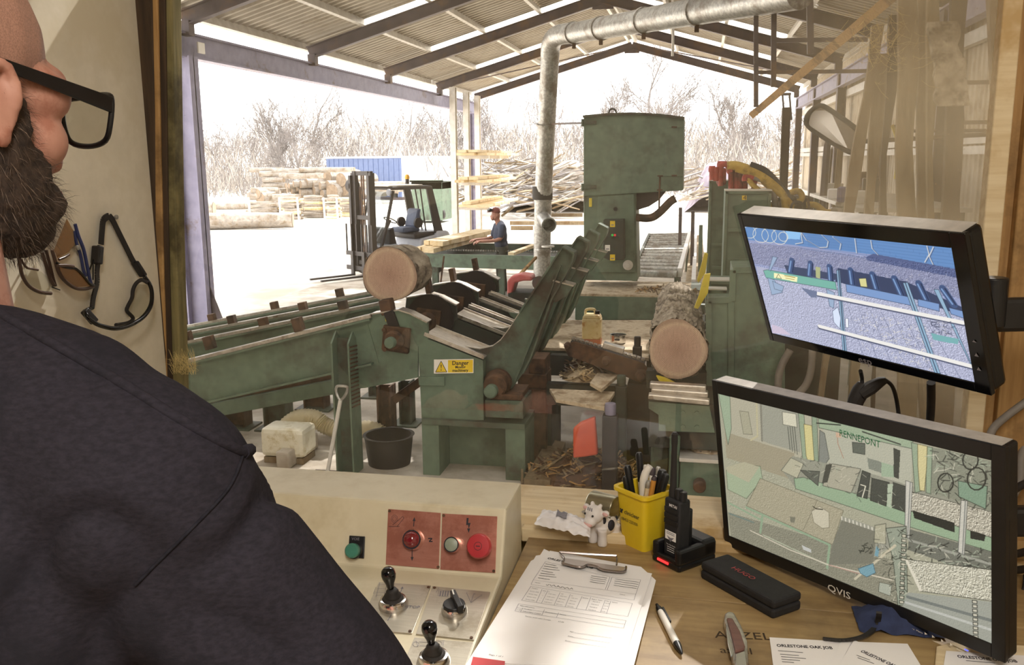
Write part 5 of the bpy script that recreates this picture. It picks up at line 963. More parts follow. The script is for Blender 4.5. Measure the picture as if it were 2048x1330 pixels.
b = B(); rule_set(b, PP, [(700, 262, 1228, 388), (700, 262, 600, 412), (1228, 388, 1190, 490), (1245, 391, 1480, 412), (1245, 391, 1205, 495), (1480, 412, 1440, 530), (600, 412, 1440, 530), (600, 412, 582, 450), (582, 450, 1425, 578), (1440, 530, 1425, 578),
    (580, 465, 1412, 605), (580, 465, 505, 580), (505, 580, 1375, 712), (672, 490, 625, 597), (720, 500, 668, 602), (820, 515, 770, 620), (905, 530, 860, 635), (1000, 548, 952, 650), (1070, 556, 1030, 662), (1190, 578, 1150, 680), (1235, 585, 1200, 690), (1412, 605, 1375, 712),
    (480, 608, 1360, 745), (465, 640, 1350, 775), (450, 668, 1340, 808), (480, 608, 450, 668), (515, 642, 495, 678), (692, 656, 670, 702), (808, 682, 790, 722), (1360, 745, 1340, 808), (935, 845, 1245, 890), (925, 883, 1230, 930), (905, 920, 1220, 970)])
b.build('ruled_lines', m_['ink_grey'], js, 0, None)
b = B(); tx = lambda s, x, y, x1, y1, sz, bold=0: PP.text(b, s, *z6(x, y, x1, y1), sz, .0008, bold)
PP.text(b, 'ORLESTONE OAK JOB', *z6(712, 238, 1085, 322), .0090, .0008, .0002, True)
for s, x, y, sz in (('Notes', 612, 435, .0034), ('Other', 1305, 532, .0034), ('Timber', 585, 482, .0034), ('Miscellaneous', 490, 626, .0038), ('Product', 522, 652, .0036), ('Description', 697, 678, .0036), ('Notes', 815, 696, .0036), ('DELIVERY COST', 512, 672, .0036), ('Timber total cubic footage', 530, 712, .0034), ('67.33', 802, 756, .0036), ('Sign', 897, 838, .0036), ('Date', 882, 876, .0036), ('Print', 860, 914, .0036), ('Page 1 of 1', 235, 1028, .0042), ('Qty', 676, 503, .0034), ('L', 724, 512, .0034), ('W', 826, 530, .0034), ('D', 910, 545, .0034), ('Extras', 1003, 562, .0034), ('Beam Type', 1078, 572, .0034), ('No', 1196, 588, .0034), ('Notes', 1242, 596, .0034), ('1 off', 462, 658, .0034)):
    tx(s, x, y, x+100, y+16, sz)
for r in range(4):
    dx, dy = -12*r, 22*r
    for s, x, y in (('Green Oak', 570, 506), ('1', 684, 520), ('2.60 mtrs', 722, 528), ('300 mm', 818, 546), ('150 mm', 908, 562), ('Standard', 1085, 590), ('10 M', 1188, 605)): tx(s, x+dx, y+dy, x+dx+100, y+dy+16, .0030)
for r in range(7): PP.line(b, *z6(698-r*10, 280+r*19, 790-r*9+(r % 3)*22, 296+r*19), .0012, .0008)
for r in range(4): PP.line(b, *z6(1075-r*4, 378+r*16, 1205-r*6, 398+r*16), .001, .0008)
for r in range(4): PP.line(b, *z6(1270-r*4, 405+r*17, 1465-r*6, 432+r*17), .001, .0008)
hw = [z6(705+i*11, 450+8*math.sin(i*1.9)+i*1.9) for i in range(21)]
for q, s in zip(hw, hw[1:]): PP.line(b, *q, *s, .0007, .0008)
b.build('printing', m_['ink'], js, 0, None)
tc = lambda pts, r, nm='clip_wire', m='steel_dark': part(cb_, nm, m, lambda b: b.tube(smoothpath([PP.p(x, y, l) for x, y, l in pts], 4), r, 8))
M('clip_metal', '8a7f7a', 'a39893', 10, .25, .9); M('clip_blade', 'c4bcb8', 'd2cac6', 10, .3, .7)
part(cb_, 'clip_blade', 'clip_blade', lambda b: b.prism([PP.p(x, y, .004) for x, y in ((1130, 1122), (1250, 1140), (1246, 1149), (1205, 1145), (1190, 1140), (1172, 1137), (1160, 1141), (1124, 1133))], PP.n*.001), .0003, None)
tc([(1119, 1113, .007), (1175, 1117, .007), (1233, 1120, .007)], .0022, 'clip_hinge', 'clip_metal'); tc([(1233, 1120, .007), (1234, 1128, .006), (1233, 1136, .005)], .0014, m='clip_metal')
tc([(1124, 1134, .006), (1160, 1142, .006), (1175, 1137, .006), (1192, 1140, .006), (1206, 1147, .006), (1246, 1151, .006), (1252, 1141, .006)], .0018, 'clip_edge', 'clip_metal'); tc([(1119, 1113, .007), (1128, 1124, .006), (1124, 1134, .006)], .0014, m='clip_metal')
part(cb_, 'lower_edge', 'red_plastic', lambda b: b.prism([PP.p(x, y, .0015) for x, y in ((946, 1317), (1010, 1326), (1008, 1345), (940, 1340))], PP.n*.001), 0, None)
# --- loose papers bottom right
def loose(name, pts, z, title, words, label):
    P = Pl((0, 1, z), (1, 0, 0), (0, 1, 0)); o = sheet(name, pts, 0, label, 'paper', P, t=.0004); b = B()
    P.text(b, *title, .0006, .0003, True)
    for q in words: P.line(b, *q, .0012, .0006)
    b.build('printing', m_['ink'], o, 0, None); return o
loose('job_sheet', [(1539, 1275), (1640, 1281), (1815, 1288), (1850, 1345), (1548, 1345)], ZD+.001, ('ORLESTONE OAK JOB', 1554, 1294, 1666, 1299, .0095), [(1556, 1302, 1606, 1306), (1560, 1309, 1598, 1312), (1562, 1314, 1612, 1318), (1563, 1319, 1600, 1322), (1564, 1324, 1588, 1326)], 'left printed sheet of the loose papers below the big monitor')
loose('job_sheet', [(1685, 1278), (1702, 1286), (1672, 1345), (1650, 1345)], ZD+.0025, ('OAK', 1660, 1340, 1668, 1342, .006), [], 'narrow tilted sheet between the two printed job sheets')
loose('job_sheet', [(1708, 1281), (1795, 1310), (1850, 1345), (1668, 1345)], ZD+.004, ('ORLESTONE OAK', 1720, 1304, 1790, 1336, .0095), [(1713, 1311, 1740, 1321), (1715, 1316, 1748, 1328)], 'tilted printed sheet fanned over the left loose sheet')
sheetz('buff_folder', 'pale_timber', ZD+.005, [(1873, 1292), (1900, 1284), (2060, 1290), (2060, 1345), (1868, 1345)], 'buff card folder under the last sheet at lower right', 'folder', .004)
loose('job_sheet', [(1892, 1302), (1980, 1308), (2060, 1312), (2060, 1345), (1885, 1345)], ZD+.006, ('ORLESTONE OAK JOB', 1916, 1316, 2036, 1326, .0095), [(1932, 1322, 1990, 1327)], 'printed sheet on the buff folder beneath the monitor corner')
# --- pen, folding knife, spectacle case
a, c = pz(1315, 1212, ZD+.006), pz(1364, 1308, ZD+.005); d = (c-a).normalized(); L = (c-a).length
pen = T('ballpoint_pen', (a+c)/2-V((0, 0, .006)), 'silver barrelled ballpoint pen with black ends lying on the desk', 'pen')
part(pen, 'barrel', 'white_plastic', lambda b: b.lathe([(.0042, L*.12), (.0048, L*.2), (.0052, L*.74), (.0052, L*.8)], a, d, 18)); part(pen, 'grip', 'black_plastic', lambda b: b.lathe([(.0052, L*.79), (.0048, L*.86), (.002, L*.98), (.0008, L)], a, d, 18)); part(pen, 'top_end', 'black_plastic', lambda b: b.lathe([(.0022, -.004), (.0022, .004), (.0042, .006), (.0044, L*.13)], a, d, 16)); sdv = d.cross(V((0, 0, 1)))
part(pen, 'pocket_clip', 'black_plastic', lambda b: b.beam(a+d*.006-sdv*.006, a+d*(L*.36)-sdv*.0065, .003, .004), .0006, None)
kn = T('folding_knife', pz(1468, 1290, ZD), 'closed folding knife with steel bolsters and brown scales', 'knife')
kp = [(1447, 1256), (1449, 1243), (1456, 1238), (1468, 1241), (1482, 1267), (1494, 1298), (1497, 1345), (1466, 1345), (1457, 1292)]
part(kn, 'handle_frame', 'worn_steel', lambda b: b.prism([pz(x, y, ZD) for x, y in kp], (0, 0, .013)), .003, None)
part(kn, 'wooden_scale', 'knife_wood' if 'knife_wood' in m_ else (M('knife_wood', '6b4a42', '7d594f', 8, .4, st=(1, 10, 1)) and 'knife_wood'), lambda b: b.prism([pz(x, y, ZD+.012) for x, y in ((1453, 1241), (1465, 1242), (1480, 1268), (1490, 1297), (1488, 1304), (1470, 1310), (1466, 1290))], (0, 0, .005)), .002, None)
part(kn, 'blade_spine', 'chrome', lambda b: b.prism([pz(x, y, ZD+.012) for x, y in ((1450, 1248), (1462, 1285), (1466, 1312), (1462, 1318), (1455, 1290))], (0, 0, .003)), .0006, None); part(kn, 'bolster', 'chrome', lambda b: b.prism([pz(x, y, ZD+.012) for x, y in ((1470, 1313), (1490, 1306), (1495, 1345), (1468, 1345))], (0, 0, .0045)), .002, None)
def boxframe(f, l, r):     # front corner, left corner, right corner on the desk
    f, l, r = pz(*f, ZD), pz(*l, ZD), pz(*r, ZD); ex = (l-f); ey = (r-f); return f, ex, ey
f, ex, ey = boxframe((1546, 1240), (1400, 1156), (1592, 1214)); ey = (ey-ex.normalized()*ey.dot(ex.normalized())); hz = py(1546, 1203, f.y).z-ZD
cs_ = T('spectacle_case', f+(ex+ey)/2, 'long matt black spectacle case lying in front of the radio', 'case')
part(cs_, 'case_body', 'matte_black', lambda b: b.prism([f, f+ex, f+ex+ey, f+ey], (0, 0, hz*.52)), .004, None); part(cs_, 'case_lid', 'matte_black', lambda b: b.prism([f+V((0, 0, hz*.53)), f+ex+V((0, 0, hz*.53)), f+ex+ey+V((0, 0, hz*.53)), f+ey+V((0, 0, hz*.53))], (0, 0, hz*.47)), .004, None)
b = B(); ctr = f+ex*.72+ey*.38+V((0, 0, hz)); text_b(b, Fr(ctr, -ex, ey, (0, 0, 1)), 'HUGO', .013, 0, 0, 'LEFT', 1.2, .0012); b.build('lettering', m_['red_plastic'], cs_, 0, None)
# --- two-way radio in its charger
f, ex, ey = boxframe((1358, 1148), (1303, 1120), (1410, 1110)); ey = ey-ex.normalized()*ey.dot(ex.normalized()); ux, uy = ex.normalized(), ey.normalized(); Wd, Dp = ex.length, ey.length
dkf = Fr(f, ux, uy, (0, 0, 1)); dc = T('radio_charger', f+(ex+ey)/2, 'black desk charger with red light holding the two-way radio', 'charger')
def dpart(n, m, fn, bev=.003, par=None): b = B(dkf.m); fn(b); return b.build(n, m_[m], par or dc, bev, None)
dpart('charger_base', 'black_plastic', lambda b: b.prism([(0, 0, 0), (Wd, 0, 0), (Wd, Dp, 0), (0, Dp, 0)], (0, 0, .012)), .004)
dpart('cradle_wall', 'black_plastic', lambda b: b.bx(0, .0, .010, .012, Dp, .036), .004); dpart('cradle_wall', 'black_plastic', lambda b: b.bx(Wd-.012, .0, .010, Wd, Dp, .036), .004); dpart('cradle_back', 'black_plastic', lambda b: b.bx(.0, Dp*.62, .010, Wd, Dp, .040), .006); dpart('front_lip', 'black_plastic', lambda b: b.bx(.008, 0, .010, Wd-.008, .008, .018), .002)
M('led_red', 'ff2a2a', emit=2.5); dpart('charge_light', 'led_red', lambda b: b.bx(Wd*.38, -.0012, .006, Wd*.78, .001, .0095), .0004)
rw, rd, rh = Wd-.028, .026, .098; ro = dkf(.014, .011, .0125); rf = Fr(ro, ux, uy, (0, 0, 1)); rad = T('two_way_radio', ro+ux*rw/2+uy*rd/2, 'black two-way radio with tall aerial standing in the charger', 'radio')
def rpart(n, m, fn, bev=.0, par=None, sm=35): b = B(rf.m); fn(b); return b.build(n, m_[m], par or rad, bev, sm)
rpart('radio_body', 'matte_black', lambda b: b.bx(0, 0, 0, rw, rd, rh), .004); rpart('battery', 'black_plastic', lambda b: b.bx(.002, rd-.002, .004, rw-.002, rd+.008, rh*.82), .003)
for z in (.056, .066, .076): rpart('speaker_ridge', 'black_plastic', lambda b: b.bx(.002, -.0015, z, rw-.002, .001, z+.008), .0008)
rpart('aerial', 'rubber', lambda b: b.lathe([(.0068, 0), (.0068, .012), (.0056, .016), (.0046, .085), (.0052, .088), (.0052, .104), (.003, .107)], (rw*.80, rd*.5, rh-.001), (0, 0, 1), 16)); 
for u, h in ((.42, .016), (.14, .014)): rpart('control_knob', 'black_plastic', lambda b: b.lathe([(.0066, 0), (.0062, h), (.005, h+.001)], (rw*u, rd*.5, rh-.001), (0, 0, 1), 18))
fb = Fr(rf(rw, 0, 0), -ux, (0, 0, 1), -uy); b = B(); text_b(b, fb, 'MITAI', .0068, .012, .086, 'LEFT', 1, .0006, .0001); text_b(b, fb, 'Two Way Radio', .003, .008, .021, 'LEFT', 1, .0006)
for r in range(3): line_b(b, fb, .01, .018-r*.0035, rw-.008, .018-r*.0035, .0009, .0006)
b.build('lettering', m_['paper'], rad, 0, None); b = B(); poly_b(b, fb, [(.005, .03), (rw-.005, .03), (rw-.005, .045), (.005, .045)], .0005); lb = b.build('label', m_['paper'], rad, 0, None); b = B(); poly_b(b, fb, [(rw/2-.008, .036), (rw/2, .027), (rw/2+.008, .036), (rw/2, .034)], .0008); [line_b(b, fb, .008, .0425-k*.0026, rw-.008, .0425-k*.0026, .001, .0008) for k in range(2)]; b.build('label_print', m_['ink_grey'], lb, 0, None)
# --- yellow pot of pens
f, ex, ey = boxframe((1288, 1106), (1250, 1088), (1326, 1082)); ux = ex.normalized(); uy = V((-ux.y, ux.x, 0)); uy = uy if uy.dot(ey) > 0 else -uy; s0 = .055; hp_ = py(1288, 990, f.y).z-ZD; s1 = s0*1.28
pc = f+ux*s0/2+uy*s0/2; pf = Fr(pc, ux, uy, (0, 0, 1)); pot = T('pen_pot', pc, 'tall square yellow plastic pot holding the pens', 'pot')
def sq(s, z, r=.28, n=5):
    out = []
    for k in range(4):
        for i in range(n):
            a = math.pi/2*(k+i/(n-1)); cx_, cy_ = ((1, 1), (-1, 1), (-1, -1), (1, -1))[k]; q = s/2*(1-r); out.append(V((cx_*q+math.cos(a)*s/2*r, cy_*q+math.sin(a)*s/2*r, z)))
    return out
def loft(b, rings):
    n = len(rings[0]); vs = [p for r in rings for p in r]; fs = [(i*n+k, i*n+(k+1) % n, (i+1)*n+(k+1) % n, (i+1)*n+k) for i in range(len(rings)-1) for k in range(n)]; b.add(vs, fs+[tuple(range(n))[::-1], tuple(range((len(rings)-1)*n, len(rings)*n))])
b = B(pf.m); loft(b, [sq(s0, 0), sq(s0*1.02, .004), sq(s1, hp_-.008), sq(s1*1.14, hp_-.006), sq(s1*1.14, hp_), sq(s1*.98, hp_), sq(s1*.96, hp_-.004), sq(s0*.95, .004)]); b.build('pot_shell', m_['yellow_plastic'], pot, 0, 40)
tl_ = (s1-s0)/2/hp_; ff_ = Fr(pf(s0/2+.0005, -s0/2, 0), -ux, V((0, 0, 1))-uy*tl_, -uy); b = B()
for q in (0, .9, 1.8): line_b(b, ff_, .005+.002*math.cos(q*2), .060+.004*math.sin(q*2), .009+.002*math.cos(q*2+1), .060+.004*math.sin(q*2+2), .003, .0012)
text_b(b, ff_, 'cliniclear', .0105, .013, .057, 'LEFT', .95, .0012, .0001); text_b(b, ff_, '08453 220300', .0078, .006, .044, 'LEFT', .85, .0012); b.build('lettering', m_['ink'], pot, 0, None)
def potpen(tx, ty, u, v, r, m, label, m2=None, cap=.03, name='pen'):
    base = pf(u*s0*.3, v*s0*.3, .006); tip = pplane(tx, ty, pf(u*s1*.36, v*s1*.36, hp_), (ray(1285, 950)*V((1, 1, 0)))); d = (tip-base).normalized(); L = (tip-base).length
    t = T(name, base, label, 'pen'); part(t, 'barrel', m, lambda b: b.lathe([(r*.5, 0), (r, .012), (r, L-cap)], base, d, 14)); part(t, 'cap', m2 or m, lambda b: b.lathe([(r*1.04, L-cap), (r*1.08, L-.004), (r*.75, L)], base, d, 14)); return t
M('orange_plastic', 'c98a3c', 'd89a4a', 8, .4)
potpen(1250, 953, .9, -.4, .0045, 'black_plastic', 'short black pen at the left corner of the yellow pot'); potpen(1254, 931, .7, .1, .0058, 'black_plastic', 'black marker leaning left in the yellow pot')
potpen(1278, 905, .3, .5, .0055, 'white_plastic', 'tallest pen in the pot, black capped with white barrel', 'black_plastic', .05); potpen(1291, 930, .1, .6, .004, 'white_plastic', 'slim white pen behind the curved white one', 'white_plastic')
potpen(1306, 936, -.1, .1, .0045, 'white_plastic', 'white pen with grey cap in the middle of the pot', 'steel_dark', .012); potpen(1317, 934, -.3, .3, .0042, 'paper', 'white pen with silver push top right of the middle', 'galv', .014)
potpen(1309, 953, -.2, -.4, .0045, 'orange_plastic', 'orange pencil standing at the front of the pot', 'steel_dark', .006); potpen(1297, 962, .1, -.7, .004, 'pale_timber', 'shortest pale pen at the front rim of the pot', 'galv', .012); potpen(1326, 940, -.6, .2, .0075, 'black_plastic', 'thick black marker at the right of the pot'); potpen(1332, 948, -.8, -.1, .006, 'black_plastic', 'black felt pen beside the thick marker')
cw = smoothpath([pf(.0, .0, .01), pplane(1286, 985, pf(0, 0, hp_), (0, 1, 0)), pplane(1290, 950, pf(0, 0, hp_), (0, 1, 0)), pplane(1300, 932, pf(0, 0, hp_), (0, 1, 0))], 6); b = B(); b.tube(cw, [.005+.002*math.sin(i/len(cw)*3) for i in range(len(cw))], 10); solo(b, 'paper_knife', m_['white_plastic'], 'curved white plastic paper knife in the yellow pot', 'paper knife', loc=tuple(cw[0]), smooth=60)
# --- stress-toy cow
fo = pz(1190, 1090, ZD); fo.z = ZD; fd = (RT*-.66-FW*.62); fd.z = 0; fd.normalize(); cf_ = Fr(fo-fd*.012, fd, V((-fd.y, fd.x, 0)), (0, 0, 1)); K = .92
cow = T('toy_cow', cf_.o, 'small white squeezy toy cow with black patches and pink muzzle', 'toy')
b = B(cf_.m); e = lambda c, r, rot=None: b.ell(V(c)*K, [q*K for q in r] if not isinstance(r, float) else r*K, 14, 10, rot)
e((-.014, 0, .033), (.027, .019, .02)); e((.006, 0, .047), (.014, .013, .014)); e((.016, 0, .061), (.0165, .0185, .017)); e((.0265, 0, .050), (.0115, .0125, .0105))
for x in (.006, -.03):
    for y in (-1, 1): b.lathe([(.0088*K, 0), (.0095*K, .006*K), (.0085*K, .02*K), (.01*K, .032*K)], V((x, y*.0115, 0))*K, (0, 0, 1), 12)
for y in (-1, 1): e((.010, y*.021, .0655), (.005, .0105, .0065), Matrix.Rotation(y*.45, 3, 'X')); e((.010, y*.0095, .0775), .0042)
r = remesh(b, .0016, 5); M('cow_white', 'ddd6d2', 'e6e0dc', 10, .55); r.build('cow_body', m_['cow_white'], cow, 0, 80); M('cow_pink', 'd9aca6', 'e0b6b0', 10, .6); cp = lambda n, m, fn: (lambda b: (fn(b), b.build(n, m_[m], cow, 0, 80)))(B(cf_.m))
cp('muzzle', 'cow_pink', lambda b: b.ell(V((.0325, 0, .0465))*K, [.0068*K, .0098*K, .0058*K], 14, 10))
for y in (-1, 1): cp('eye', 'gloss_black', lambda b: b.ell(V((.0305, y*.0092, .0635))*K, .0021*K)); cp('inner_ear', 'cow_pink', lambda b: b.ell(V((.0135, y*.0235, .066))*K, [.0025*K, .0065*K, .0038*K], 10, 8))
for q in (((-.012, .0165, .036), (.009, .0045, .0105)), ((-.036, .0, .04), (.0065, .011, .008)), ((-.006, -.0165, .034), (.008, .004, .008)), ((.002, .0095, .048), (.004, .0065, .008))): cp('black_patch', 'ink', lambda b: b.ell(V(q[0])*K, [s*K for s in q[1]], 12, 8))
for k in (-1, 0, 1): cp('brow_stripe', 'ink_grey', lambda b: b.beam(V((.026, k*.0045-.001, .0755))*K, V((.0295, k*.0045+.001, .0715))*K, .0013, .0016))
# --- tin, wallet, wrapper
ta, tc_ = pz(1200, 1048, ZD+.024), pz(1228, 1042, ZD+.026); td = (V((.72, -.35, 0))).normalized(); o = py(1206, 1028, 1.46); o.z = max(o.z, 2.115)
tin = T('metal_tin', o, 'shiny metal tin with torn pale label lying behind the toy cow', 'tin'); M('tin_metal', '8b8672', 'a9a48f', 14, .3, .85, st=(1, 1, 8))
part(tin, 'tin_body', 'tin_metal', lambda b: b.lathe([(.0205, -.024), (.022, -.022), (.022, .024), (.021, .026), (.020, .024)], o, td, 32)); q = td.cross(V((0, 0, 1))).normalized()
part(tin, 'torn_label', 'paper', lambda b: b.grid(lambda u, v: o+td*(-.02+.05*v-.012*abs(math.sin(u*9)))+(q*math.cos(-.2-2.4*u)+V((0, 0, 1))*math.sin(-.2-2.4*u))*.0226, 14, 3), 0, 60)
wl = T('card_wallet', pz(1222, 1085, ZD), 'brown edged card wallet leaning behind the toy cow', 'wallet'); w0, w1 = pz(1212, 1088, ZD), pz(1250, 1070, ZD); hv = V((0, .030, .040))
part(wl, 'cover', 'knife_wood', lambda b: b.prism([w0, w1, w1+hv*.55+V((.003, 0, 0)), w0+hv*.9], (.002, .006, 0)), .001, None); part(wl, 'cards', 'paper', lambda b: b.prism([w0+V((.002, .007, .001)), w1+V((0, .007, .001)), w1+hv*.5+V((.004, .008, 0)), w0+hv*.8+V((.002, .007, 0))], (.001, .004, 0)), 0, None)
wr = T('plastic_packet', pz(1118, 1060, ZD+.04), 'crumpled clear white plastic packet lying on the sill', 'packet'); zs = 2.094
def pk(u, v):
    a = pz(1068, 1050, zs).lerp(pz(1180, 1078, zs-.0), u); c = pz(1085, 1024, zs).lerp(pz(1182, 1044, zs), u); p = a.lerp(c, v); s = math.sin(math.pi*min(1, u*1.02))**.5*math.sin(math.pi*v)**.6
    return p+V((0, 0, 0.002+.013*s+.005*noise.noise(V((u*9, v*7, 1)))+.004*abs(noise.noise(V((u*22, v*15, 4))))*s))
b = B(); b.grid(pk, 46, 26); M('wrap', 'e4dfe0', 'efebea', 6, .28, spec=.7); b.build('packet_film', m_['wrap'], wr, 0, 70); b = B(); b.grid(lambda u, v: pk(.36+.2*u, .35+.3*v)+V((0, 0, .0025)), 5, 4); b.build('dark_label', m_['ink_grey'], wr, 0, None)
b = B(); b.tube(smoothpath([pz(1408, 1086, ZD+.003), pz(1425, 1084, ZD+.003), pz(1450, 1086, ZD+.003), pz(1500, 1090, ZD+.003)]), .002, 8); solo(b, 'charger_lead', m_['rubber'], 'thin black lead running from the charger behind the big monitor', 'cable', smooth=60)
b = B(); pts = smoothpath([pz(1646, 1277, ZD+.004), pz(1690, 1280, ZD+.005), pz(1728, 1272, ZD+.006), pz(1750, 1255, ZD+.006), pz(1757, 1236, ZD+.02), pz(1758, 1225, ZD+.04)], 6)
for q, s in zip(pts, pts[1:]): b.beam(q, s, .007, .003, (0, .3, 1))
solo(b, 'wrist_strap', m_['rubber'], 'short black webbing strap hanging down onto the desk below monitor', 'strap', smooth=60)
b = B(); c0 = pz(1800, 1262, ZD)+V((0, .02, 0)); b.grid(lambda u, v: c0+V(((u-.5)*.11, (v-.5)*.07, .003+.028*math.sin(math.pi*u)*math.sin(math.pi*v)+.006*noise.noise(V((u*6, v*6, 9))))), 16, 12); M('navy_cloth', '27304f', '323c5e', 60, .9, bump=.3, bd=.001); solo(b, 'blue_cloth', m_['navy_cloth'], 'crumpled dark blue cloth on the desk under the big monitor', 'cloth', smooth=70)
# ------------------------------------------------ monitors with the camera pictures
def rect3(c, w_):
    r = [ray(*q) for q in c]; A = np.array([list(r[1]), list(-r[2]), list(r[3])]).T; d = [1]+list(np.linalg.solve(A, np.array(list(r[0]))))
    P = [r[i]*d[i] for i in range(4)]; s = w_/(P[1]-P[0]).length; P = [CAM+p*s for p in P]
    ex = ((P[1]-P[0])+(P[2]-P[3])).normalized(); ey = ((P[0]-P[3])+(P[1]-P[2])).normalized(); k = ex.dot(ey)/2
    return P, Pl(P[3], ex-ey*k, ey-ex*k)
class Canvas:
    """A small picture painted with polygons, strokes and grain, laid out in the skewed coordinates of the screen's corners."""
    def __init__(s, w_, h, corners, seed):
        s.w, s.h, s.g = w_, h, np.random.default_rng(seed); s.a = np.zeros((h, w_, 3)); dst = [(0, 0), (w_, 0), (w_, h), (0, h)]; A, bb = [], []
        for (x, y), (u, v) in zip(corners, dst): A += [[x, y, 1, 0, 0, 0, -u*x, -u*y], [0, 0, 0, x, y, 1, -v*x, -v*y]]; bb += [u, v]
        s.H = np.append(np.linalg.solve(np.array(A, float), np.array(bb, float)), 1).reshape(3, 3); s.Y, s.X = np.mgrid[0:h, 0:w_]+.5
    def t(s, p): q = s.H @ np.array([p[0], p[1], 1.]); return q[:2]/q[2]
    def mask(s, pts):
        P = [s.t(p) for p in pts]; m = np.zeros((s.h, s.w), bool)
        for (x0, y0), (x1, y1) in zip(P, P[1:]+P[:1]):
            if y0 != y1: m ^= ((y0 > s.Y) != (y1 > s.Y)) & (s.X < (x1-x0)*(s.Y-y0)/(y1-y0)+x0)
        return m
    def poly(s, pts, c, al=1., edge=None):
        m = s.mask(pts); c = np.array(s.c(c)); s.a[m] = s.a[m]*(1-al)+c*al
        if edge: s.line(list(pts)+[pts[0]], edge, 1.1)
    def c(s, c): return [int(c[i:i+2], 16)/255 for i in (0, 2, 4)]
    def line(s, pts, c, wd=1.5, al=1.):
        P = [s.t(p) for p in pts]; c = np.array(s.c(c))
        for (x0, y0), (x1, y1) in zip(P, P[1:]):
            l2 = (x1-x0)**2+(y1-y0)**2+1e-9; t = np.clip(((s.X-x0)*(x1-x0)+(s.Y-y0)*(y1-y0))/l2, 0, 1)
            a = np.clip(wd/2+.5-np.hypot(s.X-x0-t*(x1-x0), s.Y-y0-t*(y1-y0)), 0, 1)[..., None]*al; s.a = s.a*(1-a)+c*a
    def grain(s, pts, amt, coarse=2, n=1):
        m = s.mask(pts) if pts else np.ones((s.h, s.w), bool); f = np.zeros((s.h, s.w))
        for k in range(n):
            q = coarse*(k+1); r = s.g.normal(size=(s.h//q+2, s.w//q+2)); r = np.kron(r, np.ones((q, q)))[:s.h, :s.w]; f += r/(k+1)
        f = f-np.roll(np.roll(f, 1, 0), 1, 1)*.7; s.a[m] = np.clip(s.a[m]+(f*amt)[m][..., None], 0, 1)
    def sticks(s, pts, n, L, cols, wd=1.):
        P = np.array(pts); lo, hi = P.min(0), P.max(0); m = s.mask(pts)
        while n:
            x, y = s.g.uniform(lo, hi); u = s.t((x, y)); n -= 1
            if 0 <= u[0] < s.w and 0 <= u[1] < s.h and m[int(u[1]), int(u[0])]: a = s.g.uniform(0, 6.28); s.line([(x, y), (x+L*math.cos(a), y+L*.7*math.sin(a))], cols[int(s.g.integers(len(cols)))], wd, .8)
    def material(s, name, strength):
        im = bpy.data.images.new(name, s.w, s.h); px_ = np.ones((s.h, s.w, 4), np.float32); px_[..., :3] = np.clip(s.a, 0, 1)[::-1]; im.pixels.foreach_set(px_.ravel()); im.update(); im.pack()
        k = NT(name); tx = k.n('ShaderNodeTexImage', image=im); k.l(tx.outputs[0], k.b.inputs['Emission Color']); k.b.inputs['Emission Strength'].default_value = strength
        k.b.inputs['Base Color'].default_value = (.01, .01, .01, 1); k.b.inputs['Roughness'].default_value = .3; return k.m
def monitor(name, P, outer, screen, dep, bev, body, label, mat, chin=None):
    uv = [P.uv(*q) for q in outer]; u0 = (uv[0][0]+uv[3][0])/2; u1 = (uv[1][0]+uv[2][0])/2; v1 = (uv[0][1]+uv[1][1])/2; v0 = (uv[2][1]+uv[3][1])/2
    su = [P.uv(*q) for q in screen]; a0 = (su[0][0]+su[3][0])/2; a1 = (su[1][0]+su[2][0])/2; b1 = (su[0][1]+su[1][1])/2; b0 = (su[2][1]+su[3][1])/2
    t = T(name, P.fr((u0+u1)/2, v0, 0), label, 'monitor'); f = P.fr
    def pp(n, m, fn, bv=bev): b = B(f.m); fn(b); return b.build(n, m_[m], t, bv, None, 3)
    pp('back_shell', body, lambda b: (b.bx(u0, v0, -dep, u1, v1, -.006), b.bx(u0+.05, v0+.04, -dep-.02, u1-.05, v1-.03, -dep)))
    bz = pp('bezel', body, lambda b: (b.bx(u0, v0, -.008, a0, v1, 0), b.bx(a1, v0, -.008, u1, v1, 0), b.bx(a0, v0, -.008, a1, b0, 0), b.bx(a0, b1, -.008, a1, v1, 0)), .001)
    pp('lit_top_strip', 'lit_top_grey' if 'lit_top_grey' in m_ else (M('lit_top_grey', 'a8a29a', 'bab4ab', 60, .7) and 'lit_top_grey'), lambda b: b.bx(u0+.006, v1-.0002, -dep+.003, u1-.006, v1+.0006, -.003), 0)  # pale strip on the top face, its brightly lit look put into the colour
    if chin: pp('chin', body, lambda b: b.grid(lambda u, v: (u0+(u1-u0)*u, v0-chin*math.sin(math.pi*u)*(1-v)+(b0-.004-v0)*v, .004*math.sin(math.pi*v)), 24, 6), 0)
    me = bpy.data.meshes.new('screen'); off = wpos(t); me.from_pydata([tuple(f(u, v, -.0015)-off) for u, v in ((a0, b0), (a1, b0), (a1, b1), (a0, b1))], [], [(0, 1, 2, 3)])
    l = me.uv_layers.new(); [setattr(l.data[i], 'uv', q) for i, q in enumerate(((0, 0), (1, 0), (1, 1), (0, 1)))]; me.materials.append(mat); o = bpy.data.objects.new('screen', me); COL.objects.link(o); o.parent = t; o['label'] = 'lit screen showing the camera picture'
    return t, (u0, u1, v0, v1, a0, a1, b0, b1)
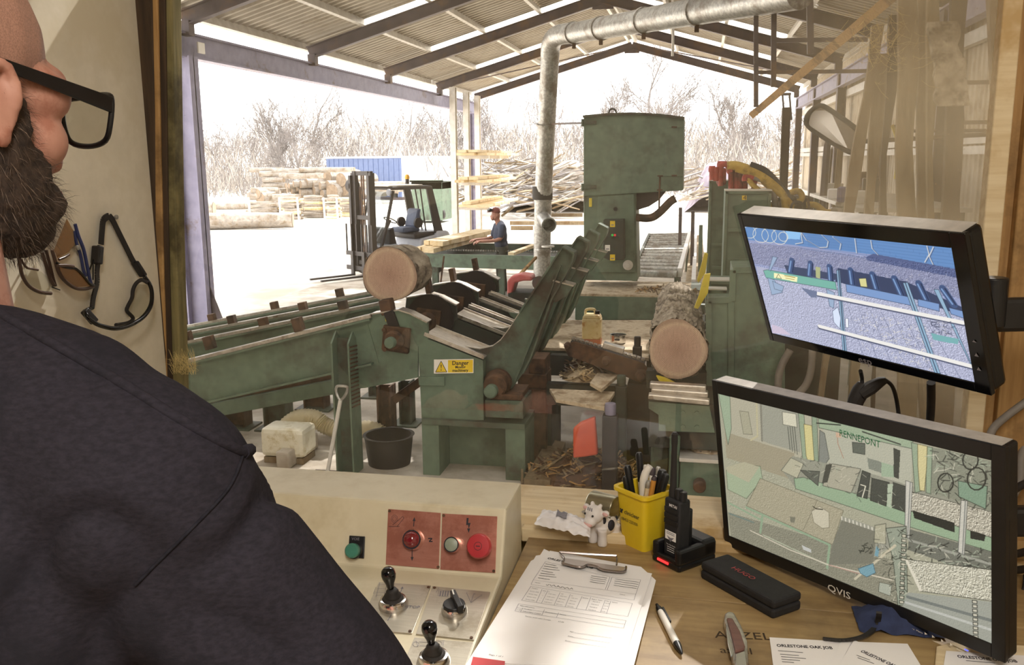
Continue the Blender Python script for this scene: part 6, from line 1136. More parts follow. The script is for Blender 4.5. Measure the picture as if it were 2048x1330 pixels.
# upper picture: bluish rollers and beams
cv = Canvas(560, 315, [(300, 265), (1605, 328), (1690, 1170), (440, 945)], 4); FULL = [(280, 250), (1640, 310), (1720, 1200), (420, 960)]
cv.poly(FULL, '8a92b4'); cv.poly([(280, 250), (1640, 310), (1640, 480), (1110, 400), (640, 370), (300, 350)], '5d83b4'); cv.poly([(300, 370), (640, 380), (1640, 470), (1660, 650), (320, 500)], '8084a0')
for k in range(7): cv.line([(640, 290+k*16), (1620, 345+k*22)], '46699b', 1., .6)
for k in range(26): y = k % 6; cv.line([(660+k*37, 300+y*15+k*2), (661+k*37, 314+y*15+k*2)], '46699b', 1., .6)
cv.poly([(560, 270), (660, 275), (650, 330), (575, 330)], '86b4dc'); cv.poly([(1060, 420), (1110, 395), (1640, 465), (1640, 520), (1110, 445), (1070, 440)], '4f5a80'); cv.poly([(700, 290), (1010, 300), (1000, 380), (700, 370)], '5578a8', .5)
for cx_, cy_, r in ((330, 300, 40), (400, 315, 50), (455, 315, 48), (520, 320, 50), (545, 318, 30)): cv.line([(cx_+r*math.cos(q*.45), cy_+r*math.sin(q*.45)) for q in range(15)], 'd4cfc4', 1.6)
for q in ([(660, 280), (690, 330), (770, 375), (820, 370), (830, 330), (790, 290)], [(860, 300), (910, 340), (900, 380)], [(1100, 310), (1105, 360), (1140, 400)], [(1450, 325), (1460, 380), (1430, 430)], [(1490, 330), (1460, 390), (1480, 440)], [(660, 290), (665, 350), (620, 360)], [(1000, 305), (1005, 395)]): cv.line(q, 'c8c6c6', 2.2); cv.line([(x+6, y+4) for x, y in q], '2f3a58', 1.)
cv.poly([(360, 520), (1640, 700), (1700, 1200), (420, 960)], 'a3a6bd'); cv.grain([(300, 360), (1660, 460), (1660, 660), (330, 520)], .06, 2, 2); cv.grain([(360, 560), (1640, 700), (1700, 1200), (420, 960)], .075, 2, 2)
for k in range(8): cv.line([(930+k*70, 740+k*10), (1010+k*85, 1060+k*14)], '5f6680', 1.2, .8)
cv.sticks([(980, 770), (1420, 830), (1480, 1130), (1000, 1010)], 330, 24, ['e2dccf', 'c9c4bd', '5a5f78'], 1.2); cv.sticks([(340, 380), (1600, 500), (1640, 650), (340, 480)], 260, 22, ['b9b7bd', '565f7d'], 1.)
cv.poly([(860, 590), (1320, 660), (1650, 760), (1640, 700), (1300, 560), (880, 500)], '343f5c'); cv.poly([(540, 500), (880, 540), (860, 580), (560, 560)], '39445f')
for (x0, y0, x1, y1) in ((593, 470, 578, 545), (710, 482, 700, 560), (830, 498, 832, 590), (962, 512, 968, 600), (1098, 530, 1118, 620), (1235, 548, 1272, 650), (1385, 570, 1425, 670), (1532, 592, 1592, 690)):
    cv.line([(x0, y0), (x1, y1)], '3c5077', 17); cv.line([(x0-8, y0+4), (x1-8, y1-4)], '7391ba', 4); cv.line([(x0+13, y0), (x1+13, y1)], '232e4a', 3)
cv.poly([(405, 545), (430, 538), (860, 590), (866, 642), (420, 592)], '6fa79a', 1, '33434f'); cv.poly([(472, 556), (622, 574), (616, 606), (470, 588)], 'e3dfb0'); cv.line([(500, 562), (485, 588), (518, 591), (500, 562)], '3a3a30', 1.); cv.line([(540, 570), (605, 578)], '8d7c30', 2.); cv.line([(545, 585), (600, 592)], '8d7c30', 1.4)
for q in (((925, 600), (1330, 660), (1326, 712), (928, 652)), ((1372, 668), (1503, 690), (1500, 738), (1370, 712)), ((1560, 710), (1660, 730), (1662, 776), (1572, 750))): cv.poly(q, '7390bd', 1, '2f3d5a')
for q in (((430, 590), (470, 600), (520, 680), (450, 700)), ((460, 610), (530, 640), (520, 672), (470, 660)), ((800, 640), (850, 660), (840, 760), (815, 750)), ((470, 450), (500, 455), (450, 545), (440, 540))): cv.poly(q, '8fa3bd', 1, '3d4a63')
cv.poly([(1010, 560), (1055, 555), (1060, 612), (1018, 610)], 'c8c48a', 1, '4a4a3a'); cv.poly([(740, 500), (770, 503), (765, 575), (738, 570)], 'a3a87c')
for q in (((872, 515), (892, 512), (905, 1030), (880, 1030)), ((1285, 570), (1315, 566), (1480, 1130), (1445, 1130)), ((1475, 600), (1505, 600), (1700, 1120), (1680, 1080))): cv.poly(q, '86a5bd', 1, '2f3d50')
cv.line([(885, 515), (893, 1030)], '3c4a60', 3); cv.line([(1300, 570), (1462, 1130)], '3c4a60', 2.4)
for q in ([(738, 672), (1640, 800)], [(742, 882), (1690, 1075)]): cv.line([(x, y+7) for x, y in q], '4a5068', 11); cv.line(q, 'dcdad6', 10)
cv.poly([(830, 780), (865, 750), (880, 820), (870, 890), (835, 850)], 'c9d3e6', 1, '46506a'); cv.poly([(910, 820), (928, 820), (925, 880), (908, 878)], 'e2e4ea', 1, '46506a'); cv.sticks([(1430, 800), (1560, 800), (1570, 880), (1460, 880)], 70, 26, ['a9a7ad', '4b5068', '343a50'], 1.4)
cv.poly([(440, 890), (500, 905), (560, 950), (440, 945)], 'c3b4c6', .8); cv.poly([(1440, 880), (1610, 905), (1600, 940), (1450, 920)], '6fa3a6'); cv.poly([(640, 640), (740, 660), (735, 700), (700, 700)], '66718d')
us = cv.material('upper_camera_picture', 1.2)
UO = [(1482, 441), (1936, 452), (1972, 776), (1537, 690)]; US = [(1496, 464), (1908, 485), (1938, 748), (1541, 678)]
_, UPl = rect3(UO, .385)
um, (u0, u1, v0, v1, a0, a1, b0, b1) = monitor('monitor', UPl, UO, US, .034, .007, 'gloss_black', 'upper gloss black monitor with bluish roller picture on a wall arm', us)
f = UPl.fr; b = B(); text_b(b, f, 'esp', .0155, (u0+u1)/2-.012, (v0+b0)/2-.005, 'LEFT', 1.15, .0012, .0002); b.build('maker_name', m_['ink_grey'], um, 0, None); b = B()
for k, v in enumerate((.035, .055, .075)): poly_b(b, f, [((a1+u1)/2-.003, v0+v), ((a1+u1)/2+.003, v0+v), ((a1+u1)/2, v0+v+(.005 if k < 2 else .003))], .0012)
b.build('button_marks', m_['ink_grey'], um, 0, None)
# lower picture: saw line from above, washed green
cv = Canvas(640, 400, [(107, 199), (1836, 654), (1842, 1826), (180, 1087)], 9); FULL = [(90, 180), (1860, 640), (1860, 1860), (160, 1100)]
cv.poly(FULL, 'a6ab94'); cv.poly([(110, 200), (760, 360), (760, 640), (500, 680), (170, 560)], 'b1b19c'); cv.poly([(360, 265), (610, 330), (620, 580), (430, 520), (380, 500)], '9aa196')
cv.poly([(150, 440), (580, 580), (600, 760), (160, 600)], 'a39c80'); cv.poly([(110, 200), (180, 220), (190, 420), (170, 520), (150, 420)], '94b898', 1, '4a5a4a'); cv.poly([(170, 940), (900, 1180), (1300, 1300), (1250, 1700), (700, 1360), (190, 1090)], '8b8e7c'); cv.grain([(170, 600), (900, 900), (1300, 1300), (1250, 1700), (190, 1090)], .035, 2, 2)
cv.poly([(760, 360), (1330, 520), (1320, 830), (760, 640)], 'aeb6a6'); cv.poly([(1450, 560), (1840, 660), (1840, 980), (1450, 860)], '85907e'); cv.poly([(240, 310), (295, 318), (320, 460), (265, 455)], 'a9aa90', 1, '6a6c5a'); cv.line([(345, 262), (352, 470), (310, 495)], 'c2bd8e', 4); cv.line([(372, 270), (380, 500)], '85867a', 5)
cv.poly([(505, 320), (590, 335), (598, 420), (510, 400)], 'cfd2be', 1, '5c6256')
for k in range(4): cv.line([(540+k*14, 415), (555+k*15, 560+k*10)], '4c564e', 1.6)
cv.poly([(605, 330), (640, 335), (670, 690), (640, 690)], '8fb08f', 1, '46584a'); cv.poly([(690, 350), (722, 356), (735, 690), (700, 700)], '86a78a', 1, '46584a'); cv.poly([(640, 400), (690, 410), (708, 660), (680, 672), (655, 600)], 'dcd37a', 1, '6a6434'); cv.poly([(740, 440), (770, 460), (800, 620), (760, 680), (735, 660)], '7f8a88', 1, '404844')
cv.poly([(730, 365), (1330, 520), (1330, 570), (735, 425)], '93b795', 1, '3f5044'); cv.line([(720, 395), (870, 410)], '2b3530', 2.5); cv.line([(1010, 455), (1250, 540)], '3a453e', 3)
cv.poly([(945, 520), (1025, 530), (1025, 600), (950, 585)], '5c6a60', 1, '2a332e'); cv.poly([(1040, 620), (1130, 650), (1130, 720), (1050, 690)], '7c8a80', 1); cv.poly([(1130, 650), (1220, 680), (1215, 750), (1130, 740)], '92ba9a'); cv.poly([(1205, 560), (1250, 580), (1240, 760), (1210, 745)], '3f463f')
cv.line([(850, 480), (855, 530), (890, 620)], 'c06a4a', 1.2); cv.poly([(840, 455), (875, 462), (872, 492), (842, 485)], 'd8a888')
cv.poly([(500, 680), (570, 600), (1000, 700), (1840, 980), (1840, 1190), (1300, 1060), (590, 800)], '92998a'); cv.poly([(580, 740), (640, 735), (1300, 960), (1840, 1130), (1840, 1240), (1310, 1065), (590, 805)], '8bb992', 1, '3d4f42'); cv.poly([(500, 690), (560, 610), (640, 650), (600, 740)], 'b5b79c', 1, '5c6050')
cv.poly([(800, 650), (1000, 690), (940, 840), (760, 790)], 'a9aa96', 1, '40463c'); cv.poly([(780, 660), (820, 650), (790, 770), (755, 775)], '4a4e44')
for q in (((1010, 700), (1060, 720), (1040, 880), (975, 860)), ((1070, 750), (1180, 780), (1160, 930), (1060, 890)), ((1205, 780), (1290, 810), (1280, 970), (1200, 940))): cv.poly(q, '474f49', 1, '222a25')
cv.poly([(1170, 790), (1205, 790), (1190, 940), (1165, 930)], 'a9c6ac'); cv.line([(1000, 790), (1030, 800), (1010, 870)], 'd9dac8', 2.5)
cv.poly([(620, 690), (740, 700), (730, 790), (650, 720)], '5e665e', 1, '2c332e')
cv.poly([(160, 680), (270, 640), (370, 660), (384, 740), (285, 860), (170, 800)], '9cbb97', 1, '55694f'); cv.poly([(160, 660), (270, 630), (365, 662), (300, 760), (165, 690)], 'b2b394')
cv.poly([(370, 735), (890, 950), (825, 1165), (285, 905)], 'aaa68a', 1, '6a6a50'); cv.grain([(370, 735), (890, 950), (825, 1165), (285, 905)], .03, 2, 2); cv.line([(728, 880), (640, 1065)], '7c7a62', 1.2)
cv.poly([(690, 950), (740, 920), (800, 960), (802, 1055), (760, 1060), (705, 1020)], 'c6c4ae', 1, '77745e'); cv.line([(700, 920), (720, 935), (760, 940)], '4a4a3c', 2.5); cv.poly([(555, 980), (590, 985), (585, 1020), (560, 1015)], '7d806e')
cv.line([(285, 915), (805, 1165), (790, 1310)], '88b590', 6); cv.line([(385, 970), (372, 1075)], '88b590', 6); cv.line([(170, 880), (385, 1000)], '88b590', 5); cv.line([(390, 1090), (790, 1290)], 'a9b8a0', 4); cv.line([(180, 950), (330, 1010)], '6a8a88', 4)
cv.line([(310, 1060), (560, 1190), (800, 1290), (1200, 1400)], 'd3cdbd', 3); cv.line([(800, 1290), (1000, 1355)], 'c98a80', 2); cv.poly([(630, 1160), (690, 1190), (690, 1210), (640, 1190)], 'b9c4d0'); cv.poly([(880, 985), (1280, 1130), (1090, 1250), (840, 1160)], '979d92'); 
for k in range(9): cv.line([(880+k*24, 990+k*9), (882+k*24, 1020+k*9)], 'd5d8cf', 3)
cv.poly([(820, 1170), (880, 1010), (1100, 1090), (1080, 1290), (800, 1290)], '7c8072'); cv.sticks([(1000, 1160), (1090, 1190), (1090, 1240), (1000, 1220)], 24, 26, ['33382f'], 1.6)
cv.poly([(1310, 840), (1840, 985), (1840, 1150), (1320, 965)], 'b2b1a4', 1, '3a3d36'); cv.grain([(1310, 840), (1840, 985), (1840, 1150), (1320, 965)], .12, 2, 2)
cv.poly([(1330, 960), (1600, 1050), (1600, 1110), (1340, 1010)], '2e332e'); cv.poly([(1700, 1100), (1800, 1130), (1790, 1170), (1700, 1150)], '2e332e'); cv.poly([(1310, 1080), (1840, 1240), (1840, 1420), (1300, 1210)], '6d756c', 1); cv.line([(1310, 1150), (1840, 1320)], '98a09a', 6); cv.sticks([(1310, 1120), (1840, 1260), (1840, 1480), (1310, 1280)], 190, 46, ['262b26', '3b423b', 'd0d2c2', 'a8c0aa'], 1.8)
cv.poly([(1320, 530), (1362, 540), (1385, 840), (1345, 850)], '8db190', 1, '46584a'); cv.poly([(1415, 555), (1455, 565), (1445, 860), (1415, 850)], '8db190', 1, '46584a'); cv.poly([(1360, 540), (1422, 556), (1418, 690), (1405, 840), (1375, 835), (1362, 680)], 'd9d084', 1, '6a6434')
cv.sticks([(1460, 570), (1840, 670), (1840, 960), (1460, 870)], 150, 56, ['262b26', '3b423b', 'd0d2c2', '9fb8a0'], 1.7); cv.poly([(1620, 780), (1810, 820), (1800, 965), (1625, 880)], '74a58a', 1, '2c3a32')
for cx_, cy_, r in ((1540, 790, 50), (1740, 770, 60), (1700, 650, 50)): cv.line([(cx_+r*math.cos(q*.45), cy_+r*1.2*math.sin(q*.45)) for q in range(15)], '2b302b', 2.5)
for q in (((1285, 770), (1328, 785), (1310, 1140), (1280, 1120)), ((1640, 905), (1682, 910), (1662, 1255), (1622, 1235))): cv.poly(q, 'c3c8c6', 1, '50575a'); cv.line([(q[1][0]-14, q[1][1]), (q[2][0]-12, q[2][1])], '7a8488', 2)
cv.poly([(1090, 1050), (1160, 1040), (1160, 1170), (1085, 1160)], 'aeb095', 1, '50564a'); cv.poly([(1160, 1070), (1290, 1060), (1300, 1600), (1240, 1580), (1210, 1300)], '90a494', 1, '2f382f')
for k in range(16): cv.poly([(1262-k, 1110+k*30), (1290-k, 1115+k*30), (1288-k, 1133+k*30), (1262-k, 1128+k*30)], 'bfc0ae', 1, '1f241f')
cv.line([(1220, 1180), (965, 1385)], 'c8c2a8', 5); cv.poly([(985, 1320), (1080, 1290), (1095, 1350), (1040, 1375), (1000, 1350)], '5aa6d0', 1, '2c5a78'); cv.poly([(1100, 1180), (1120, 1200), (1110, 1250), (1088, 1240)], '5aa6d0')
cv.poly([(1285, 1270), (1840, 1355), (1842, 1555), (1380, 1475)], 'b9bcae', 1, '30352f'); cv.grain([(1285, 1270), (1840, 1355), (1842, 1555), (1380, 1475)], .13, 2, 2); cv.poly([(1280, 1270), (1300, 1275), (1395, 1475), (1375, 1475)], 'd7d8cc'); cv.poly([(1300, 1480), (1840, 1560), (1842, 1826), (1260, 1590)], '97a3a0', 1); cv.line([(1300, 1510), (1840, 1680)], '6d7c80', 7); cv.line([(1290, 1545), (1840, 1740)], 'b3bfc6', 6)
for k in range(9): cv.poly([(1715+k, 1545+k*28), (1745+k, 1550+k*28), (1745+k, 1568+k*28), (1716+k, 1563+k*28)], 'c6c8bb', 1, '1f241f')
cv.poly([(1120, 1410), (1200, 1430), (1190, 1500), (1115, 1470)], 'a3b3a8', 1, '50564a'); cv.sticks([(590, 600), (1000, 690), (1300, 900), (1300, 980), (600, 760)], 120, 34, ['3a423b', '55604f', 'c9cbb8', '9fb89f'], 1.2); cv.sticks([(1080, 1050), (1300, 1080), (1300, 1600), (1200, 1560)], 110, 40, ['2a302a', '454d44', 'c9cbb8'], 1.4); cv.sticks([(170, 950), (800, 1290), (790, 1400), (190, 1090)], 120, 16, ['6f735f', '9a9d87'], 1.); cv.grain(None, .018, 2, 1); lum = cv.a.mean(2, keepdims=True); cv.a = (lum+(cv.a-lum)*.8)*np.array([1.02, 1.0, .96]); lum = cv.a.mean(2, keepdims=True); cv.a = (lum+(cv.a-lum)*.68)*np.array([1.02, 1.0, .96])
lsn = cv.material('lower_camera_picture', .95)
LO = [(1422, 758), (2010, 897), (2012, 1330), (1450, 1088)]; LS = [(1434, 783), (1981, 927), (1983, 1298), (1457, 1064)]
_, LPl = rect3(LO, .462)
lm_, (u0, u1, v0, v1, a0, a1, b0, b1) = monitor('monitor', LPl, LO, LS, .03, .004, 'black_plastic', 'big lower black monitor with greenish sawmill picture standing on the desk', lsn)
f = LPl.fr; b = B(); text_b(b, f, 'QVIS', .0155, *LPl.uv(1656, 1179), 'LEFT', 1.2, .0012, .0001); text_b(b, f, 'Source  Menu', .0035, *LPl.uv(1814, 1253), 'LEFT', 1.2, .0012); text_b(b, f, 'Power', .0035, *LPl.uv(1914, 1298), 'LEFT', 1.2, .0012)
for x, y in ((1853, 1267), (1868, 1273), (1886, 1281), (1904, 1289)): u, v = LPl.uv(x, y); poly_b(b, f, [(u-.002, v-.002), (u+.002, v), (u-.002, v+.002)], .0012)
b.build('maker_name', m_['white_plastic'], lm_, 0, None); M('led_blue', '4a55ff', emit=2.); u, v = LPl.uv(1933, 1299); b = B(); poly_b(b, f, [(u-.002, v-.001), (u+.003, v-.001), (u+.003, v+.001), (u-.002, v+.001)], .0012); b.build('power_light', m_['led_blue'], lm_, 0, None)
M('screen_text', '2f6a4a', emit=.3); b = B(); A = (1400+880/3.16, 720+478/3.16); C = (1400+1140/3.16, 720+556/3.16); LPl.text(b, 'RENNEPONT', *A, *C, .014, .0002, .0001, True); b.build('picture_lettering', m_['screen_text'], lm_, 0, None)
# stand, arms
c = LPl.fr((u0+u1)/2+.06, v0, -.06); st_ = part(lm_, 'stand_foot', 'black_plastic', lambda b: b.lathe([(.075, 0), (.075, .006), (.03, .012)], V((c.x+.02, c.y+.03, ZD)), (0, 0, 1), 28)); part(lm_, 'stand_neck', 'black_plastic', lambda b: b.beam(V((c.x+.02, c.y+.03, ZD+.008)), LPl.fr((u0+u1)/2+.06, v0+.09, -.048), .05, .02, (0, 1, 0)), .003, None)
arm_ = T('swing_bracket', (.98, 1.2, 2.52), 'black swing arm holding the upper monitor from the wall', 'bracket'); h = UPl.fr(.33, .10, -.064); k2 = h+RT*.035+V((0, .02, 0)); we_ = V((.985, k2.y+.12, k2.z-.01))
part(arm_, 'pivot_barrel', 'black_plastic', lambda b: b.cyl(k2+V((0, 0, -.035)), k2+V((0, 0, .03)), .018, 18), .002); part(arm_, 'head_plate', 'black_plastic', lambda b: b.beam(UPl.fr(.19, .10, -.062), k2, .03, .05), .004, None)
part(arm_, 'swing_link', 'black_plastic', lambda b: b.beam(k2-V((0, 0, .02)), we_, .018, .045), .006, None); part(arm_, 'wall_plate', 'black_plastic', lambda b: b.box(we_+V((.006, 0, 0)), (.012, .08, .12)), .003, None)
a2 = T('swing_bracket', (.98, 1.3, 2.25), 'short black bracket arm behind the right edge of the big monitor', 'bracket'); h = LPl.fr(u1-.06, (v0+v1)/2+.01, -.052); part(a2, 'swing_link', 'black_plastic', lambda b: b.beam(h, V((.985, h.y+.14, h.z)), .02, .04), .006, None); part(a2, 'wall_plate', 'black_plastic', lambda b: b.box((.99, h.y+.14, h.z), (.012, .08, .1)), .003, None)
# leads
def lead(pts, r, label, m='rubber', Y=1.46):
    b = B(); b.tube(smoothpath([py(x, y, q[0] if q else Y) for x, y, *q in pts]), r, 8); solo(b, 'cable', m_[m], label, 'cable', smooth=60)
lead([(1721, 742, 1.36), (1724, 756, 1.38), (1724, 768, 1.38)], .003, 'short black lead dropping from the upper monitor into the plug')
pg = T('cable_plug', py(1715, 800, 1.38), 'thick black moulded plug hanging between the two monitors', 'plug')
part(pg, 'plug_body', 'rubber', lambda b: b.tube([py(1727, 766, 1.38), py(1722, 780, 1.38), py(1712, 800, 1.38), py(1703, 830, 1.38)], [.008, .013, .012, .010], 10)); part(pg, 'side_plug', 'rubber', lambda b: b.tube([py(1722, 788, 1.375), py(1742, 775, 1.375), py(1762, 763, 1.375), py(1772, 760, 1.375)], [.010, .011, .008, .005], 10))
lead([(1770, 760, 1.375), (1784, 772, 1.38), (1793, 800, 1.4), (1800, 850, 1.4)], .003, 'thin black lead curving down from the side plug'); lead([(1862, 765, 1.3), (1862, 810, 1.32), (1859, 862, 1.35), (1860, 900, 1.38)], .006, 'straight thick black cable between monitors near the right corner')
lead([(2060, 798, 1.46), (2010, 835, 1.46), (1985, 860, 1.46), (1976, 892, 1.44)], .006, 'grey cable sweeping in from the right above the big monitor', 'hose_grey'); lead([(2052, 885, 1.5), (2042, 920, 1.48), (2040, 960, 1.46), (2020, 1000, 1.44)], .007, 'grey cable curving behind the right edge of big monitor', 'hose_grey')
lead([(2062, 960, 1.46), (2030, 978, 1.44), (2008, 992, 1.42)], .006, 'black cable running over the wooden jamb to the big monitor'); lead([(2062, 1100, 1.44), (2030, 1108, 1.42), (2008, 1104, 1.4)], .006, 'upper of two black cables under the lower bracket arm'); lead([(2062, 1135, 1.44), (2034, 1140, 1.42), (2008, 1138, 1.4)], .006, 'lower of two black cables under the lower bracket arm')
lead([(2010, 1165, 1.4), (2030, 1172, 1.4), (2046, 1180, 1.38), (2050, 1150, 1.4)], .0025, 'thin black lead by the right edge of the big monitor')
# ------------------------------------------------ eyewear hung on the cabin wall
XW = CX0
def wl_(pts, r, n, m, t, off=.012, close=False, seg=5, sm=60): return part(t, n, m, lambda b: b.tube(smoothpath([px(x, y, XW+(q[0] if q else off)) for x, y, *q in pts], seg, close), r, 8, True, close), 0, sm)
def strapb(t, pts, wd, m='rubber', off=.010):
    P = smoothpath([px(x, y, XW+off) for x, y in pts], 5); b = B()
    for a, c in zip(P, P[1:]): b.beam(a, c, .003, wd, V((0, 1, 0)).cross((c-a)).cross(c-a) if False else (V((1, 0, 0)).cross(c-a)))
    return b.build('strap', m_[m], t, 0, None)
def hook(x, y): return part(None, 'wall_screw', 'galv', lambda b: None) if False else None
def nail(x, y, label):
    p = px(x, y, XW); b = B(); b.lathe([(.002, -.01), (.002, .013), (.0042, .013), (.004, .0155), (.001, .016)], p, (1, 0, 0), 12); o = solo(b, 'wall_screw', m_['galv'], label, 'screw', loc=tuple(p)); return o
nail(218, 434, 'small bright screw in the cabin wall holding the goggle strap')
gg = T('safety_goggles', px(240, 640, XW), 'black strap goggles hanging from the screw on the cream wall', 'goggles')
strapb(gg, [(217, 432), (207, 440), (204, 462), (202, 489)], .011); strapb(gg, [(200, 491), (197, 516), (194, 544), (194, 566), (187, 594), (184, 616)], .009); strapb(gg, [(219, 432), (226, 442), (236, 462), (251, 492), (264, 518), (270, 528)], .010)
part(gg, 'strap_slider', 'rubber', lambda b: b.beam(px(196, 492, XW+.012), px(193, 528, XW+.012), .012, .016, (1, 0, 0)), .002, None); part(gg, 'strap_buckle', 'black_plastic', lambda b: b.beam(px(269, 524, XW+.012), px(287, 552, XW+.014), .008, .014, (1, 0, 0)), .002, None); part(gg, 'side_clip', 'black_plastic', lambda b: b.beam(px(168, 620, XW+.02), px(190, 645, XW+.03), .010, .013, (1, 0, 0)), .002, None)
wl_([(184, 616, .012), (172, 622, .02), (174, 632, .03), (188, 645, .035), (207, 653, .04), (233, 657, .045), (261, 650, .045), (286, 634, .045), (301, 612, .042), (304, 588, .036), (300, 570, .03), (290, 555, .02), (287, 549, .014)], .0038, 'goggle_frame', 'gloss_black', gg)
wl_([(296, 566, .03), (284, 560, .02), (273, 566, .012), (266, 580, .008), (264, 596, .008), (256, 612, .008), (254, 622, .008), (266, 636, .012), (258, 645, .018), (232, 650, .03)], .0034, 'face_seal', 'rubber', gg)
part(gg, 'goggle_lens', 'lens_clear', lambda b: b.prism([px(x, y, XW+.026) for x, y in ((298, 570), (303, 592), (299, 612), (284, 632), (268, 636), (257, 620), (266, 592), (276, 568))], (.0012, 0, 0)), 0, None)
g1 = T('safety_glasses', px(75, 550, XW), 'clear lens safety glasses with dark brown frame, leftmost on the wall', 'glasses'); M('frame_brown', '3b2a22', '4a362c', 20, .3)
wl_([(36, 500), (40, 530), (45, 552), (58, 572), (79, 584), (102, 587)], .0028, 'brow_frame', 'frame_brown', g1, .02); wl_([(38, 512), (52, 534), (66, 538), (76, 540)], .0018, 'nose_frame', 'frame_brown', g1, .02); wl_([(84, 505), (92, 530), (100, 556), (108, 571)], .0028, 'temple_arm', 'frame_brown', g1, .008); wl_([(92, 500), (100, 530), (106, 555), (111, 572)], .0024, 'temple_arm', 'frame_brown', g1, .006); wl_([(104, 574), (112, 577), (120, 580)], .0009, 'cord_end', 'rubber', g1, .006)
part(g1, 'lens', 'lens_clear', lambda b: b.prism([px(x, y, XW+.02) for x, y in ((44, 536), (66, 538), (82, 544), (96, 556), (101, 572), (98, 582), (80, 580), (60, 570), (47, 552))], (.001, 0, 0)), 0, None); nail(66, 500, 'small screw holding the leftmost clear safety glasses')
g2 = T('safety_glasses', px(140, 540, XW), 'amber lens safety glasses with black frame and navy arms on the wall', 'glasses'); M('navy_plastic', '27305a', '303a68', 20, .35)
wl_([(104, 500), (110, 520), (118, 545), (130, 562), (150, 576), (170, 578), (187, 573)], .0028, 'brow_frame', 'frame_brown', g2, .022); wl_([(112, 525), (126, 533), (140, 536), (152, 538), (165, 550), (180, 568), (188, 570)], .0022, 'lens_rim', 'gloss_black', g2, .024); wl_([(118, 519), (130, 514), (138, 509)], .0022, 'nose_pad', 'frame_brown', g2, .026); wl_([(116, 531), (134, 531), (147, 533)], .0026, 'nose_pad', 'frame_brown', g2, .026); 
part(g2, 'lens', 'lens_amber', lambda b: b.prism([px(x, y, XW+.022) for x, y in ((117, 532), (140, 537), (153, 539), (170, 557), (182, 573), (152, 574), (133, 562), (122, 546))], (.001, 0, 0)), 0, None); part(g2, 'lens', 'lens_amber', lambda b: b.prism([px(x, y, XW+.016) for x, y in ((133, 438), (146, 462), (148, 488), (137, 504), (115, 516), (108, 500), (120, 470))], (.001, 0, 0)), 0, None)
wl_([(150, 448), (157, 472), (167, 498), (174, 530), (180, 560), (184, 572)], .0028, 'temple_arm', 'navy_plastic', g2, .010); wl_([(148, 462), (153, 486), (161, 510), (167, 540), (172, 552)], .0026, 'temple_arm', 'navy_plastic', g2, .007); wl_([(176, 548), (182, 532), (186, 520), (186, 560)], .0012, 'cord_end', 'gloss_black', g2, .010); nail(140, 495, 'small screw holding the amber safety glasses')
g = random.Random(31); b = B()
for k in range(260):
    p = py(g.uniform(345, 392), g.uniform(715, 750), 1.47); d = V((g.gauss(.2, .5), g.gauss(-.2, .4), g.gauss(.7, .4))).normalized()*g.uniform(.008, .028); s = V((.0003, 0, .0002)); b.add([p-s, p+s, p+d+s*.4, p+d-s*.4], [(0, 1, 2, 3)])
M('straw', 'cdb77a', 'dcc88e', 30, .9); o = solo(b, 'fibre_tuft', m_['straw'], 'frayed yellow fibre tuft at the foot of the window post', 'tuft', smooth=None); o['kind'] = 'stuff'
# ------------------------------------------------ people
M('skin', 'b3806e', 'c08e7b', 40, .55, bump=.15, bd=.0006, c3='a8715f', sc3=30); M('skin_shaved', '9d7767', 'b78c7a', 700, .6, bump=.2, bd=.0003, detail=2, lo=.38, hi=.6)
M('sweatshirt', '28262c', '322f37', 160, .95, bump=.35, bd=.0008, st=(1, 1, 2.2), c3='26252b', sc3=9, spec=.1); M('hivis_orange', 'd9502a', 'e05c36', 60, .8, bump=.2, bd=.001); M('beard', '2b221d', '4a3b31', 120, .9, bump=.6, bd=.002); M('beard_hair', '4b3d33', '7a6656', 30, .6)
M('spec_frame', '101012', '18181b', 40, .3); M('boot', '2a211b', '352a22', 10, .7); M('shirt_navy', '3b4152', '444b5e', 12, .9); M('cap_red', '7d4740', '8a524a', 10, .7); M('work_trousers', '4a4a42', '55554c', 12, .9); M('eye_white', 'e5e0da'); M('hair_brown', '4c3b30', '5d4a3c', 40, .9)
def limb(b, pts, rs, n=12):
    b.tube(smoothpath(pts, 4), list(np.interp(np.linspace(0, len(rs)-1, (len(pts)-1)*4+1), range(len(rs)), rs)), n); b.ell(pts[0], rs[0], n, 8); b.ell(pts[-1], rs[-1], n, 8)
def hand(b, w_, d, up, s=1., curl=.5):
    """Palm, four unequal bent fingers and a thumb from its side; w_ = wrist, d = towards the fingers, up = back of the hand."""
    d, up = V(d).normalized(), V(up).normalized(); sd = d.cross(up).normalized(); up = sd.cross(d)
    b.beam(w_-d*.005*s, w_+d*.09*s, .078*s, .03*s, up); b.ell(w_+d*.05*s, .035*s, 10, 7)
    for k, (o, L) in enumerate(((-.03, .068), (-.01, .078), (.011, .072), (.03, .056))):
        p = w_+d*.086*s+sd*o*s; pts = [p-d*.02*s, p]; dd = d
        for j, q in enumerate((.45, .32, .23)): dd = Matrix.Rotation(-curl*(j+.6), 3, sd) @ dd; p = p+dd*L*q*s; pts.append(p)
        b.tube(pts, [.0095*s, .0092*s, .0088*s, .0082*s, .0068*s], 8); b.ell(pts[-1], .0068*s, 8, 6)
    p = w_+d*.03*s-sd*.034*s; t1 = (d*.75-sd*.8-up*.25).normalized(); t2 = (d*.95-sd*.2-up*.3).normalized(); b.tube([p+sd*.012*s, p+t1*.03*s, p+t1*.03*s+t2*.03*s, p+t1*.03*s+t2*.052*s], [.014*s, .0115*s, .0105*s, .008*s], 8); b.ell(p+t1*.03*s+t2*.052*s, .008*s, 8, 6)
FH = V((-RT0.y, RT0.x, 0)); Z = V((0, 0, 1))
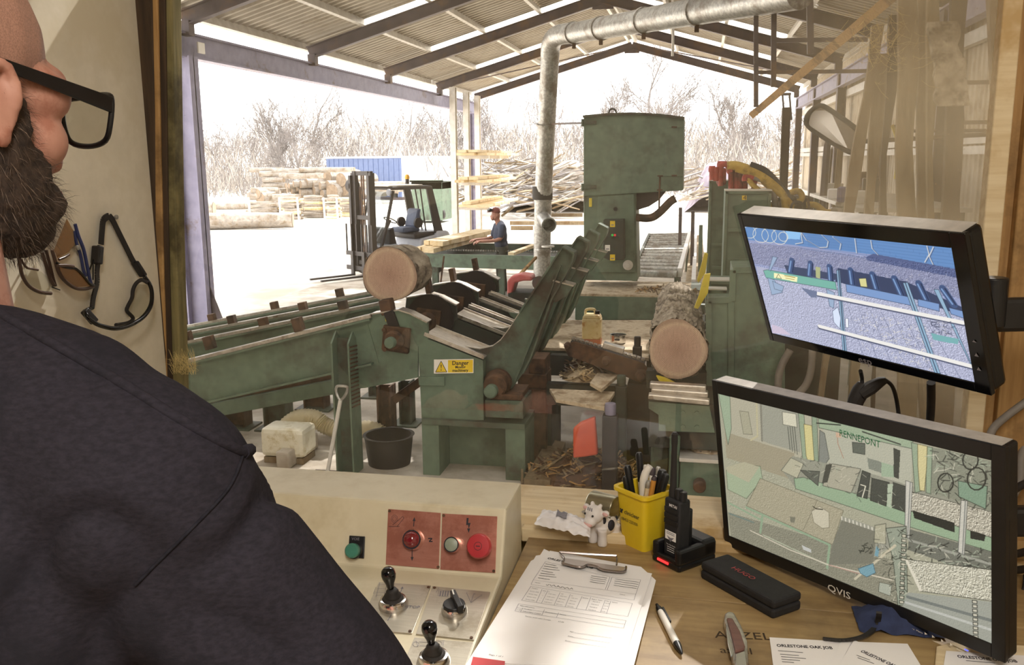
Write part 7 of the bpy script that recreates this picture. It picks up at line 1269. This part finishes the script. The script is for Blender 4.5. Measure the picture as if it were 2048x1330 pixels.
# --- the operator, standing with his back to us at the console
er = pd(6, 214, .72); hf = (RT0*.36+FH*.93).normalized(); pit = math.radians(-7); hr = V((hf.y, -hf.x, 0)); hf2 = hf*math.cos(pit)+Z*math.sin(pit); hu = hr.cross(hf2).normalized()
HF = Fr(er-hr*.079+hf2*.004+hu*.014, hr, hf2, hu)
sh = pd(462, 938, .63); tr_ = (RT0*.93-FH*.36).normalized(); tf = V((-tr_.y, tr_.x, 0)); C0 = sh-tr_*.285; C0.z = sh.z+.014
TF = Fr(C0, tr_, tf, Z); op = T('person', V((C0.x, C0.y, CZ0)), 'bald bearded man in dark sweatshirt and black glasses standing at the console', 'person')
b = B(HF.m); e = lambda c, r, rot=None: b.ell(V(c), r, 18, 12, rot)
e((0, -.014, .040), (.078, .100, .088)); e((0, .042, -.028), (.064, .056, .078)); e((0, .034, -.082), (.054, .056, .042)); e((0, .074, -.100), (.030, .024, .022)); e((0, .071, .022), (.060, .028, .024)); e((0, .096, -.078), (.026, .012, .012))
for s in (-1, 1):
    e((s*.046, .056, -.032), (.024, .028, .026)); e((s*.050, .052, .008), (.022, .034, .026)); e((s*.0755, -.010, -.014), (.0055, .0145, .026), Matrix.Rotation(-s*.35, 3, 'Z'))
    b.tube([V((s*(.078+.006*(q < 8)), -.010-.0155*math.cos(q*.52-.6), -.010+.030*math.sin(q*.52-.6))) for q in range(11)], .0052, 8); e((s*.0765, -.002, -.038), (.0055, .0075, .009))
b.tube([V((0, .092, .004)), V((0, .108, -.022)), V((0, .111, -.044))], [.009, .012, .013], 10); e((0, .108, -.046), (.017, .012, .010))
nb = HF.m.inverted() @ TF(0, -.005, -.01); b.tube([V((0, -.018, -.04)), V((0, -.026, -.09)), nb], [.062, .060, .072], 18); b.M = None
el = pd(668, 1440, .72); ha = LP.p(730, 1425)+LP.n*.03; wr_ = ha-V((.03, .07, -.02)); ell_ = TF(-.33, .10, -.33); hl = LP.p(420, 1330)+LP.n*.035; wl2 = hl-V((-.01, .07, -.02))
for eb, w0, s in ((el, wr_, 1), (ell_, wl2, -1)): limb(b, [TF(s*.2, 0, -.06), eb.lerp(TF(s*.24, 0, -.06), .5), eb, eb.lerp(w0, .5), w0], [.055, .052, .044, .040, .030]); hand(b, w0, V((.05 if s > 0 else -.02, .12, -.04)), Z+V((0, .3, 0)), 1., .55)
limb(b, [TF(0, 0, -.05), TF(0, .02, -.3), TF(0, .01, -.55)], [.10, .12, .12])
for s in (-1, 1): limb(b, [TF(s*.09, .0, -.55), TF(s*.11, .02, -.97), V(TF(s*.12, -.02, 0))*V((1, 1, 0)).length if False else V((TF(s*.12, -.02, 0).x, TF(s*.12, -.02, 0).y, CZ0+.08))], [.085, .058, .042])
r = remesh(b, .0034, 4); r.build('body', [m_['skin']], op, 0, 80)
# shaved scalp and cheek stubble
b = B(HF.m); e((0, -.0145, .042), (.0792, .1012, .0888)); sc = remesh(b, .005, 3); inv = HF.m.inverted(); keep = [f for f in sc.f if min((inv @ sc.v[i]).z - .55*(inv @ sc.v[i]).y*0 for i in f) > .012]; sc.f = keep; sc.mi = [0]*len(keep); sc.build('shaved_scalp', m_['skin_shaved'], op, 0, 80)
b = B(HF.m); e((0, .037, -.088), (.0615, .063, .050)); e((0, .070, -.106), (.040, .034, .030))
for s in (-1, 1): e((s*.050, .030, -.064), (.0205, .036, .040)); e((s*.064, .014, -.030), (.0115, .020, .040)); e((s*.0655, .006, .005), (.0105, .014, .026)); e((s*.034, .068, -.086), (.024, .024, .022))
bd_ = remesh(b, .0042, 4); bt_ = BVHTree.FromPolygons([tuple(v) for v in bd_.v], bd_.f)
bd_.v = [v+V((noise.noise(v*130), noise.noise(v*130+V((5, 5, 5))), noise.noise(v*130+V((9, 1, 3)))))*.0022 for v in bd_.v]; be = bd_.build('beard', m_['beard'], op, 0, 80)
g = random.Random(12); b = B()
for k in range(5200):
    f = bd_.f[g.randrange(len(bd_.f))]; p = sum((bd_.v[i] for i in f), V())/len(f); n = (bd_.v[f[1]]-bd_.v[f[0]]).cross(bd_.v[f[2]]-bd_.v[f[0]]).normalized(); d = (n*.9+hf2*.25-hu*.75+V((g.gauss(0, .4), g.gauss(0, .4), g.gauss(0, .4)))).normalized(); L = g.uniform(.006, .017); s = n.cross(d).normalized()*.00016 if n.cross(d).length > 1e-3 else V((.0002, 0, 0)); q = p+d*L*.6+V((g.gauss(0, .1),)*3)*.004
    b.m = 0 if g.random() < .7 else 1; b.add([p-s, p+s, q+s*.8, q-s*.8, p+d*L-hu*.002], [(0, 1, 2, 3), (3, 2, 4)])
o = b.build('beard_hairs', [m_['beard'], m_['beard_hair']], be, 0, None); o['kind'] = 'stuff'
for s in (-1, 1):
    b = B(HF.m); b.ell(V((s*.031, .083, .0)), .0118, 14, 10); b.build('eye', m_['eye_white'], op, 0, 80); b = B(HF.m); b.beam(V((s*.018, .101, .020)), V((s*.048, .094, .022)), .004, .007, (0, 0, 1)); b.build('eyebrow', m_['beard'], op, .001, None)
b = B(HF.m); b.ell(V((0, .106, -.074)), (.022, .006, .007), 14, 8); M('lip', 'a86a62', 'b0736a', 20, .5); b.build('lips', m_['lip'], op, 0, 80)
# glasses worn: flat dark arms, squared rims, clear lenses
sg = bpy.data.objects.new('glasses', None); COL.objects.link(sg); sg.parent = op; sg['label'] = 'black squared spectacles with wide flat arms'
def gp_(n, m, fn, bev=0, sm=60): b = B(HF.m); fn(b); return b.build(n, m_[m], sg, bev, sm)
for s in (-1, 1):
    gp_('temple_arm', 'spec_frame', lambda b: (b.hexa([V(q) for q in ((s*.0745-.0012, -.03, .020), (s*.0745+.0012, -.03, .020), (s*.0775+.0014, .112, .0), (s*.0775-.0014, .112, .0), (s*.0745-.0012, -.03, .028), (s*.0745+.0012, -.03, .028), (s*.0775+.0014, .112, .015), (s*.0775-.0014, .112, .015))])), .001, None); gp_('ear_hook', 'spec_frame', lambda b: b.tube([V((s*.0745, -.028, .024)), V((s*.073, -.042, .016)), V((s*.070, -.052, -.006))], [.0036, .0034, .003], 8))
    rim = smoothpath([V((s*.0085, .1185, .010)), V((s*.012, .1195, .0155)), V((s*.040, .118, .0175)), V((s*.068, .1135, .0175)), V((s*.0765, .111, .012)), V((s*.0745, .1115, -.008)), V((s*.066, .114, -.024)), V((s*.042, .118, -.0285)), V((s*.018, .1195, -.024)), V((s*.0095, .119, -.008))], 4, True)
    gp_('rim', 'spec_frame', lambda b: b.tube(rim, .0027, 8, closed=True)); gp_('lens', 'lens_clear', lambda b: b.prism(rim, (0, .0012, 0)), 0, None)
gp_('bridge', 'spec_frame', lambda b: b.tube([V((-.009, .119, .008)), V((0, .121, .011)), V((.009, .119, .008))], .0026, 8))
# sweatshirt
b = B(TF.m); e2 = lambda c, r, rot=None: b.ell(V(c), r, 20, 14, rot)
e2((0, .015, -.20), (.215, .145, .25)); e2((0, .03, -.42), (.195, .155, .24)); e2((0, .02, -.58), (.185, .15, .10)); e2((.06, -.045, -.16), (.17, .10, .19)); e2((-.06, -.045, -.16), (.17, .10, .19)); e2((0, -.01, .005), (.115, .095, .075)); b.tube([V((0, .0, -.02)), V((0, .004, .055))], [.095, .078], 20)
for s in (-1, 1): b.tube([V((s*.04, .0, .012)), V((s*.13, .005, -.004)), V((s*.205, .0, -.042))], [.082, .078, .078], 16); e2((s*.205, 0, -.048), (.080, .084, .082)); e2((s*.13, .06, -.10), (.10, .085, .12))
b.M = None
for eb, w0, s in ((el, wr_, 1), (ell_, wl2, -1)): limb(b, [TF(s*.205, 0, -.062), TF(s*.205, 0, -.062).lerp(eb, .5), eb, eb.lerp(w0, .5), w0], [.083, .080, .072, .060, .046], 18)
r = remesh(b, .0065, 8, .6)
def fold(p):
    q = TF.m.inverted() @ p; a = noise.noise(V((q.x*7+q.z*5, q.y*6, q.z*9-q.x*7)))*.5+.5; f2 = abs(noise.noise(V((q.x*9-q.z*6, q.y*8, q.z*5+q.x*6))))
    return (a*.006-.010*max(0, .22-f2)/.22*(.15+max(0, min(1, (q.x-.02)/.18)))*(1 if q.z < .0 else .3))
me = r.mesh('t', []); nr = [V(v.normal) for v in me.vertices]; r.v = [v+n*fold(v) for v, n in zip(r.v, nr)]; bpy.data.meshes.remove(me)
swt = r.build('sweatshirt', m_['sweatshirt'], op, 0, 80); BV = BVHTree.FromPolygons([tuple(v) for v in r.v], r.f)
def drape(pts, rad, n, m, lift=.0005):
    out = []
    for x, y in smooth2(pts):
        h = BV.ray_cast(CAM, ray(x, y).normalized())
        if h[0]: out.append(h[0]+h[1]*lift*(1 if h[1].dot(ray(x, y)) < 0 else -1))
    if len(out) > 2: b = B(); b.tube(out, rad, 8); b.build(n, m_[m], swt, 0, 60)
def smooth2(pts): return [(p.x, p.y) for p in smoothpath([V((x, y, 0)) for x, y in pts], 10)]
M('seam', '201f25', '2b2a31', 160, .95, spec=.1); drape([(-40, 600), (10, 634), (120, 696), (250, 772), (360, 840), (440, 884), (486, 905)], .0042, 'shoulder_seam', 'sweatshirt', .0002); drape([(486, 905), (505, 897), (518, 888)], .005, 'shoulder_tab', 'sweatshirt', .0002); drape([(486, 908), (465, 962), (432, 1006), (350, 1090), (270, 1170)], .0012, 'armhole_seam', 'seam', .0004)
b = B(TF.m); b.ell(V((0, .045, -.54)), (.196, .160, .18), 28, 20); q_ = TF.m.inverted(); b.f = [f for f in b.f if min((q_ @ b.v[i]).y for i in f) > .09]; b.mi = [0]*len(b.f); o = b.build('front_bib', m_['hivis_orange'], op, 0, 80); o.modifiers.new('thick', 'SOLIDIFY').thickness = .004
b = B()
for s in (-1, 1): limb(b, [TF(s*.085, .0, -.56), TF(s*.11, .025, -.97), V((TF(s*.12, -.02, 0).x, TF(s*.12, -.02, 0).y, CZ0+.09))], [.112, .082, .074], 16)
limb(b, [TF(-.05, 0, -.50), TF(.05, 0, -.50)], [.135, .135], 16); remesh(b, .010, 6).build('trousers', m_['hivis_orange'], op, 0, 80)
for s in (-1, 1):
    c = V((TF(s*.12, -.02, 0).x, TF(s*.12, -.02, 0).y, CZ0)); b = B(); b.ell(c+tf*.06+Z*.045, (.05, .13, .05), 16, 10, Matrix.Rotation(math.atan2(-tf.x, tf.y), 3, 'Z')); b.tube([c+Z*.05, c+Z*.16], [.055, .058], 16); b.v = [V((v.x, v.y, max(v.z, CZ0+.001))) for v in b.v]; remesh(b, .008, 3).build('boot', m_['boot'], op, 0, 80)
# --- the yard worker behind the sawn boards
wp = pz(1002, 585, 0); wp = CAM+(wp-CAM)*1.0; wp = pd(1001, 450, 18.6); wp.z = 0; wf = (-RT0*.93-FH*.30).normalized(); wr2 = V((wf.y, -wf.x, 0)); WF = Fr(wp, wr2, wf, Z)
wk = T('person', wp, 'worker in dark blue shirt and red cap handling sawn boards at outfeed table', 'person')
b = B(WF.m); e3 = lambda c, r, rot=None: b.ell(V(c), r, 14, 10, rot)
e3((0, .10, 1.57), (.075, .095, .115)); e3((0, .17, 1.53), (.05, .04, .07)); b.tube([V((0, .16, 1.58)), V((0, .215, 1.54))], [.012, .018], 8); b.tube([V((0, .03, 1.36)), V((0, .08, 1.5))], [.06, .058], 12); e3((0, .0, 1.15), (.18, .12, .26))
for s in (-1, 1): e3((s*.078, .09, 1.57), (.01, .02, .03))
wristL, wristR = V((-.2, .52, 1.06)), V((.2, .50, 1.06))
for s, w0 in ((-1, wristL), (1, wristR)): limb(b, [V((s*.2, .02, 1.34)), V((s*.27, .1, 1.1)), w0], [.052, .042, .03]); hand(b, w0, V((0, 1, -.25)), V((0, .25, 1)), 1.05, .5)
for s in (-1, 1): limb(b, [V((s*.09, -.03, .88)), V((s*.11, .0, .48)), V((s*.12, -.03, .08))], [.08, .06, .045])
remesh(b, .012, 4).build('body', m_['skin'], wk, 0, 80)
b = B(WF.m); e3((0, .01, 1.14), (.205, .145, .24)); e3((0, -.01, .98), (.185, .14, .14)); b.tube([V((-.17, .02, 1.33)), V((0, .0, 1.375)), V((.17, .02, 1.33))], [.085, .09, .085], 14); e3((0, .0, 1.28), (.19, .125, .12))
for s in (-1, 1): limb(b, [V((s*.2, .02, 1.335)), V((s*.25, .075, 1.16))], [.078, .068])
remesh(b, .013, 5).build('shirt', m_['shirt_navy'], wk, 0, 80)
b = B(WF.m); e3((0, -.02, .9), (.18, .14, .13))
for s in (-1, 1): limb(b, [V((s*.09, -.03, .88)), V((s*.11, .0, .48)), V((s*.12, -.03, .1))], [.10, .078, .07])
remesh(b, .014, 4).build('trousers', m_['work_trousers'], wk, 0, 80)
cp_ = B(WF.m); cp_.lathe([(.086, 0), (.094, .02), (.088, .06), (.062, .095), (.02, .112)], V((0, .10, 1.625)), (0, -.15, 1), 20); cap = cp_.build('cap', m_['cap_red'], wk, 0, 60); b = B(WF.m); b.beam(V((0, .18, 1.655)), V((0, .275, 1.64)), .13, .012, (0, 0, 1)); b.build('peak', m_['cap_red'], cap, .004, None); b = B(WF.m); b.beam(V((0, .2, 1.70)), V((0, .26, 1.66)), .15, .05, (0, 0, 1)); b.build('raised_goggles', m_['black_plastic'], cap, .01, None)
for s in (-1, 1): b = B(WF.m); b.ell(V((s*.03, .185, 1.585)), .011, 8, 6); b.build('eye', m_['eye_white'], wk, 0, 80); b = B(WF.m); b.bx(s*.12-.05, -.1, 0, s*.12+.05, .17, .1); b.build('boot', m_['boot'], wk, .03, None)
# ------------------------------------------------ things under the roof on the right-hand side
def bar(name, pts, Y, wd, m, label, cat, dep=None):
    b = B(); P = [py(x, y, q[0] if q else Y) for x, y, *q in pts]
    for a, c in zip(P, P[1:]): b.beam(a, c, wd, dep or wd, (0, 1, 0))
    return solo(b, name, m_[m], label, cat, smooth=None)
hg = T('hoist_bars', py(1600, 100, 9.5), 'dark square tube bars hanging from the roof at upper right', 'hoist')
for (x0, y0), (x1, y1), w_ in (((1512, 20), (1512, 214), .045), ((1548, -40), (1547, 174), .05), ((1619, -40), (1621, 108), .06), ((1550, 81), (1735, 79), .04), ((1514, 145), (1740, 142), .035)):
    part(hg, 'tube_bar', 'steel_dark', lambda b: b.beam(py(x0, y0, 9.5), py(x1, y1, 9.5), w_, w_, (0, 1, 0)), 0, None)
for x in (1512, 1548, 1620):
    a = py(x, 20, 9.5); part(hg, 'hanger', 'steel_dark', lambda b: b.cyl(a, V((a.x, a.y, roofz(a.x)-.05)), .02, 6))
b = B(); b.beam(py(1508, 227, 10.), py(1800, -20, 6.2), .07, .09, (0, 1, 0)); solo(b, 'slanting_pole', m_['timber'], 'long pale timber pole slanting across under the roof', 'pole', smooth=None)
fp_ = T('forked_post', V((py(1570, 300, 11.).x, 11., 0)), 'tall thin brown post with forked top right of the saw', 'post'); a, c = py(1566, 460, 11.), py(1573, 215, 11.)
part(fp_, 'post_shaft', 'timber_dark', lambda b: b.beam(V((a.x, 11, 0)), c, .09, .09, (0, 1, 0)), .004, None)
for x in (1565, 1579): part(fp_, 'fork_tine', 'steel_dark', lambda b: b.beam(py(x+4, 240, 11), py(x, 190, 11), .02, .03, (0, 1, 0)), 0, None)
part(fp_, 'cross_bar', 'steel_dark', lambda b: b.beam(py(1557, 189, 11), py(1582, 188, 11), .03, .03), 0, None)
mr = T('convex_mirror', py(1665, 300, 8.6), 'big tilted rounded mirror with dark rubber rim on the right', 'mirror')
mp = smoothpath([py(x, y, Y) for x, y, Y in ((1612, 238, 8.7), (1622, 222, 8.7), (1640, 211, 8.65), (1660, 220, 8.6), (1700, 248, 8.4), (1722, 268, 8.35), (1722, 290, 8.35), (1708, 304, 8.4), (1690, 300, 8.45), (1640, 270, 8.65), (1616, 252, 8.7))], 3, True)
M('mirror_glass', '8d857b', '9a9288', 4, .12, .8); part(mr, 'mirror_face', 'mirror_glass', lambda b: b.prism(mp, (0, .03, 0)), 0, None); part(mr, 'rubber_rim', 'rubber', lambda b: b.tube(mp, .022, 8, closed=True)); q = py(1612, 246, 8.72)
part(mr, 'mirror_bracket', 'steel_dark', lambda b: (b.cyl(py(1690, 285, 8.5), V((3.3, 8.9, py(1690, 285, 8.5).z+.1)), .02, 8)))
m2 = T('convex_mirror', py(1798, 265, 8.), 'small pale curved mirror beside the leaning slabs', 'mirror'); part(m2, 'mirror_face', 'mirror_glass', lambda b: b.prism([py(x, y, 8.) for x, y in ((1784, 250), (1800, 249), (1812, 275), (1793, 278))], (0, .02, 0)), .004, None); part(m2, 'mirror_arm', 'yellow_paint', lambda b: b.tube(smoothpath([py(1784, 250, 7.98), py(1794, 280, 7.98), py(1795, 320, 7.98), py(1791, 358, 7.98)]), .014, 6)); part(m2, 'wall_stay', 'steel_dark', lambda b: b.cyl(py(1800, 262, 8.02), V((3.32, 8.6, py(1800, 262, 8.).z)), .015, 6))
# waney-edged boards stood on end against the wall
def slab_board(x0, x1, yt, xb0, xb1, Y, label, m='slab_wood', t=.06, yb=None, seed=0):
    b = B(); n = 14; Pt, Pb = [], []
    for k in range(n+1):
        f = k/n; z1 = py(x0, yt, Y).z; l0, l1 = py(x0, yt, Y).x, py(x1, yt, Y).x; q0, q1 = py(xb0, 420, Y).x, py(xb1, 420, Y).x; zb = 0 if yb is None else py(x0, yb, Y).z; z420 = py(xb0, 420, Y).z
        z = z1+(zb-z1)*f; s = (z1-z)/(z1-z420); Pt.append(V((l0+(q0-l0)*s+.035*noise.noise(V((f*5, seed, 0))), Y+.25*(1-f), z))); Pb.append(V((l1+(q1-l1)*s+.045*noise.noise(V((f*5, seed, 5))), Y+.25*(1-f), z)))
    for k in range(n): b.hexa([Pt[k], Pb[k], Pb[k]+V((0, t, 0)), Pt[k]+V((0, t, 0)), Pt[k+1], Pb[k+1], Pb[k+1]+V((0, t, 0)), Pt[k+1]+V((0, t, 0))])
    return solo(b, 'waney_board', m_[m], label, 'board', smooth=40)
slab_board(1757, 1782, 40, 1697, 1716, 7.2, 'leftmost waney board of the upright slabs, leaning steeply left', seed=1); slab_board(1764, 1790, 100, 1735, 1760, 7.4, 'second upright waney board, pale and narrow, from the left', 'pale_slab' if 'pale_slab' in m_ else (M('pale_slab', '7b6c53', '94846a', 4, .8, bump=.3, bd=.005, st=(6, 6, .8), c3='8a7350', sc3=2) and 'pale_slab'), seed=2)
slab_board(1792, 1812, 20, 1768, 1782, 7.6, 'thin dark upright slab between the pale ones', 'timber_dark', seed=3); slab_board(1812, 1848, -30, 1805, 1842, 7.0, 'wide pale upright slab in the middle of the group', 'pale_slab', seed=4); slab_board(1850, 1872, -30, 1846, 1866, 7.3, 'narrow brown upright slab right of the wide one', seed=5)
slab_board(1876, 1938, 32, 1884, 1944, 6.2, 'short broad bark covered slab high up among the uprights', 'bark', yb=212, seed=6); slab_board(1925, 1960, -30, 1898, 1934, 6.4, 'tall dark slab behind the short broad one', 'timber_dark', seed=7); slab_board(1874, 1896, -30, 1866, 1880, 6.8, 'slim upright slab left of the short broad one', 'pale_slab', seed=8); slab_board(2008, 2046, -30, 2022, 2050, 5.2, 'rightmost brown upright board near the window jamb', seed=9)
rl = T('slab_rest', (2.75, 7.25, 0), 'dark wall rail that the upright slabs lean on', 'rail'); part(rl, 'rest_rail', 'steel_dark', lambda b: b.beam((3.05, 5, 3.3), (3.05, 8.2, 3.3), .05, .08), 0, None)
for y in (5.2, 8.0): part(rl, 'rail_post', 'steel_dark', lambda b: b.bx(3.0, y-.04, 0, 3.08, y+.04, 3.3), 0, None)
for Y in (6.55, 7.75): part(rl, 'side_peg', 'steel_dark', lambda b: [b.beam((1.9, Y, z), (3.05, Y, z), .03, .03) for z in (2.95, 3.25)], 0, None)
# boards and bench by the wall further off
for k, (x0, x1, yt, Y, m, l) in enumerate(((1640, 1664, 290, 14.5, 'steel_dark', 'grey saw blade blank with rounded top leaning on the wall'), (1668, 1690, 286, 14., 'slab_wood', 'orange brown plank leaning beside the grey blank'), (1654, 1668, 300, 15.2, 'timber_dark', 'dark narrow plank standing behind the grey blank'))):
    b = B(); a, c = py(x0+8, yt, Y), py(x1-2, yt, Y); b.prism([a, (a+c)/2+V((0, 0, .06 if k else .16)), c, V((c.x-.12, Y-.4, 0)), V((a.x-.12, Y-.4, 0))], (0, .04, 0)); solo(b, 'leaning_plank', m_[m], l, 'plank', smooth=None)
wb = T('work_bench', (2.35, 12.8, 0), 'cluttered pale bench along the clad wall behind the hoses', 'bench'); b_ = py(1660, 400, 13.).z
part(wb, 'bench_top', 'steel_pale', lambda b: b.bx(1.75, 11., b_-.05, 3.0, 15.5, b_), .004, None)
for x, y in ((1.85, 11.1), (2.9, 11.1), (1.85, 15.4), (2.9, 15.4)): part(wb, 'leg', 'green_dirty', lambda b: b.bx(x-.04, y-.04, 0, x+.04, y+.04, b_-.05), 0, None)
g = random.Random(77)
for k, (x, y, z, h, m, l) in enumerate(((1.95, 12, .2, .16, 'white_plastic', 'white box at the near end of the bench'), (2.2, 12.6, .25, .3, 'black_plastic', 'black box on the bench by the columns'), (1.9, 13.3, .3, .14, 'paper', 'bright crumpled paper pile on the bench'), (2.3, 13.9, .2, .36, 'rust', 'rusty metal bracket heap on the bench'), (2.0, 14.6, .22, .18, 'steel_pale', 'pale tin box far along the bench'))):
    b = B(); b.box((x, y, b_+h/2+.001), (z, .3, h), Matrix.Rotation(g.uniform(-.4, .4), 3, 'Z')); solo(b, 'bench_box', m_[m], l, 'box', bev=.015, smooth=None)
# cobweb threads in the top of the glass
b = B()
for k in range(170):
    p = py(g.gauss(1765, 34), g.gauss(80, 36), 1.541); d = V((g.gauss(0, 1), 0, g.gauss(0, 1))).normalized()*g.uniform(.006, .035); s = V((-d.z, 0, d.x)).normalized()*.00018; q = p+d*.5+V((0, .001, -.003)); b.add([p-s, p+s, q+s, q-s, p+d+s, p+d-s], [(0, 1, 2, 3), (3, 2, 4, 5)])
o = b.build('cobweb', m_['straw'], win, 0, None); o['kind'] = 'stuff'
b = B(); b.tube(smoothpath([py(1347, -20, 12.), py(1344, 30, 12.), py(1346, 70, 12.), py(1345, 112, 12.)]), .018, 6); solo(b, 'hanging_tape', m_['white_plastic'], 'thin white tape hanging from the roof above the saw', 'tape', smooth=None)
